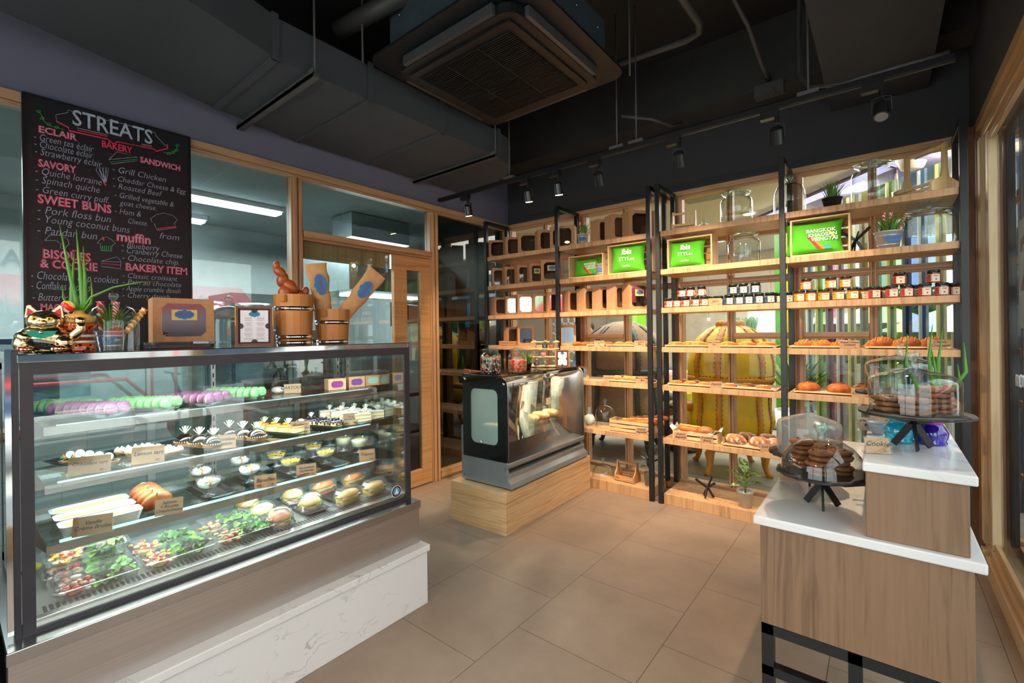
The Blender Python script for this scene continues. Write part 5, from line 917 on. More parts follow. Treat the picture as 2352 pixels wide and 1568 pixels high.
# ------------------------------------------------------------------ grass pots, carriers, crates with cushions
GR = mat('grass_blade', (86, 132, 36), .5, var=.25, scale=30); ZINC = mat('zinc_pot', (200, 204, 208), .35, .45, var=.02)
def grass_pot(P, r, h, L, label, potm, n=90, seed=0, bad=True, flat=False, candy=0, group='pots of artificial grass'):
    t = thing('grass_pot', label, 'plant pot', P, radians(20), group); pot = MB().lathe([(0, 0), (r*.74, 0), (r*.98, h*.93), (r*1.05, h*.94), (r*1.05, h), (r*.95, h), (r*.9, h*.9), (0, h*.9)], 28).build('pot', potm, t)
    if potm is ZINC:
        b = MB(); [b.lathe([(r*(.74+.24*u)+.0005, h*u-.003), (r*(.74+.24*u)+.002, h*u), (r*(.74+.24*u)+.0005, h*u+.003)], 28) for u in (.25, .75)]; b.build('pot_ribs', ZINC, pot)
    rd = random.Random(seed); b = MB()
    for i in range(n):
        a = rd.uniform(0, 6.283); q = rd.random()**.7; l = L*rd.uniform(.65, 1); s = q*rd.uniform(.4, .9); x, y = r*.7*q*cos(a), r*.7*q*sin(a)
        b.ribbon([(x+cos(a)*l*s*u*u, y+sin(a)*l*s*u*u, h*.9+l*u*(1-.3*s*u)) for u in (0, .35, .7, 1)], [.0028, .0030, .0022, .0003])
    b.build('grass', GR, t, fix=False)['kind'] = 'stuff'
    if bad: badge(t, r*1.15, (0, -r*.93, h*.55), (pi/2-.12, 0, 0), True)
    cm = [(226, 30, 60), (226, 60, 70), (240, 150, 30)]
    for i in range(candy):
        x, y = (-.02+.03*i, -.01+.01*i); tl = (.5 if i == 2 else -.05+.1*i); c = MB(); k = 24
        tw = stripes('twist_candy_%d' % (i % 3), [cm[i % 3], (250, 240, 236), cm[i % 3], (250, 250, 250)][:3+i % 2], 28, 'd') if 'twist_candy_%d' % (i % 3) not in MATS else MATS['twist_candy_%d' % (i % 3)]
        c.tube([(x+tl*.11*u, y, h*.9+L*.95*u*(1 if i != 2 else .8)) for u in [q/k for q in range(k+1)]], [.010+.0018*sin(q*1.9) for q in range(k+1)], 10); c.build('candy_stick', tw, t)
    return t
grass_pot(shp(1339, 530, 3.80, 2.205), .055, .105, .13, 'zinc pot of grass with red candy sticks between the top boxes', ZINC, seed=1, candy=3); grass_pot(shp(1381, 610, 3.76, 1.895), .057, .11, .12, 'zinc pot of grass between the two cushion crates', ZINC, seed=2)
grass_pot(shp(1911, 455, 3.80, 2.205), .058, .075, .14, 'black pot of short grass on the top right shelf', mat('black_pot', (34, 34, 36), .5), seed=3, bad=False); grass_pot(shp(2040, 550, 3.80, 1.895), .072, .115, .14, 'zinc pot of grass and candy sticks beside the black trivet', ZINC, seed=4, candy=3)
def carrier(P, rz, w_, d, h, label, m=PALE):
    t = thing('tray_carrier', label, 'carrier', P, rz); e = [(-d/2, 0), (d/2, 0), (d/2, .055), (.03, .085), (.017, .14), (.017, h-.01), (.008, h), (-.008, h), (-.017, h-.01), (-.017, .14), (-.03, .085), (-d/2, .055)]
    for s in (-1, 1): MB().prism(e, s*w_/2-.006, s*w_/2+.006, 'x').build('end_board', m, t, bev=.002)
    MB().bar((-w_/2, 0, h-.018), (w_/2, 0, h-.018), .014, .018).build('handle', m, t, bev=.003)
    for s in (-1, 1):
        for z in (.006, .034): MB().box(-w_/2, w_/2, s*d/2-.003, s*d/2+.003, z, z+.018).build('slat', m, t)
    for y in (-d*.3, 0, d*.3): MB().box(-w_/2, w_/2, y-.012, y+.012, .004, .009).build('bottom_slat', m, t)
    return t
carrier(shp(1571, 500, 3.80, 2.205), .15, .17, .09, .16, 'small pale wooden carrier at the left end of the top right shelf'); carrier(shp(2125, 410, 3.82, 2.205), radians(-42), .22, .20, .29, 'large pale wooden carrier with tall handle at the right end of the top shelf')
carrier(shp(1441, 1075, 3.80, .085), radians(-4), .18, .12, .17, 'orange lit wooden carrier on the plinth beside the rubber plant', OAK)
CG = mat('cushion_green', (74, 176, 22), .75, var=.04, scale=10)
def cushion(P, w_, h, label, rz, lean=.12):
    t = thing('cushion', label, 'cushion', P, rz, 'green printed cushions'); n = 18; b = MB(); vs = []
    for s in (-1, 1):
        for j in range(n+1):
            for i in range(n+1):
                u, v = -1+2*i/n, -1+2*j/n; e = max(0, (1-u**4)*(1-v**4))**.5; pin = 1-.10*(1-abs(v)**2*1.0)*(abs(u) > .0)*u*u; pin2 = 1-.10*(1-u*u)*v*v
                vs.append((w_/2*u*pin, s*(.038*e+.004*sin(9*u+3*v)*e), h/2*v*pin2+h/2))
    N2 = (n+1)**2
    b.add(vs, [(k*N2+j*(n+1)+i, k*N2+j*(n+1)+i+1, k*N2+(j+1)*(n+1)+i+1, k*N2+(j+1)*(n+1)+i) for k in (0, 1) for j in range(n) for i in range(n)], True)
    body = b.build('cushion_cover', CG, t, rot=(-lean, 0, 0)); return t, body
PW = mat('print_white', (240, 240, 236), .7, var=0)
def ibis(P, w_, h, label, rz):
    t, c = cushion(P, w_, h, label, rz); y = -.0445
    text('printed_word', 'ibis', h*.28, PW, c, (0, y, h*.70), FRONT, ext=.0012, bold=h*.008); text('printed_word', 'STYLes', h*.19, PW, c, (0, y, h*.44), FRONT, ext=.0012); text('printed_word', 'HOTELS', h*.085, PW, c, (0, y+.002, h*.19), FRONT, ext=.0012)
def bangkok(P, w_, h, label, rz):
    t, c = cushion(P, w_, h, label, rz); y = -.0415
    for i, (col, dx) in enumerate((((214, 30, 40), 0), ((240, 130, 20), 1), ((40, 150, 180), 2), ((40, 150, 180), 3), ((240, 200, 40), 4.2))):
        x0 = -.12*w_+dx*.055*w_; MB().prism([(x0, .5*h), (x0+.06*w_, .5*h), (x0+.06*w_+.20*w_, .10*h), (x0+.20*w_, .10*h)] if i != 4 else [(x0+.10*w_, .66*h), (x0+.15*w_, .66*h), (x0+.26*w_, .44*h), (x0+.21*w_, .44*h)], y+.003+.0003*i, y+.0036+.0003*i, 'y').build('printed_stripe', mat('stripe_%d%d%d' % col, col, .7, var=0), c)
    for i, (wd, z) in enumerate((('BANGKOK', .66), ('KHAOSAN', .53), ('VIENGTAI', .40))): text('printed_word', wd, h*.15, PW, c, (.12*w_+.01*i, y-.001, h*z), FRONT, ext=.0012, bold=h*.003)
def wcrate(pxa, pxb, py, z, h, label, rz=0, y=3.69, d=.17):
    xa, xb = at(pxa, py, y=y).x, at(pxb, py, y=y).x; w_ = xb-xa; t = thing('wooden_crate', label, 'crate', ((xa+xb)/2, y+d/2, z+.001), rz)
    for s in (-1, 1): MB().box(s*w_/2-.005, s*w_/2+.005, -d/2, d/2, 0, h).build('side_board', PALE, t)
    MB().box(-w_/2+.005, w_/2-.005, -d/2, d/2, 0, .009).build('lower_board', PALEX, t); MB().box(-w_/2+.005, w_/2-.005, -d/2, d/2, h-.009, h).build('upper_board', PALEX, t)
    for i in range(4): MB().box(-w_/2+.005, w_/2-.005, d/2-.008, d/2, .012+i*h*.24, .012+i*h*.24+h*.19).build('back_slat', mat('pine_knotty', (196, 136, 72), .6, var=.1), t)
    return (xa+xb)/2, w_
x, w_ = wcrate(1307, 1384, 610, 1.895, .20, 'shallow wooden crate with the striped cushion on the left shelving'); bangkok((x-.01, 3.755, 1.906), w_*.86, .165, 'green cushion with striped lettering on the left shelving', 0)
x, w_ = wcrate(1397, 1494, 590, 1.895, .252, 'wooden crate holding the square hotel cushion left of the twin posts'); ibis((x-.03, 3.735, 1.906), .31, .245, 'square green hotel cushion left of the twin posts', .06)
x, w_ = wcrate(1534, 1634, 585, 1.895, .235, 'wooden crate holding the hotel cushion right of the twin posts'); ibis((x-.035, 3.735, 1.906), .285, .21, 'green hotel cushion right of the twin posts', .04)
x, w_ = wcrate(1817, 1951, 555, 1.895, .25, 'wooden crate holding the striped cushion right of the far post'); bangkok((x-.035, 3.735, 1.906), .335, .225, 'green cushion with striped lettering on the right shelving', .05)
def trivet(P, s, label, rz=0, par=None):
    t = par or thing('folding_trivet', label, 'trivet', P, rz)
    for a in (0, 1, 2):
        th = a*2*pi/3+.4; c = Vector((cos(th), sin(th), 0)); MB().bar(tuple(-c*s*.70+Vector((0, 0, s*1.12))), (0, 0, s*.62), .018, .007, up=(-sin(th), cos(th), 0)).bar((0, 0, s*.64), tuple(c*s*.36+Vector((0, 0, .006))), .018, .007, up=(-sin(th), cos(th), 0)).build('crossed_leg', BLACK, t)
    return t
trivet(shp(1966, 560, 3.80, 1.895), .135, 'black crossed leg trivet on the second shelf beside the grass pot'); trivet(shp(1625, 1110, 3.78, .085), .125, 'black crossed leg trivet on the plinth')
# plants on the plinth
def bigleaf(P, label, m, n, L, w_, seed, potm, r=.055, ph=.09, stemh=.18):
    t = thing('potted_plant', label, 'plant', P); rd = random.Random(seed); MB().lathe([(0, 0), (r*.78, 0), (r, ph), (r*1.06, ph), (r*1.06, ph+.006), (r*.95, ph+.006), (r*.9, ph-.01), (0, ph-.01)], 24).build('pot', potm, t)
    MB().tube([(0, 0, ph-.01), (.004, 0, ph+stemh*.5), (0, 0, ph+stemh)], .007, 8).build('stem', mat('stem_green', (110, 140, 60), .5), t)
    for i in range(n):
        a = i*2.4+seed; z = ph+stemh*(.15+.85*i/(n-1)); e = rd.uniform(.45, .75) if i < n-2 else 1.2; l = L*rd.uniform(.8, 1.05); c, s = cos(a), sin(a)
        d = Vector((c*cos(e), s*cos(e), sin(e))); p0 = Vector((0, 0, z)); pts = [p0+d*l*u-Vector((0, 0, .30*l*u*u)) for u in (0, .2, .4, .6, .8, 1)]
        MB().ribbon(pts, [.002, w_*.65, w_, w_*.85, w_*.45, .0005]).build('leaf', m, t, fix=False)
    return t
bigleaf(shp(1712, 1165, 3.76, .085), 'white veined leafy plant in a zinc pot on the plinth', spots('dumbcane_leaf', [(92, 140, 60), (206, 222, 170), (170, 196, 130), (70, 120, 46)], 90), 9, .175, .040, 4, ZINC, .056, .110, .15)
bigleaf(shp(1492, 1100, 3.80, .085), 'dark leafed rubber plant in a grey pot behind the middle posts', mat('rubber_leaf', (44, 62, 36), .25, var=.2), 10, .17, .026, 2, mat('grey_pot', (140, 136, 128), .6), .050, .100, .20)
# ------------------------------------------------------------------ chalk menu board
t = thing('menu_board', 'tall black chalk menu board hanging on the glazed left wall', 'menu board', (-3.325, .275, 1.30)); BX = -3.296
MB().box(0, .025, 0, .70, 0, 1.315).build('board', mat('chalkboard', (24, 24, 32), .45, var=.05), t); MB().box(0, .032, -.006, .004, 0, 1.32).box(0, .032, .696, .706, 0, 1.32).box(0, .032, 0, .70, 1.312, 1.322).build('board_edge', BLACK, t)
CHW = mat('chalk_white', (176, 188, 208), .9, var=.12, scale=60, emit=0); CHP = mat('chalk_pink', (236, 56, 92), .9, var=.1); CHG = mat('chalk_green', (60, 190, 70), .9, var=.1)
def bp(px, py): P = at(px, py, x=BX); return Vector((.0295, P.y-.275, P.z-1.30))
def Z1(x, y): return bp(x/4.126, 180+y/4.126)
def Z2(x, y): return bp(x/4.126, 500+y/4.126)
def chalk(s, a, b, size, m=CHW, back=None, shear=.25, bold=None):
    bold = (-size*.011 if size < .07 else 0) if bold is None else bold
    L_ = (b-a).y; o = text('chalk_lettering', s, size, m, t, (a.x, a.y, (a.z+b.z)/2), FACE_X, ext=.0003, shear=shear, align='LEFT', bold=bold); w0 = max(v.co.x for v in o.data.vertices)-min(v.co.x for v in o.data.vertices); o.scale = (L_/w0, 1, 1)
    if back: q = text('chalk_outline', s, size, back, t, (a.x-.0012, a.y-.002, (a.z+b.z)/2), FACE_X, ext=.0003, shear=shear, align='LEFT', bold=size*.045); q.scale = o.scale
for s, c, sz in (('- Green tea éclair', (315, 553, 880, 665), .05), ('- Chocolate éclair', (318, 620, 875, 725), .05), ('- Strawberry éclair', (322, 690, 960, 810), .05), ('- Quiche lorraine', (325, 868, 955, 985), .052), ('- Spinach quiche', (330, 965, 935, 1045), .052), ('- Green curry puff.', (330, 1052, 1025, 1150), .05),
                 ('- Pork floss bun', (345, 1245, 1040, 1330), .056), ('- Young coconut buns', (345, 1330, 1220, 1430), .056), ('- Pandan bun', (345, 1430, 910, 1500), .056), ('- Grill Chicken', (1055, 860, 1565, 955), .048), ('- Cheddar Cheese & Egg', (1060, 940, 1755, 1075), .042), ('- Roasted Beef', (1065, 1015, 1530, 1095), .044),
                 ('- Grilled vegetable &', (1080, 1105, 1640, 1190), .044), ('goat cheese.', (1135, 1185, 1485, 1225), .042), ('- Ham &', (1080, 1250, 1330, 1290), .046), ('Cheese.', (1205, 1345, 1390, 1380), .042)): chalk(s, Z1(*c[:2]), Z1(*c[2:]), sz)
for s, c, sz in (('from', (1505, 165, 1690, 195), .05), ('- Blueberry', (1145, 262, 1505, 285), .048), ('- Cranberry Cheese', (1145, 325, 1720, 345), .046), ('- Chocolate chip.', (1150, 388, 1690, 415), .046), ('- Classic croissant', (1155, 562, 1675, 565), .042), ('- Pain au chocolate', (1155, 620, 1710, 625), .042), ('- Apple crumble danish', (1155, 680, 1705, 685), .042), ('- Cherry danish', (1155, 740, 1600, 745), .042),
                 ('- Chocolate chip cookies', (285, 545, 1115, 590), .058), ('- Conflakes cookies', (290, 640, 850, 665), .058), ('- Butter cookies', (300, 750, 850, 770), .055), ('- Lemon', (440, 940, 700, 950), .052)): chalk(s, Z2(*c[:2]), Z2(*c[2:]), sz)
for s, c, sz, z in (('ECLAIR', (365, 492, 715, 550), .046, Z1), ('SAVORY', (365, 805, 715, 865), .052, Z1), ('SWEET BUNS', (360, 1145, 1050, 1240), .062, Z1), ('SANDWICH', (1330, 770, 1705, 855), .046, Z1), ('muffin', (1105, 180, 1420, 212), .070, Z2), ('BAKERY ITEM', (1190, 480, 1765, 500), .058, Z2), ('BISQÜES', (405, 352, 850, 372), .062, Z2), ('& COOKIE', (385, 442, 920, 465), .060, Z2), ('MACARON', (385, 845, 800, 862), .046, Z2)):
    chalk(s, z(*c[:2]), z(*c[2:]), sz, CHW, CHP, -sz*.012)
chalk('STREATS', Z1(680, 385), Z1(1440, 555), .115, CHW, None, 0, .0012); chalk('BAKERY', Z1(960, 620), Z1(1250, 685), .05, CHP, None, 0, .001)
def line(pts, m, r=.0012, z=Z1, nm='chalk_line'): return MB().tube([z(*p) for p in pts], r, 4, cap=False).build(nm, m, t, fix=False)
line([(640, 325), (530, 345), (535, 400), (650, 470)], CHW); line([(640, 325), (640, 300), (1020, 400), (1060, 385), (1095, 412), (1470, 515), (1480, 545), (1580, 650)], CHW)
line([(535, 405), (650, 465), (655, 495), (1020, 575), (1075, 620), (1110, 600), (1470, 670), (1475, 690), (1590, 665), (1585, 625)], CHP, .0035); line([(730, 468), (1020, 535)], CHW, .0016); line([(730, 488), (1020, 550)], CHP, .0026); line([(1340, 620), (1440, 640)], CHW, .0016); line([(1340, 632), (1440, 652)], CHP, .002)
for s in (0, 1): line([[(370, 315), (395, 350), (420, 410), (480, 450), (610, 487)], [(1680, 630), (1670, 680), (1630, 710), (1550, 703)]][s], CHG, .001, nm='chalk_vine')
for p in ((365, 312), (400, 378), (465, 435), (538, 462), (1682, 635), (1672, 680), (1640, 700), (1600, 712)): line([(p[0]+18*cos(a), p[1]+11*sin(a)) for a in [i*pi/4 for i in range(9)]], CHG, .001, nm='chalk_leaf')
line([(1030, 770), (1110, 695), (1300, 745), (1300, 780), (1060, 810), (1030, 770), (1300, 745)], CHW, nm='sandwich_drawing'); line([(1050, 792), (1300, 765)], CHG, .0016, nm='sandwich_filling')
for dx in (-45, -15, 15, 45): line([(990, 990), (960+dx*1.1, 870), (965+dx, 840), (985+dx, 850), (1005, 990)], CHW, nm='whisk_drawing')
line([(985, 985), (1005, 1015)], CHP, .004, nm='whisk_handle')
line([(425, 215), (470, 165), (560, 165), (640, 200), (655, 250), (610, 295), (570, 290), (580, 250), (530, 215), (425, 215)], CHW, z=Z2, nm='croissant_drawing'); line([(960, 250), (920, 240), (960, 200), (1010, 180), (1060, 210), (1095, 240), (1065, 262), (1055, 315), (960, 310), (950, 262)], CHW, z=Z2, nm='muffin_drawing')
for i in range(5): line([(970+i*20, 265), (974+i*18, 308)], CHG, .0016, Z2, 'muffin_case')
line([(980, 180), (985, 215)], CHP, .004, Z2, 'cherry_drawing'); line([(960, 410), (1110, 370), (1145, 410), (1140, 485), (965, 460), (960, 410), (1145, 420)], CHW, z=Z2, nm='cake_drawing'); line([(965, 430), (1140, 448)], CHP, .0022, Z2, 'cake_filling')
line([(1440, 1360), (1425, 1330), (1480, 1290), (1550, 1275), (1640, 1300), (1680, 1340), (1650, 1375), (1670, 1415), (1490, 1440), (1460, 1375)], CHW, nm='cupcake_drawing'); line([(1490, 1425), (1670, 1405)], CHP, .004, nm='cupcake_case')
rd = random.Random(9); b = MB(); g = MB()
for i in range(90):
    q = bp(rd.uniform(66, 425), rd.uniform(330, 690)); (b if i % 2 else g).bar(q, q+Vector((0, rd.uniform(-.006, .006), rd.uniform(-.006, .006))), .0018, .0008)
b.build('chalk_confetti', CHP, t, fix=False)['kind'] = 'stuff'; g.build('chalk_confetti', CHG, t, fix=False)['kind'] = 'stuff'
# ------------------------------------------------------------------ things on top of the cake display
TT = 1.356
def tp(px, x=-2.15, py=800): return Vector((x, at(px, py, x=x).y, TT))
P = tp(105, -2.08); t = thing('lucky_cat', 'shiny golden beckoning cat figurine with red ears on the display case', 'figurine', P, radians(72)); GD = mat('cat_gold', (236, 214, 170), .16, 1, var=.02)
RD = mat('cat_red', (206, 24, 40), .25); TE = mat('cat_teal', (0, 140, 110), .15, .4)
MB().ball((0, 0, .045), (.060, .045, .050), 24, 14).ball((-.045, -.012, .030), (.028, .034, .030), 16, 10).ball((.045, -.012, .030), (.028, .034, .030), 16, 10).build('body', GD, t)
MB().ball((0, -.004, .100), (.045, .036, .034), 24, 14).ball((0, -.036, .094), (.014, .008, .010), 12, 8).build('head', GD, t)
for s in (-1, 1):
    MB().prism([(s*.045, .110), (s*.040, .147), (s*.034, .150), (s*.012, .126)], -.010, .006, 'y').build('ear', GD, t, bev=.003); MB().prism([(s*.040, .117), (s*.037, .141), (s*.018, .124)], -.0125, -.010, 'y').build('inner_ear', RD, t)
    MB().ball((s*.017, -.035, .106), (.010, .005, .006), 12, 6).build('eye', mat('cat_eye', (250, 200, 20), .3), t); MB().ball((s*.017, -.040, .106), (.0025, .0015, .004), 8, 5).build('pupil', INK, t); MB().tube([(s*.030, -.034, .117), (s*.017, -.037, .119), (s*.008, -.036, .114)], .0016, 5).build('eyebrow', INK, t)
    MB().ball((s*.038, -.040, .012), (.022, .018, .012), 14, 8).build('foot', GD, t)
    for i in range(3): MB().tube([(s*.038+(i-1)*.009, -.057, .006), (s*.038+(i-1)*.009, -.056, .018)], .0016, 5).build('toe_line', RD, t)
MB().ball((0, -.042, .100), (.004, .003, .003), 8, 5).build('nose', mat('cat_eye', (250, 200, 20)), t); MB().tube([(-.009, -.044, .089), (0, -.046, .086), (.009, -.044, .089)], .0014, 5).build('mouth', RD, t)
MB().lathe([(.040, .068), (.043, .071), (.040, .075)], 24, sy=.82).build('collar', RD, t); MB().prism([(-.036, .068), (.036, .068), (.026, .052), (0, .044), (-.026, .052)], -.047, -.036, 'y').build('bib', TE, t, bev=.004); MB().ball((0, -.046, .064), .006, 10, 6).build('bell', CHROME, t)
MB().tube([(.045, .0, .045), (.072, -.01, .055), (.086, -.014, .075), (.084, -.014, .098)], [.018, .016, .014, .013], 12).ball((.084, -.016, .100), (.014, .013, .014), 12, 8).build('raised_arm', GD, t)
MB().tube([(-.045, .0, .062), (-.050, -.03, .052), (-.030, -.048, .045)], [.016, .014, .011], 12).build('lower_arm', GD, t); MB().xf((.004, -.052, .026), (.25, 0, .0)).prism([(.030*cos(a)*1.15-.3*.016*sin(a), .016*sin(a)-.3*.030*cos(a)) for a in [i*pi/10 for i in range(20)]], -.003, .003, 'y').build('coin', CHROME, t, bev=.001)
text('coin_lettering', 'TJHSEAL', .017, INK, t, (.004, -.0557, .027), (pi/2+.25, .3, 0), shear=.1)
P = tp(183, -2.08); t = thing('vase', 'tiger patterned stacked ceramic vase with rings holding an onion', 'vase', P, radians(70)); TG = spots('tiger_glaze', [(206, 76, 10), (206, 76, 10), (226, 100, 20), (60, 24, 8)], 170, .1, .8)
MB().lathe([(0, 0), (.040, 0), (.042, .004), (.042, .020), (.038, .026), (.038, .0265), (0, .0265)], 28).build('vase_base', TG, t)
for i, (z, r, m) in enumerate(((.027, .042, (228, 214, 190)), (.037, .038, (120, 40, 20)), (.047, .042, (228, 214, 190)), (.055, .036, (130, 40, 20)))): MB().lathe([(0, z), (r-.004, z), (r, z+.005), (r-.004, z+.009), (0, z+.0095)], 28).build('vase_ring', mat('ring_%d%d%d' % m, m, .2), t)
MB().lathe([(0, .065), (.034, .065), (.038, .072), (.044, .085), (.047, .090), (.040, .092), (0, .090)], 28).build('vase_cup', TG, t)
P2 = P+Vector((0, 0, .0905)); t = thing('sprouting_onion', 'yellow onion with long green shoots standing in the vase', 'onion', P2, radians(70)); ON = mat('onion_skin', (224, 176, 96), .35, var=.08, stretch=(1, 1, .1))
MB().lathe([(0, 0), (.028, 0), (.040, .010), (.042, .020), (.034, .030), (.016, .035), (.012, .045), (0, .046)], 26).build('bulb', ON, t); text('bulb_writing', 'Welcom', .015, INKB, t, (0, -.0425, .018), FRONT)
SG = mat('shoot_green', (76, 140, 36), .4, var=.12, stretch=(1, 1, .1)); SC_ = 1/700
for x, h, bx in ((-.045, .285, -.004), (-.005, .275, .006), (.012, .22, .010), (-.010, .20, -.012), (.03, .12, .02), (-.04, .09, -.02)):
    MB().tube([(bx*.3, 0, .035), (bx*1.5, .0, .07), (bx+x*.45, 0, .04+h*.5), (x, 0, .04+h)], [.007, .008, .0055, .0008], 8, flat=.6).build('shoot', SG, t)
MB().tube([(.004, 0, .038), (.03, 0, .09), (.09, -.01, .125), (.16, -.02, .145), (.215, -.02, .150)], [.006, .008, .0065, .004, .0006], 8, flat=.5).build('shoot', SG, t)
t = thing('lollipop', 'red and yellow swirl lollipop beside the onion', 'lollipop', tp(166, -2.06, 790), radians(70)); zl = .135
MB().xf((-.01, -.0, zl+.012), (pi/2, 0, 0)).lathe([(0, .006), (.016, .005), (.019, 0), (.016, -.005), (0, -.006)], 24).build('candy_disc', stripes('lolly_swirl', [(220, 20, 30), (250, 190, 20), (240, 240, 230), (220, 20, 30)], 14, 'd', .1, distort=6), t); MB().tube([(-.01, 0, zl), (.0, 0, .06), (.004, 0, .0)], .002, 6).build('stick', WHITE, t); MB().ball((-.008, 0, zl-.010), (.004, .004, .003), 8, 5).build('gold_tie', mat('gold_tie', (230, 170, 20), .2, .6), t)
P = tp(255, -2.12); grass_pot(P, .042, .068, .115, 'zinc pot with candy sticks and grass under the bell glass on the display case', ZINC, n=70, seed=11, candy=3).rotation_euler = (0, 0, radians(70))
dome(tp(262, -2.13), .072, .165, 'bell glass covering the zinc candy pot on the display case', knob=.014)
t = thing('bakery_clamshell', 'black based clear lidded tray under the big cake box', 'container', tp(412, -2.28), radians(82)); MB().prism(rrect(.23, .16, .03), 0, .014).build('tray_base', DARK, t, bev=.004); MB().prism(rrect(.24, .17, .03), .014, .024).build('clear_lid', PLASTIC, t, bev=.004)
P = tp(418, -2.28)+Vector((0, 0, .0245)); cake_box(.205, .13, .175, 'big brown cake box with cream logo sticker on the display case', P, radians(83), win=(.72, .76), sticker=2, film=glass('film_purple', (.55, .5, .62), 4, rough=.12))
dome(tp(527, -2.48), .085, .19, 'empty bell glass behind the framed menu on the display case', knob=.018)
def menu_frame(P, rz, w_, h_, label, wedge=True):
    t = thing('framed_menu', label, 'menu frame', P, rz); FB = wood('frame_walnut', (112, 62, 40), (84, 44, 28), 'z', .6); f = .011; g = t; ln = (-.08, 0, 0)
    MB().box(-w_/2, w_/2, -.006, .006, 0, f).box(-w_/2, w_/2, -.006, .006, h_-f, h_).box(-w_/2, -w_/2+f, -.006, .006, f, h_-f).box(w_/2-f, w_/2, -.006, .006, f, h_-f).build('frame', FB, t, rot=ln)
    MB().box(-w_/2+f, w_/2-f, -.001, .003, f, h_-f).build('backing', mat('frame_backing', (50, 34, 30), .7), t, rot=ln); p = MB().box(-w_/2+f*1.7, w_/2-f*1.7, -.0022, -.0014, f*1.6, h_-f*1.6).build('menu_paper', mat('menu_paper', (226, 226, 238), .7, var=0), t, rot=ln)
    badge(p, w_*.27, (0, -.0028, h_*.80), FRONT, False)
    b = MB(); rd = random.Random(3)
    for c in (-1, 1):
        for i in range(22):
            if i % 5 == 4: continue
            L_ = w_*.12*rd.uniform(.6, 1); b.box(c*w_*.16-L_, c*w_*.16+L_, -.0026, -.0023, h_*.71-i*h_*.026, h_*.71-i*h_*.026+h_*.007)
    b.build('menu_print', mat('print_grey', (130, 126, 140), .8), p)['kind'] = 'stuff'
    for x, z, a in ((0, h_-f*1.6, pi), (0, f*1.6, 0), (-w_/2+f*1.7, h_/2, -pi/2), (w_/2-f*1.7, h_/2, pi/2)): MB().prism([(x+w_*.085*cos(a+q*pi/8), z+w_*.085*sin(a+q*pi/8)) for q in range(9)], -.0034, -.0024, 'y').build('paper_clip', DARK, p)
    if wedge: MB().prism([(-.002, 0), (.055, 0), (.004, h_*.98)], -w_/2-.001, -w_/2+.002, 'x').prism([(-.002, 0), (.055, 0), (.004, h_*.98)], w_/2-.002, w_/2+.001, 'x').box(-w_/2, w_/2, .045, .055, 0, .006).build('yellow_easel', mat('easel_yellow', (236, 178, 20), .6), t)
menu_frame(tp(585, -2.15), radians(64), .145, .175, 'walnut framed menu with yellow easel on the big display case')
WB = wood('teak_staves', (186, 124, 62), (140, 82, 36), 'z', .5)
def pail(P, r0, r1, h, bands, label):
    t = thing('wooden_pail', label, 'pail', P, radians(10)); n = 18; b = MB()
    b.lathe([(r0*.9, 0), (r0, .0), (r1, h), (r1-.010, h), (r0-.010, .012), (0, .012)], n, smooth=False).build('staves', WB, t); MB().bar((r1*.40-.0, -r1*.93, h-.004), (r1*.40, -r1*.93, h-.036), .032, .012).build('lug', WB, t)
    for z in bands: r = r0+(r1-r0)*z/h; MB().lathe([(r+.0005, z), (r+.0025, z), (r+.003, z+.018), (r+.0005, z+.018)], 36).build('metal_band', CHROME, t); MB().ball((r*.97, -r*.26, z+.009), .004, 8, 5).build('band_rivet', DS, t)
    return t
P = tp(677, -2.18); pail(P, .076, .088, .235, (.001, .028, .160), 'tall wooden pail with metal bands holding braided bread'); 
BRD = crust('braided_crust', (176, 88, 30), (128, 52, 16), 8, .3)
for i, (x, lobes, lb) in enumerate(((-.02, [(-.055, .17, .018), (-.04, .14, .026), (-.03, .105, .030), (.0, .075, .034), (-.02, .045, .036), (.0, .01, .036)], 'long braided bread leaning left out of the tall pail'), (.045, [(.01, .055, .020), (-.005, .035, .026), (.02, .01, .026)], 'short braided bread at the right of the tall pail'))):
    t = thing('braided_bread', lb, 'bread', P+Vector((0, x, .20)), radians(70), 'braided breads in the pail'); b = MB()
    for j, (dx, dz, r) in enumerate(lobes): b.xf((dx, 0, dz), (0, .5*(-1)**j-.3, 0)).ball((0, 0, 0), (r*.85, r*.7, r*1.25), 14, 10)
    b.build('braid', BRD, t)
P = tp(764, -2.18); pail(P, .074, .086, .172, (.001, .098), 'short wooden pail with metal bands holding paper bags')
PB = mat('paper_bag_kraft', (196, 150, 104), .85, var=.06, bump=.5, scale=24)
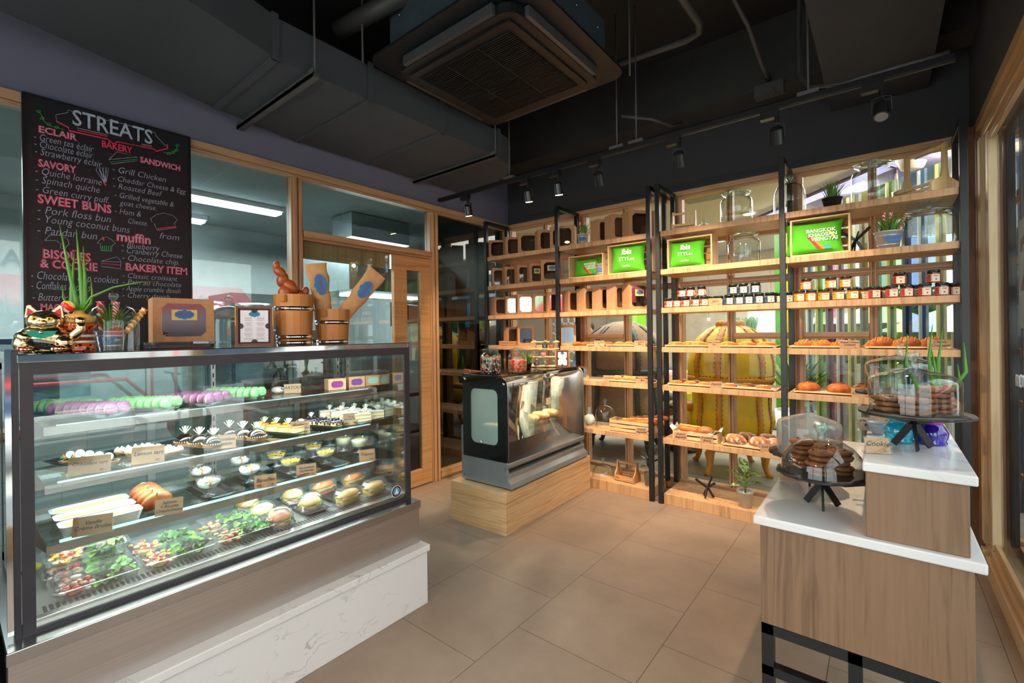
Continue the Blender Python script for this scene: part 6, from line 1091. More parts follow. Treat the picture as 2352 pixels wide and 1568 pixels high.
for i, (tx, tz, ty, lb, dy) in enumerate(((-.045, .28, 0, 'upright kraft bread bag leaning left in the short pail', -.035), (.20, .255, .0, 'kraft bread bag leaning far right in the short pail', .03))):
    t = thing('bread_bag', lb, 'paper bag', P+Vector((0.02*i, dy, .12)), radians(75), 'kraft bread bags'); b = MB(); n, k = 12, 16; vs = []; rd = random.Random(i+2)
    for j in range(n+1):
        u = j/n; wdt = .034+.020*u; dpt = .024*(1-u)**.6+.006; cx, cz = tx*u, tz*u
        L_ = Vector((tx, 0, tz)).normalized(); A_ = Vector((L_.z, 0, -L_.x))
        for q in range(k): a = 2*pi*q/k; e = 1+rd.uniform(-.10, .10)*(u < .95); p = Vector((cx, 0, cz))+A_*wdt*cos(a)*e+Vector((0, dpt*sin(a)*e, 0)); vs.append(tuple(p))
    b.add(vs, [(j*k+q, j*k+(q+1) % k, (j+1)*k+(q+1) % k, (j+1)*k+q) for j in range(n) for q in range(k)], True).build('bag', PB, t)
    L_ = Vector((tx, 0, tz)); an = math.atan2(tx, tz); p = L_*.62+Vector((0, -.024, 0)); o = badge(t, .095, p, (pi/2, an+pi/2+.0, 0), True)
    for v in o.data.vertices: pass
# ------------------------------------------------------------------ inside the cake display
def lv(px, py, z, dz=0): P = at(px, py, z=z); return Vector((min(max(P.x, -2.60), -2.04), P.y, z+.001+dz))
BT = mat('black_tray', (30, 30, 34), .3)
def btray(x0, x1, y0, y1, z, label, rz=0):
    t = thing('black_tray', label, 'tray', ((x0+x1)/2, (y0+y1)/2, z+.001), rz); w_, d = x1-x0, y1-y0; b = MB(); o_ = rrect(w_, d, .012); i_ = rrect(w_-.03, d-.03, .008); k = len(o_)
    b.add([(x, y, .014) for x, y in o_]+[(x*.93, y*.93, .0) for x, y in i_]+[(x*.95, y*.95, .014) for x, y in o_]+[(x*.93, y*.93, .002) for x, y in i_], [(i, (i+1) % k, k+(i+1) % k, k+i) for i in range(k)]+[(2*k+i, 2*k+(i+1) % k, 3*k+(i+1) % k, 3*k+i) for i in range(k)]+[(i, (i+1) % k, 2*k+(i+1) % k, 2*k+i) for i in range(k)]+[tuple(range(k, 2*k)), tuple(range(3*k, 4*k))]); b.build('tray_shell', BT, t); return t
# macarons standing in rows, faces towards the shop
MC = {}
def macaron_proto(c, rgb, fill):
    t = thing('macaron', 'x', 'macaron'); m = mat('macaron_'+c, rgb, .55, var=.04); r = .024; s = [(0, .0035), (r*1.02, .0035), (r*1.04, .0055), (r*.95, .0075), (r*.84, .0105), (r*.55, .0128), (0, .0138)]
    for k in (0, 1): MB().xf((0, 0, r), (pi/2*(1 if k else -1), 0, pi/2)).lathe(s, 20).build('shell', m, t)
    MB().xf((0, 0, r), (pi/2, 0, pi/2)).cyl(r*.88, -.0036, .0036, 20).build('filling', mat('filling_'+c, fill, .7), t); return t
MC = {'green': macaron_proto('green', (112, 178, 108), (214, 190, 140)), 'purple': macaron_proto('purple', (122, 72, 106), (214, 190, 150))}; first = set(); ZL = 1.116
trays = [(.30, -2.42, 'green', 'leftmost', 2), (.345, -2.255, 'purple', 'second', 2), (.51, -2.26, 'green', 'third', 2), (.675, -2.27, 'purple', 'fourth', 3), (.845, -2.29, 'green', 'rightmost', 2)]; TA = radians(36)
for ty, tx, c, nm, rows_ in trays:
    btray(tx-.125, tx+.125, ty-.026*rows_-.004, ty+.026*rows_+.004, 1.115, 'black tray of %s macarons, %s of the five on the top glass shelf' % (c, nm), TA)
    for r in range(rows_):
        for i in range(8):
            ly = (r-(rows_-1)/2)*.051; lx = .104-i*.0297; P = (tx+lx*cos(TA)-ly*sin(TA), ty+lx*sin(TA)+ly*cos(TA), ZL+.003); lb = '%s macaron in the %s row of the %s macaron tray, %s from the front' % (c, ('left', 'right')[r] if rows_ == 2 else ('left', 'middle', 'right')[r], nm, ORD[i])
            if c not in first: first.add(c); o = MC[c]; o.location = P; o.rotation_euler = (0, 0, TA); o['label'] = lb; o['group'] = 'macarons standing in trays'
            else: dup(MC[c], P, TA+random.Random(i*7+r).uniform(-.15, .15), lb, 'macarons standing in trays')
for i, (px, py) in enumerate(((770, 890), (815, 884), (852, 880))):
    P = lv(px, py+4, 1.115); t = thing('macaron_box', ('left', 'middle', 'right')[i]+' small kraft macaron box with window on the top glass shelf', 'box', P, radians(80), 'small macaron boxes'); MB().box(-.045, .045, -.03, .03, 0, .055).build('carton', KRAFT, t); MB().prism([(x, z+.028) for x, z in rrect(.062, .034, .015)], -.0308, -.0302, 'y').build('window', mat('box_window_%d' % i, [(130, 50, 110), (110, 70, 130), (150, 190, 170)][i], .1), t)
for i, (px, py) in enumerate(((590, 905), (640, 902))):
    P = lv(px, py, 1.115); tag(MB().ball((0, 0, .014), (.045, .03, .016), 14, 8, wob=.1, seed=i).build('wrapped_meringue', mat('meringue_white', (232, 226, 216), .5, bump=.5), loc=P), ('left', 'right')[i]+' pale wrapped meringue on the top glass shelf', 'meringue')
def ccard(txt, px, py, z, w_, h_, label, price='90.-', rz=66, lean=.22): return card(txt, lv(px, py, z), label, w_, h_, radians(rz), lean, acr=True, price=price)
ccard('CARTOON', 672, 903, 1.115, .075, .045, 'kraft card reading Cartoon on the top glass shelf', '30')
ccard('Chocolate tart', 205, 1088, .925, .115, .06, 'kraft card reading Chocolate tart'); ccard('Lemon tart', 340, 1064, .925, .10, .062, 'kraft card reading Lemon tart')
ccard('Chocolate\nMousse.', 515, 1030, .925, .085, .056, 'kraft card reading Chocolate Mousse', None); ccard('Blueberry\ncheesecake', 690, 997, .925, .085, .062, 'kraft card reading Blueberry cheesecake', '90.-'); ccard('Young\ncoconut cake', 806, 976, .925, .072, .062, 'kraft card reading Young coconut cake', '90')
ccard('Vanilla\nCrème Brulée', 212, 1228, .735, .105, .062, 'kraft card reading Vanilla Crème Brulée', None); ccard('Salmon\n+ Ricotta\nCreamcheese', 388, 1182, .735, .085, .058, 'kraft card under the savoury croissants with three written lines', None); ccard('Banoffee', 610, 1120, .735, .085, .055, 'kraft card reading Banoffee', '90'); ccard('Passionfruit\nPannacotta', 704, 1094, .735, .085, .056, 'kraft card reading Passionfruit Pannacotta', '90'); ccard('Tiramisu', 844, 1060, .735, .08, .062, 'kraft card reading Tiramisu', '90.-')
TARTS = crust('tart_shell', (206, 150, 88), (160, 100, 50), 20, .6); CHO = mat('dark_chocolate', (34, 18, 14), .08, coat=1); CRM = mat('whipped_cream', (240, 238, 228), .5); LEM = mat('lemon_curd', (236, 200, 80), .3); WCH = mat('white_chocolate', (236, 240, 214), .5)
def fan(t, p, s=1): 
    b = MB(); [b.ribbon([p, (p[0]+.010*s*sin(a), p[1]+.002*q, p[2]+.014*s*cos(a)*.6), (p[0]+.024*s*sin(a), p[1]+.003*q, p[2]+.024*s*cos(a))], [.001, .003*s, .0035*s]) for q, a in enumerate((-.7, -.35, 0, .35, .7))]; b.build('chocolate_fan', WCH, t, fix=False, solid=.001)['kind'] = 'stuff'
def tart(P, label, kind, rz=0):
    t = thing(*{'choc': ('chocolate_tart', label, 'tart'), 'lemon': ('lemon_tart', label, 'tart'), 'mousse': ('chocolate_mousse', label, 'cake'), 'orange': ('orange_cheesecake', label, 'cake'), 'blue': ('blueberry_cheesecake', label, 'cake'), 'coco': ('coconut_cake', label, 'cake')}[kind], P, rz, {'choc': 'chocolate tarts', 'lemon': 'lemon tarts', 'mousse': 'chocolate mousse domes', 'orange': 'orange cheesecakes', 'blue': 'blueberry cheesecakes', 'coco': 'coconut cake slices'}[kind])
    if kind == 'choc':
        MB().lathe([(0, 0), (.018, 0), (.022, .014), (.020, .014), (0, .013)], 20, sx=2.0).build('tart_shell', TARTS, t); MB().lathe([(0, .021), (.012, .019), (.020, .0135)], 20, sx=1.95).build('glaze', CHO, t)
        for i, x in enumerate((-.012, .012)): MB().xf((x, -.004, .030), (1.2, 0, .2)).cyl(.013, -.0012, .0012, 14).build('chocolate_disc', WCH if i else mat('mint_disc', (196, 216, 186), .5), t)
        MB().xf((-.03, -.004, .022)).prism([(-.008, 0), (.008, 0), (0, .016)], -.004, .004, 'y').build('candied_fruit', spots('candied', [(240, 140, 30), (80, 160, 60), (230, 90, 60)], 120), t)
    if kind == 'lemon':
        MB().lathe([(0, 0), (.020, 0), (.024, .014), (0, .014)], 20, sx=2.3).build('tart_shell', TARTS, t); MB().lathe([(0, .018), (.015, .017), (.020, .014)], 18, sx=2.2).build('lemon_curd', LEM, t)
        b = MB(); [b.lathe([(.0075, .0), (.0078, .004), (.004, .010), (0, .014)], 6, smooth=False, c=(.046*cos(a), .020*sin(a), .014)) for a in [i*pi/7 for i in range(14)]]; b.build('meringue_peaks', CRM, t)['kind'] = 'stuff'
    if kind == 'mousse': MB().cyl(.030, 0, .012, 24).build('biscuit_base', TARTS, t); MB().ball((0, 0, .012), (.030, .030, .028), 24, 10, half=True).build('glazed_dome', CHO, t); b = MB(); [b.ball((.0305*cos(a), .0305*sin(a), .014), .0025, 5, 3) for a in [i*pi/14 for i in range(28)]]; b.build('nut_rim', NUT, t)['kind'] = 'stuff'; fan(t, (.0, 0, .038))
    if kind == 'orange': MB().cyl(.028, 0, .022, 24).build('cheesecake', mat('cheesecake_cream', (240, 222, 160), .5), t, bev=.003); MB().lathe([(0, .027), (.026, .027), (.0285, .024), (.026, .021)], 24).build('orange_glaze', mat('orange_glaze', (240, 146, 30), .15, coat=.8), t); MB().ball((0, 0, .031), (.009, .009, .006), 12, 6).build('kumquat', mat('kumquat', (246, 150, 10), .2), t); fan(t, (.012, .01, .028), .9)
    if kind == 'blue':
        MB().cyl(.028, 0, .022, 24).build('cheesecake', mat('cheesecake_cream', (240, 222, 160), .5), t, bev=.003); b = MB().lathe([(0, .026), (.026, .026), (.029, .023), (.029, .018)], 20); [b.tube([(.029*cos(a), .029*sin(a), .022), (.030*cos(a), .030*sin(a), .010+.004*sin(5*a))], .003, 6) for a in [i*pi/6 for i in range(12)]]; b.build('berry_sauce', mat('berry_sauce', (40, 16, 40), .1, coat=1), t); b = MB(); [b.ball((.012*cos(a), .012*sin(a), .031), .006, 8, 6) for a in (0, 1.5, 3, 4.6)]; b.build('blueberries', mat('blueberry_skin', (44, 40, 70), .4), t); fan(t, (.0, .0, .034), .8)
    if kind == 'coco':
        for i in range(5): MB().box(-.036, .036, -.020, .020, i*.0075, i*.0075+.0073).build('cream_layer' if i % 2 else 'sponge_layer', CRM if i % 2 else mat('sponge_yellow', (232, 196, 110), .8), t)
        MB().box(-.036, .036, -.020, .020, .0375, .043).build('jelly_top', mat('coconut_jelly', (236, 240, 232), .12, coat=.5), t, bev=.002); fan(t, (.01, 0, .043))
    return grow(t, {'choc': 1.1, 'lemon': 1.15, 'mousse': 1.32, 'orange': 1.28, 'blue': 1.2, 'coco': 1.15}[kind])
def rowxy(y, x1, n, dx): return [(x1-i*dx, y) for i in range(n)]
Z2L = .925
for x0, x1, px, lb in ((-2.50, -2.19, 178, 'black tray of chocolate tarts on the middle glass shelf'), (-2.50, -2.17, 302, 'black tray of lemon tarts on the middle glass shelf'), (-2.50, -2.17, 425, 'left black tray of chocolate mousse domes'), (-2.50, -2.16, 508, 'right black tray of chocolate mousse domes'), (-2.50, -2.16, 600, 'black tray of orange cheesecakes'), (-2.50, -2.16, 682, 'black tray of blueberry cheesecakes'), (-2.50, -2.15, 775, 'wide black tray of coconut cake slices')):
    y = at(px, 1040-(px-178)*.17, z=.925).y if False else at(px, 1050 if px < 200 else 1025 if px < 320 else 1015 if px < 450 else 995 if px < 550 else 980 if px < 640 else 965 if px < 700 else 955, z=.93).y
    hw = .055 if 'wide' not in lb else .11; TB = radians(20 if hw < .1 else 12); xc = (x0+x1)/2; btray(x0, x1, y-hw, y+hw, Z2L, lb, TB); k = {178: 'choc', 302: 'lemon', 425: 'mousse', 508: 'mousse', 600: 'orange', 682: 'blue', 775: 'coco'}[px]; n = {'choc': 4, 'lemon': 4, 'mousse': 3, 'orange': 4, 'blue': 3, 'coco': 4}[k]
    for j in range(n):
        dx = {'choc': .055, 'lemon': .062, 'mousse': .083, 'orange': .076, 'blue': .078, 'coco': .088}[k]
        for s in ((0,) if k != 'coco' else (-1, 1)):
            nm = {'choc': 'chocolate tart with white discs', 'lemon': 'lemon meringue tart', 'mousse': 'glossy chocolate mousse dome', 'orange': 'orange glazed cheesecake', 'blue': 'blueberry sauce cheesecake', 'coco': 'layered coconut cake slice'}[k]
            lx = x1-.045-j*dx-xc; ly = s*.050; tart((xc+lx*cos(TB)-ly*sin(TB), y+lx*sin(TB)+ly*cos(TB), Z2L+.004), '%s, %s from the front%s' % (nm, ORD[j], (' of the left tray' if px == 425 else ' of the right tray') if k == 'mousse' else (' in the left row' if s < 0 else ' in the right row') if k == 'coco' else ' on its tray'), k, radians(90) if k in ('choc', 'lemon') else radians(70))
# third glass shelf
PORC = mat('white_porcelain', (232, 240, 240), .15, coat=.5); Z3 = .736
for i, (px, py) in enumerate(((238, 1212), (222, 1180), (205, 1150))):
    P = lv(px, py, Z3); t = thing('gratin_dish', 'long white dish of creme brulee, %s of three' % ('nearest', 'middle', 'farthest')[i], 'dish', (-2.165-i*.097, .36, Z3+.001), 0, 'creme brulee dishes'); o_ = rrect(.088, .225, .022); q_ = rrect(.074, .205, .018); k = len(o_); b = MB()
    b.add([(x*.82, y*.9, 0) for x, y in o_]+[(x, y, .034) for x, y in o_]+[(x, y, .034) for x, y in q_]+[(x*.95, y*.95, .026) for x, y in q_], [(j*k+a, j*k+(a+1) % k, (j+1)*k+(a+1) % k, (j+1)*k+a) for j in range(3) for a in range(k)]+[tuple(range(k))]); b.build('dish', PORC, t); MB().prism([(x*.96, y*.96) for x, y in q_], .020, .027).build('custard', mat('custard', (236, 214, 116), .2), t)
y = at(335, 1150, z=Z3).y; btray(-2.44, -2.14, y-.055, y+.055, Z3, 'black tray of savoury filled croissants')
for j in range(4):
    t = thing('filled_croissant', 'filled croissant with lemon slice, %s from the front' % ORD[j], 'croissant', (-2.19-j*.06, y, Z3+.006), radians(20), 'filled croissants'); MB().xf((0, 0, .026), (0, .25, 0)).ball((0, 0, 0), (.028, .054, .038), 18, 10, wob=.06, seed=j).build('pastry_body', CRO, t); MB().xf((.006, -.006, .052), (.3, 1.2, 0)).cyl(.014, -.0012, .0012, 16).build('lemon_slice', mat('lemon_slice', (226, 230, 170), .4), t); MB().tube([(.012, -.01, .045), (.02, -.012, .065)], .003, 6).build('herb_sprig', SG, t)
def coupe(P, label, kind):
    nm, gr = {'ban': ('dessert_coupe', 'banoffee coupes'), 'pas': ('dessert_coupe', 'passion fruit coupes'), 'tir': ('tiramisu_cup', 'tiramisu cups')}[kind]; t = thing(nm, label, 'dessert glass', P, 0, gr); s = 1.0
    if kind != 'tir': MB().lathe([(0, .001), (.022, .001), (.024, .003), (.006, .007), (.004, .020), (.012, .026), (.030, .036), (.036, .052), (.037, .060)], 26).build('glass_bowl', glass('coupe_glass', (.93, .98, .97), 2.2, edge=.7, haze=.07), t)
    else: MB().lathe([(0, .001), (.024, .001), (.026, .003), (.012, .008), (.012, .022), (.030, .030), (.036, .050), (.040, .070)], 26).build('glass_bowl', glass('coupe_glass', (.93, .98, .97), 2.2, edge=.7, haze=.07), t)
    if kind == 'ban':
        MB().lathe([(0, .028), (.012, .028), (.029, .038), (.033, .050), (0, .052)], 22).build('cream_filling', CRM, t); rd = random.Random(int(P[1]*900)); b = MB(); [b.lathe([(.008, 0), (.008, .005), (.004, .010), (0, .014)], 8, c=(rd.uniform(-.022, .022), rd.uniform(-.022, .022), .049)) for _ in range(13)]; b.build('meringue_drops', CRM, t)['kind'] = 'stuff'; MB().tube([(-.02, 0, .056), (-.005, .01, .061), (.01, -.005, .060), (.03, -.004, .056), (.033, -.008, .040)], .0025, 6).build('caramel_drizzle', mat('caramel', (206, 140, 50), .2), t)
    if kind == 'pas': MB().lathe([(0, .028), (.012, .028), (.029, .038), (.033, .046), (0, .046)], 22).build('panna_cotta', CRM, t); MB().cyl(.0335, .046, .051, 22).build('passionfruit_top', spots('passion_top', [(250, 190, 20), (246, 204, 40), (250, 180, 10), (60, 40, 10)], 160, .15), t)
    if kind == 'tir': MB().lathe([(0, .030), (.028, .032), (.034, .050), (.037, .062), (0, .063)], 22).build('cream_filling', mat('tiramisu_cream', (232, 222, 176), .4), t); MB().cyl(.024, .0625, .0645, 16).build('cocoa_dust', spots('cocoa', [(232, 222, 176), (150, 110, 60), (210, 190, 140)], 200, .8), t)
    t.scale = (1.25, 1.25, 1.2)
for i, (px, py) in enumerate(((480, 1140), (462, 1112), (448, 1092), (574, 1108), (552, 1085), (533, 1064))): coupe(lv(px, py, Z3, .002), 'coupe with white meringue and caramel, %s in the %s tray' % (('front', 'middle', 'back')[i % 3], ('left', 'right')[i//3]), 'ban')
for i, (px, py) in enumerate(((668, 1088), (635, 1072), (748, 1065), (720, 1050), (692, 1040))): coupe(lv(px, py, Z3, .002), 'coupe topped with yellow passion fruit, %s' % ('front left', 'back left', 'front right', 'middle right', 'back right')[i], 'pas')
for i, (px, py) in enumerate(((826, 1040), (790, 1036), (757, 1024))): coupe(lv(px, py, Z3, .002), 'tall cup of cocoa dusted cream, %s of three' % ('right', 'middle', 'left')[i], 'tir')
for nm, pxs, hw in (('left banoffee', (465, 1115), .05), ('right banoffee', (553, 1088), .05), ('left passion fruit', (655, 1080), .045), ('right passion fruit', (722, 1052), .045)): y = at(*pxs, z=Z3).y; btray(-2.44, -2.12, y-hw, y+hw, Z3-.0005, 'black tray under the %s coupes' % nm)
# bottom deck
LET = spots('lettuce', [(80, 150, 24), (110, 180, 36), (140, 200, 56), (60, 120, 24)], 45, .6); RLET = spots('red_lettuce', [(80, 40, 60), (110, 150, 60), (60, 30, 46), (130, 170, 80)], 40, .6)
def clamshell(P, rz, label, fill, w_=.225, d=.138, h=.052):
    t = thing('salad_box', label, 'salad', P, rz, 'clear boxes of salad'); o_ = rrect(w_, d, .02, 3); k = len(o_); rings = [(.90, 0), (.97, h*.55), (1.04, h*.56), (1.04, h*.60), (.96, h*.62), (.90, h*.98), (.86, h)]
    b = MB(); b.add([(x*s, y*s, z) for s, z in rings for x, y in o_], [(j*k+i, j*k+(i+1) % k, (j+1)*k+(i+1) % k, (j+1)*k+i) for j in range(6) for i in range(k)]+[tuple(range(k-1, -1, -1)), tuple(range(6*k, 7*k))], False).build('clear_box', PLASTIC, t, fix=False)
    rd = random.Random(int(P[0]*1000+P[1]*777)); b, r_ = MB(), MB()
    for i in range(46):
        x, y, z = rd.uniform(-.01, w_*.40), rd.uniform(-d*.36, d*.36), rd.uniform(.008, h*.72); q = b if i % 3 else r_
        q.xf((x, y, z), (rd.uniform(-.7, .7), rd.uniform(-.7, .7), rd.uniform(0, 6))).ribbon([(-.016, 0, 0), (-.006, .003, .006), (.006, -.002, .003), (.018, 0, .006)], [.006, .012, .012, .003], fold=.6)
    b.build('lettuce', LET, t, fix=False)['kind'] = 'stuff'; r_.build('red_leaves', RLET, t, fix=False)['kind'] = 'stuff'
    c = {'tuna': [(214, 160, 120), (206, 60, 40), (240, 236, 220)], 'corn': [(236, 200, 60), (214, 70, 50), (240, 230, 200)], 'pasta': [(226, 200, 140), (200, 80, 50), (150, 180, 70)]}[fill]
    b = MB(); [b.ball((rd.uniform(-w_*.42, -w_*.06), rd.uniform(-d*.34, d*.34), rd.uniform(.008, h*.66)), (.010, .008, .006), 8, 5) for _ in range(40)]; b.build('salad_mix', spots('mix_'+fill, c, 60, .4), t, fix=False)['kind'] = 'stuff'
    MB().cyl(.020, .003, .016, 16, (-w_*.27, -d*.15)).build('dressing_pot', mat('dress_'+fill, {'tuna': (232, 150, 110), 'corn': (236, 200, 70), 'pasta': (190, 110, 60)}[fill], .3), t)
    if fill == 'tuna': MB().ball((-w_*.12, -d*.2, h*.72), .011, 12, 8).build('cherry_tomato', mat('tomato', (214, 40, 20), .2), t); MB().ball((-w_*.22, d*.1, h*.76), (.016, .012, .006), 12, 6).build('egg_slice', CRM, t)
    return t
DZ = .5575
for i, (x, y, z, f, lb) in enumerate(((-2.115, .335, 0, 'tuna', 'nearest salad box with tomato at the left front'), (-2.265, .33, 0, 'tuna', 'lower salad box of the left back stack'), (-2.265, .335, .054, 'corn', 'upper salad box stacked at the left back'), (-2.115, .570, 0, 'corn', 'salad box with yellow dressing in the second column'), (-2.265, .560, 0, 'corn', 'salad box with peppers behind the second column front box'),
                                  (-2.115, .800, 0, 'pasta', 'salad box with red leaves in the third column'), (-2.265, .790, 0, 'pasta', 'salad box behind the third column front box'))): clamshell((x, y, DZ+z), radians(90+(-3 if i == 2 else 0)), lb, f)
def deck(px, py): P = at(px, py, z=DZ); return P
def burger(P, label, rb, top=GOLD2, tom=0):
    t = thing('burger_sandwich', label, 'sandwich', P, 0, 'round sandwiches in clear domes'); MB().lathe([(0, 0), (.036, 0), (.043, .006), (.042, .016), (0, .017)], 24).build('bottom_bun', GOLD2, t)
    b = MB(); n = 40; vs = [(0, 0, .020)]+[((.047+.004*sin(5*a)+.003*sin(9*a))*cos(a), (.047+.004*sin(5*a))*sin(a), .020+.004*sin(7*a)) for a in [i*2*pi/n for i in range(n)]]; b.add(vs, [(0, 1+i, 1+(i+1) % n) for i in range(n)], True).build('lettuce_leaf', LET, t, fix=False, solid=.002)
    MB().ball((0, 0, .024), (.043, .043, .030), 24, 10, half=True).build('top_bun', top, t)
    if tom: MB().ball((.018, -.01, .052), .007, 10, 6).build('cherry_tomato', mat('tomato', (214, 40, 20), .2), t)
    MB().lathe([(.058, 0), (.060, .002), (.052, .004), (.052, .030), (.046, .052), (.028, .066), (0, .071)], 30).build('clear_dome', PLASTIC, t); return grow(t, 1.13)
BUN2 = crust('pale_bun', (236, 196, 120), (214, 140, 60), 8, .3)
for i, (px, py, m, tm, lb) in enumerate(((641, 1206, GOLD2, 0, 'front round bun sandwich of the group of three'), (602, 1190, BUN2, 1, 'round bun sandwich with a cherry tomato on top'), (570, 1172, BUN2, 0, 'back round bun sandwich of the group of three'), (713, 1168, BUN2, 0, 'right domed bun of the pair'), (672, 1152, BUN2, 0, 'left domed bun of the pair'))): P = deck(px, py); burger((P.x, P.y, DZ+.004), lb, 0, m, tm)
def sub(P, rz, label, m):
    t = thing('filled_baguette', label, 'sandwich', P, rz, 'wrapped baguette sandwiches'); MB().prism(rrect(.11, .055, .02), .002, .018).build('lower_bread', m, t, bev=.006); MB().box(-.05, .05, -.032, .030, .019, .023).build('lettuce', LET, t); MB().box(-.048, .048, -.029, .028, .0235, .027).build('ham_slice', mat('ham', (214, 140, 130), .5), t); MB().ball((0, 0, .028), (.056, .028, .024), 22, 10, half=True).build('upper_bread', m, t)
    o_ = rrect(.135, .075, .02, 3); k = len(o_); MB().add([(x*s, y*s, z) for s, z in ((1, 0), (1.03, .004), (.93, .006), (.88, .045), (.75, .058)) for x, y in o_], [(j*k+i, j*k+(i+1) % k, (j+1)*k+(i+1) % k, (j+1)*k+i) for j in range(4) for i in range(k)]+[tuple(range(4*k, 5*k))]).build('clear_box', PLASTIC, t, fix=False); return grow(t, 1.15)
for i, (px, py, m, lb) in enumerate(((800, 1152, BUN2, 'front filled baguette in a clear box'), (742, 1132, GOLD2, 'filled baguette with lettuce tip at the left'), (860, 1132, BUN2, 'rightmost filled baguette near the round sticker'), (812, 1112, GOLD2, 'back filled baguette in a clear box'))): P = deck(px, py); sub((P.x, P.y, DZ+.004), radians(100), lb, m)
for nm, (px, py), hw in (('the three bun sandwiches', (605, 1195), .085), ('the two domed buns', (695, 1162), .06), ('the filled baguettes', (775, 1145), .055), ('the right filled baguettes', (840, 1125), .055)): P = deck(px, py); btray(-2.42, -2.08, P.y-hw, P.y+hw, DZ-.001, 'black tray under '+nm)
tag(MB().ball((0, 0, .012), (.02, .014, .012), 10, 6, wob=.3).build('tea_bag', mat('yellow_foil', (230, 210, 20), .3), loc=(-2.42, .22, DZ)), 'small yellow packet at the left back corner of the cake display', 'packet')
# ------------------------------------------------------------------ on the silver display
CZ = 1.094
def cpt(px, x=-2.25): P = at(px, 850, x=x); return (x, P.y, CZ)
def candy_fill(t, r, z0, z1, cols, nm, n, rb): 
    b = MB(); rd = random.Random(n); mats = [mat('candy_%s_%d' % (nm, i), c, .3, var=.02) for i, c in enumerate(cols)]
    for i in range(n): a, q, z = rd.uniform(0, 6.28), r*(1-rd.random()**3*.6), rd.uniform(z0, z1); b.ball((q*cos(a), q*sin(a), z), rb, 6, 4, mi=rd.randrange(len(cols)))
    b.lathe([(0, z0), (r*.92, z0), (r*.92, z1), (0, z1)], 20); o = b.build('candy', mats, t, fix=False); o['kind'] = 'stuff'
y1 = at(1127, 850, x=-2.30).y; t = glass_jar((-2.30, y1, CZ+.001), .078, .205, 'big glass jar of swirl candies over black and white sweets', name='candy_jar', neck=.72); candy_fill(t, .070, .008, .075, [(30, 30, 30), (236, 236, 236), (230, 60, 60), (60, 110, 160), (240, 200, 60)], 'a', 420, .006)
b = MB(); rd = random.Random(8); ms = [mat('lolly_%d' % i, c, .2) for i, c in enumerate([(240, 110, 30), (60, 180, 160), (230, 40, 60), (250, 190, 40), (240, 240, 240)])]
for i in range(34): b.xf((.064*cos(i*.9), .064*sin(i*.9), rd.uniform(.11, .128)), (rd.uniform(1, 2), 0, i*.9+pi/2)).cyl(.013, -.003, .003, 12, mi=i % 5).cyl(.007, -.0034, .0034, 10, mi=(i+2) % 5)
b.build('lollipops', ms, t, fix=False)['kind'] = 'stuff'; b = MB(); [b.tube([(.060*cos(i*.7), .060*sin(i*.7), .075), (.062*cos(i*.7), .062*sin(i*.7), .11)], .0015, 4) for i in range(26)]; b.build('lolly_sticks', WHITE, t, fix=False)['kind'] = 'stuff'
y2 = at(1176, 850, x=-2.22).y; t = glass_jar((-2.20, y2+.04, CZ+.001), .074, .195, 'glass jar of bright jelly beans beside the swirl candy jar', name='candy_jar', neck=.72); candy_fill(t, .067, .008, .095, [(240, 50, 70), (250, 190, 30), (240, 110, 30), (90, 190, 60), (250, 120, 170)], 'b', 620, .0065)
grass_pot((-2.26, at(1212, 850, x=-2.26).y, CZ+.001), .034, .055, .11, 'small black pot of bright grass on the silver display', mat('black_pot', (34, 34, 36), .5), n=60, seed=21, bad=False)
P = (-2.36, at(1250, 850, x=-2.36).y+.02, CZ+.001); t = thing('stepped_rack', 'pale wooden stepped rack holding little glass jars on the silver display', 'rack', P, radians(28)); 
for s in (-1, 0, 1): MB().prism([(-.055, 0), (.06, 0), (.06, .012), (.035, .03), (.035, .085), (.005, .095), (.005, .15), (-.025, .165), (-.025, .23), (-.055, .23)], s*.10-.012, s*.10+.012, 'x').build('upright', PALE, t, bev=.001)
for i, (y, z) in enumerate(((-.03+.0, .0), (.015, .075), (-.015, .145))): pass
for y, z in ((.062, .006), (.030, .085), (.0, .155), (-.03, .215)): MB().box(-.125, .125, -y-.045, -y+.012, z, z+.008).build('step_board', PALEX, t)
for o in KIDS(t):
    if o.name.startswith('upright'):
        for v in o.data.vertices: v.co.y *= -1
def mini_jar(P, label, fill, lidm=None, s=1):
    t = thing('mini_jar', label, 'jar', P, 0, 'little jars on the stepped rack'); MB().lathe([(0, 0), (.024*s, 0), (.026*s, .006), (.026*s, .038*s), (.018*s, .046*s), (.018*s, .052*s)], 20).build('jar_body', CLEAR, t); MB().lathe([(0, .052*s), (.019*s, .052*s), (.020*s, .058*s), (0, .062*s)], 16).build('lid', lidm or CHROME, t)
    if fill: MB().cyl(.023*s, .003, .034*s, 14).build('contents', fill, t)
R = Matrix.Rotation(radians(28), 4, 'Z'); spk = spots('sprinkles', [(240, 60, 80), (250, 200, 40), (60, 180, 80), (250, 120, 180)], 130)
for i, (x, y, z, f, lb) in enumerate(((-.07, -.088, .015, DS, 'small metal topped jar on the lowest step'), (.02, -.088, .015, None, 'clear empty jar on the lowest step'), (-.07, -.055, .094, None, 'clear jar on the second step, left'), (-.01, -.055, .094, spk, 'jar of coloured sprinkles on the second step'), (.06, -.024, .164, mat('nuts_brown', (150, 90, 40), .6), 'jar of brown nuts on the third step'), (.0, -.024, .164, DS, 'metal lidded jar on the third step'))): mini_jar(Vector(P)+(R @ Vector((x, y, z))), lb, f)
menu_frame((-2.16, at(1292, 850, x=-2.16).y, CZ+.001), radians(26), .115, .15, 'framed menu with yellow easel on the silver display')
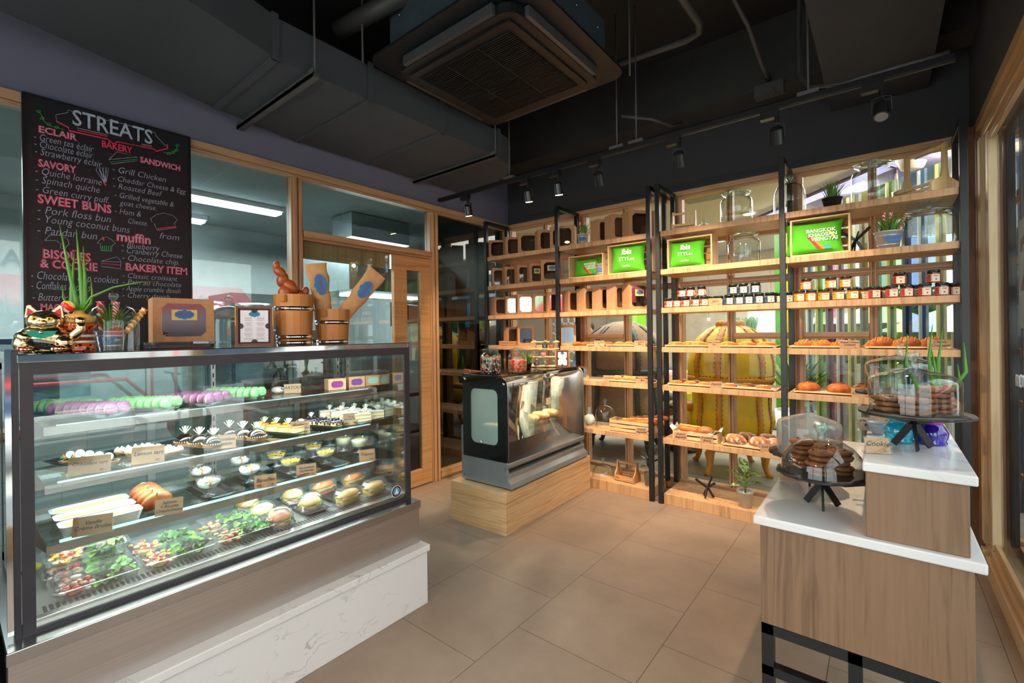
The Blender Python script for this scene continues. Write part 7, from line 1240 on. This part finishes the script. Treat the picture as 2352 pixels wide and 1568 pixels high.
# wooden mini crate behind the jars
crate((at(1163, 785, y=3.80).x+.05, 3.80, 1.269), .22, .10, .045, 2, 'low slatted orange crate behind the candy jars', 0, OAK)
# ------------------------------------------------------------------ cake stands on the counter
SLATE = mat('slate_plate', (42, 38, 38), .7, var=.12, bump=.6, scale=30)
def dist(P): return (Vector(P)-EYE).dot(FWD)
def stand(px, py, zt, z, halfpx, label, rz=0):
    P = at(px, py, z=zt); r = halfpx*dist(P)/F_PX; t = thing('cake_stand', label, 'cake stand', (P.x, P.y, z+.001), rz); rd = random.Random(int(px)); n = 48; h = zt-z-.001
    j = [rd.uniform(-.004, .003) for _ in range(n)]; b = MB(); b.add([((r+j[i]*s)*cos(2*pi*i/n), (r+j[i]*s)*sin(2*pi*i/n), zz) for s, zz, r_ in ((1, h-.007, 0), (1.5, h-.003, 0), (.4, h, 0)) for i in range(n)], [(k*n+i, k*n+(i+1) % n, (k+1)*n+(i+1) % n, (k+1)*n+i) for k in (0, 1) for i in range(n)]+[tuple(range(n-1, -1, -1)), tuple(range(2*n, 3*n))]); b.build('slate_plate', SLATE, t)
    for a in (0, 1, 2): th = a*2*pi/3+.65; c = Vector((cos(th), sin(th), 0)); MB().bar(tuple(-c*.07+Vector((0, 0, h-.008))), (0, 0, h*.72), .018, .007, up=(-sin(th), cos(th), 0)).bar((0, 0, h*.74), tuple(c*.050+Vector((0, 0, .004))), .018, .007, up=(-sin(th), cos(th), 0)).build('crossed_leg', BLACK, t)
    return Vector((P.x, P.y, zt)), r
def cookie(P, label, gr, r=.040, rot=None):
    o = thing('cookie', label, 'cookie', P, 0, gr); rd = random.Random(int(P[0]*999+P[2]*777)); n = 20; pr = [(0, 0), (.86, 0), (1, .006), (.9, .011), (.55, .0135), (0, .015)]
    b = MB(); b.lathe([(q*r, z) for q, z in pr], 20); b.v = [(x*(1+.03*sin(5*x*90)), y*(1+.03*sin(4*y*80)), z+(.0016*rd.uniform(-1, 1) if z > .004 else 0)) for x, y, z in b.v]; b.build('cookie_body', COOK, o); c = MB()
    for i in range(7): a, q = rd.uniform(0, 6.3), r*.75*rd.random()**.5; c.ball((q*cos(a), q*sin(a), .0135), (.004, .004, .002), 6, 4)
    c.build('chocolate_chips', CHO, o, fix=False)['kind'] = 'stuff'
    if rot: o.rotation_euler = rot
    return o
P, r = stand(1888, 1083, .945, .833, 91, 'slate cake stand nearest the viewer on the lower counter'); dome(P+Vector((0, 0, .0005)), r*.91, .105, 'round glass dome covering many cookies', shape='round', knob=.020)
i = 0
for (dx, dy, n) in ((-.052, .02, 6), (.0, -.045, 5), (.045, .0, 5), (-.005, .05, 5)):
    for k in range(n): cookie((P.x+dx+.006*sin(k*2.3), P.y+dy+.006*cos(k*1.7), P.z+.001+k*.0155), 'cookie %s in the %s pile under the round dome' % (('at the bottom', 'second', 'third', 'fourth', 'fifth', 'sixth')[k], {-.052: 'left', .0: 'front', .045: 'right', -.005: 'back'}[dx]), 'cookies under the round dome', .036)
P, r = stand(2098, 945, 1.149, 1.039, 104, 'large slate cake stand on the upper counter'); dome(P+Vector((0, 0, .0005)), r*.80, .112, 'large straight sided glass dome over stacked cookies', shape='flat', knob=.015)
for (dx, dy, n, nm) in ((-.055, -.01, 3, 'left'), (.005, -.04, 3, 'front'), (.050, .015, 5, 'right')):
    for k in range(n): cookie((P.x+dx+.004*sin(k*2), P.y+dy, P.z+.001+k*.0155), '%s cookie in the %s pile under the large dome' % (('bottom', 'second', 'third', 'fourth', 'top')[k], nm), 'cookies under the large dome', .043)
P, r = stand(1858, 1040, .945, .833, 80, 'slate cake stand at the back of the lower counter'); dome(P+Vector((0, 0, .0005)), r*.80, .125, 'frosted glass dome at the back of the lower counter', glass('frosted_dome', (.84, .83, .82), 1.2, rough=.1, edge=.25, haze=.30, hazecol=(.6, .58, .56)), .013, shape='flat')
for k, (dx, dy) in enumerate(((-.03, 0), (.03, .01))):
    t = thing('muffin', ('left', 'right')[k]+' muffin in the frosted dome', 'muffin', P+Vector((dx, dy, .001)), 0, 'muffins in the frosted dome'); MB().lathe([(0, 0), (.018, 0), (.024, .03), (0, .03)], 16).build('paper_case', WHITE, t); MB().ball((0, 0, .03), (.028, .028, .02), 16, 8, half=True).build('muffin_top', mat('muffin_red', (120, 44, 30), .8, var=.2), t)
P, r = stand(2068, 900, 1.149, 1.039, 84, 'slate cake stand behind the large cookie dome'); dome(P+Vector((0, 0, .0005)), r*.78, .125, 'glass dome behind the large cookie dome', shape='flat', knob=.014)
def vase(px, py, m, rim, label, s=1):
    P = at(px, py, z=1.039); t = thing('glass_vase', label, 'vase', (P.x, P.y, 1.039)); MB().lathe([(0, 0), (.036*s, 0), (.038*s, .005), (.034*s, .010), (.040*s, .024), (.041*s, .036), (.032*s, .054), (.026*s, .062), (.028*s, .070), (.036*s, .082)], 28).build('vase_body', m, t)
    MB().lathe([(.026*s, .0615), (.0275*s, .063), (.029*s, .070), (.0365*s, .0825)], 28).build('vase_neck', rim, t); return P
def cglass(nm, c): return mat(nm, c, .05, coat=1, var=.15, scale=20)
vase(2065, 1012, cglass('cyan_glass', (30, 170, 206)), cglass('cyan_neck', (60, 190, 200)), 'turquoise glass vase under the large cake stand'); P = vase(2140, 1018, cglass('violet_glass', (44, 20, 150)), cglass('magenta_neck', (190, 30, 200)), 'violet and magenta glass vase under the large cake stand')
P = Vector((P.x+.02, P.y+.16, 1.039)); t = thing('onion_shoots', 'tall green onion shoots behind the large cookie dome', 'plant', P); MB().lathe([(0, 0), (.024, 0), (.030, .015), (.02, .04), (.008, .05), (0, .05)], 18).build('bulb', ON, t)
for i, (dx, h) in enumerate(((-.07, .30), (-.03, .26), (.02, .31), (.05, .27), (-.005, .33), (.035, .20))): MB().tube([(dx*.1, 0, .04), (dx*.5, .0, .13), (dx*.9+(.03 if i % 2 else -.01), 0, .04+h*.65), (dx+(.02 if i % 2 else .0), 0, .04+h)], [.006, .0065, .005, .0008], 8, flat=.6).build('shoot', SG, t)
P = at(2016, 996, z=1.039); t = thing('teacup', 'grey china cup with curled handle on the upper counter', 'cup', (P.x, P.y, 1.039)); MB().lathe([(0, 0), (.014, 0), (.018, .006), (.027, .024), (.031, .040), (.029, .040), (.024, .022), (0, .01)], 24).build('cup_body', mat('cup_grey', (150, 160, 170), .2), t); MB().tube([(-.027, 0, .034), (-.042, 0, .034), (-.044, 0, .018), (-.024, 0, .012)], .003, 8).build('handle', mat('cup_grey', (150, 160, 170)), t)
def acard(txt, px, py, z, label, rz, w_=.06, h_=.045): P = at(px, py, z=z); return card(txt, (P.x, P.y, z+.001), label, w_, h_, radians(rz), .35, acr=True, price='35.-')
acard('Cookie', 2018, 1042, 1.039, 'tilted kraft card in clear holder reading Cookie', 22); acard('Chocolate\nMuffin', 2000, 990, 1.039, 'kraft card in clear holder reading Chocolate Muffin', 15, .065); acard('Red Velvet\nMuffin', 1812, 1103, .833, 'kraft card in clear holder reading Red Velvet Muffin', 22)
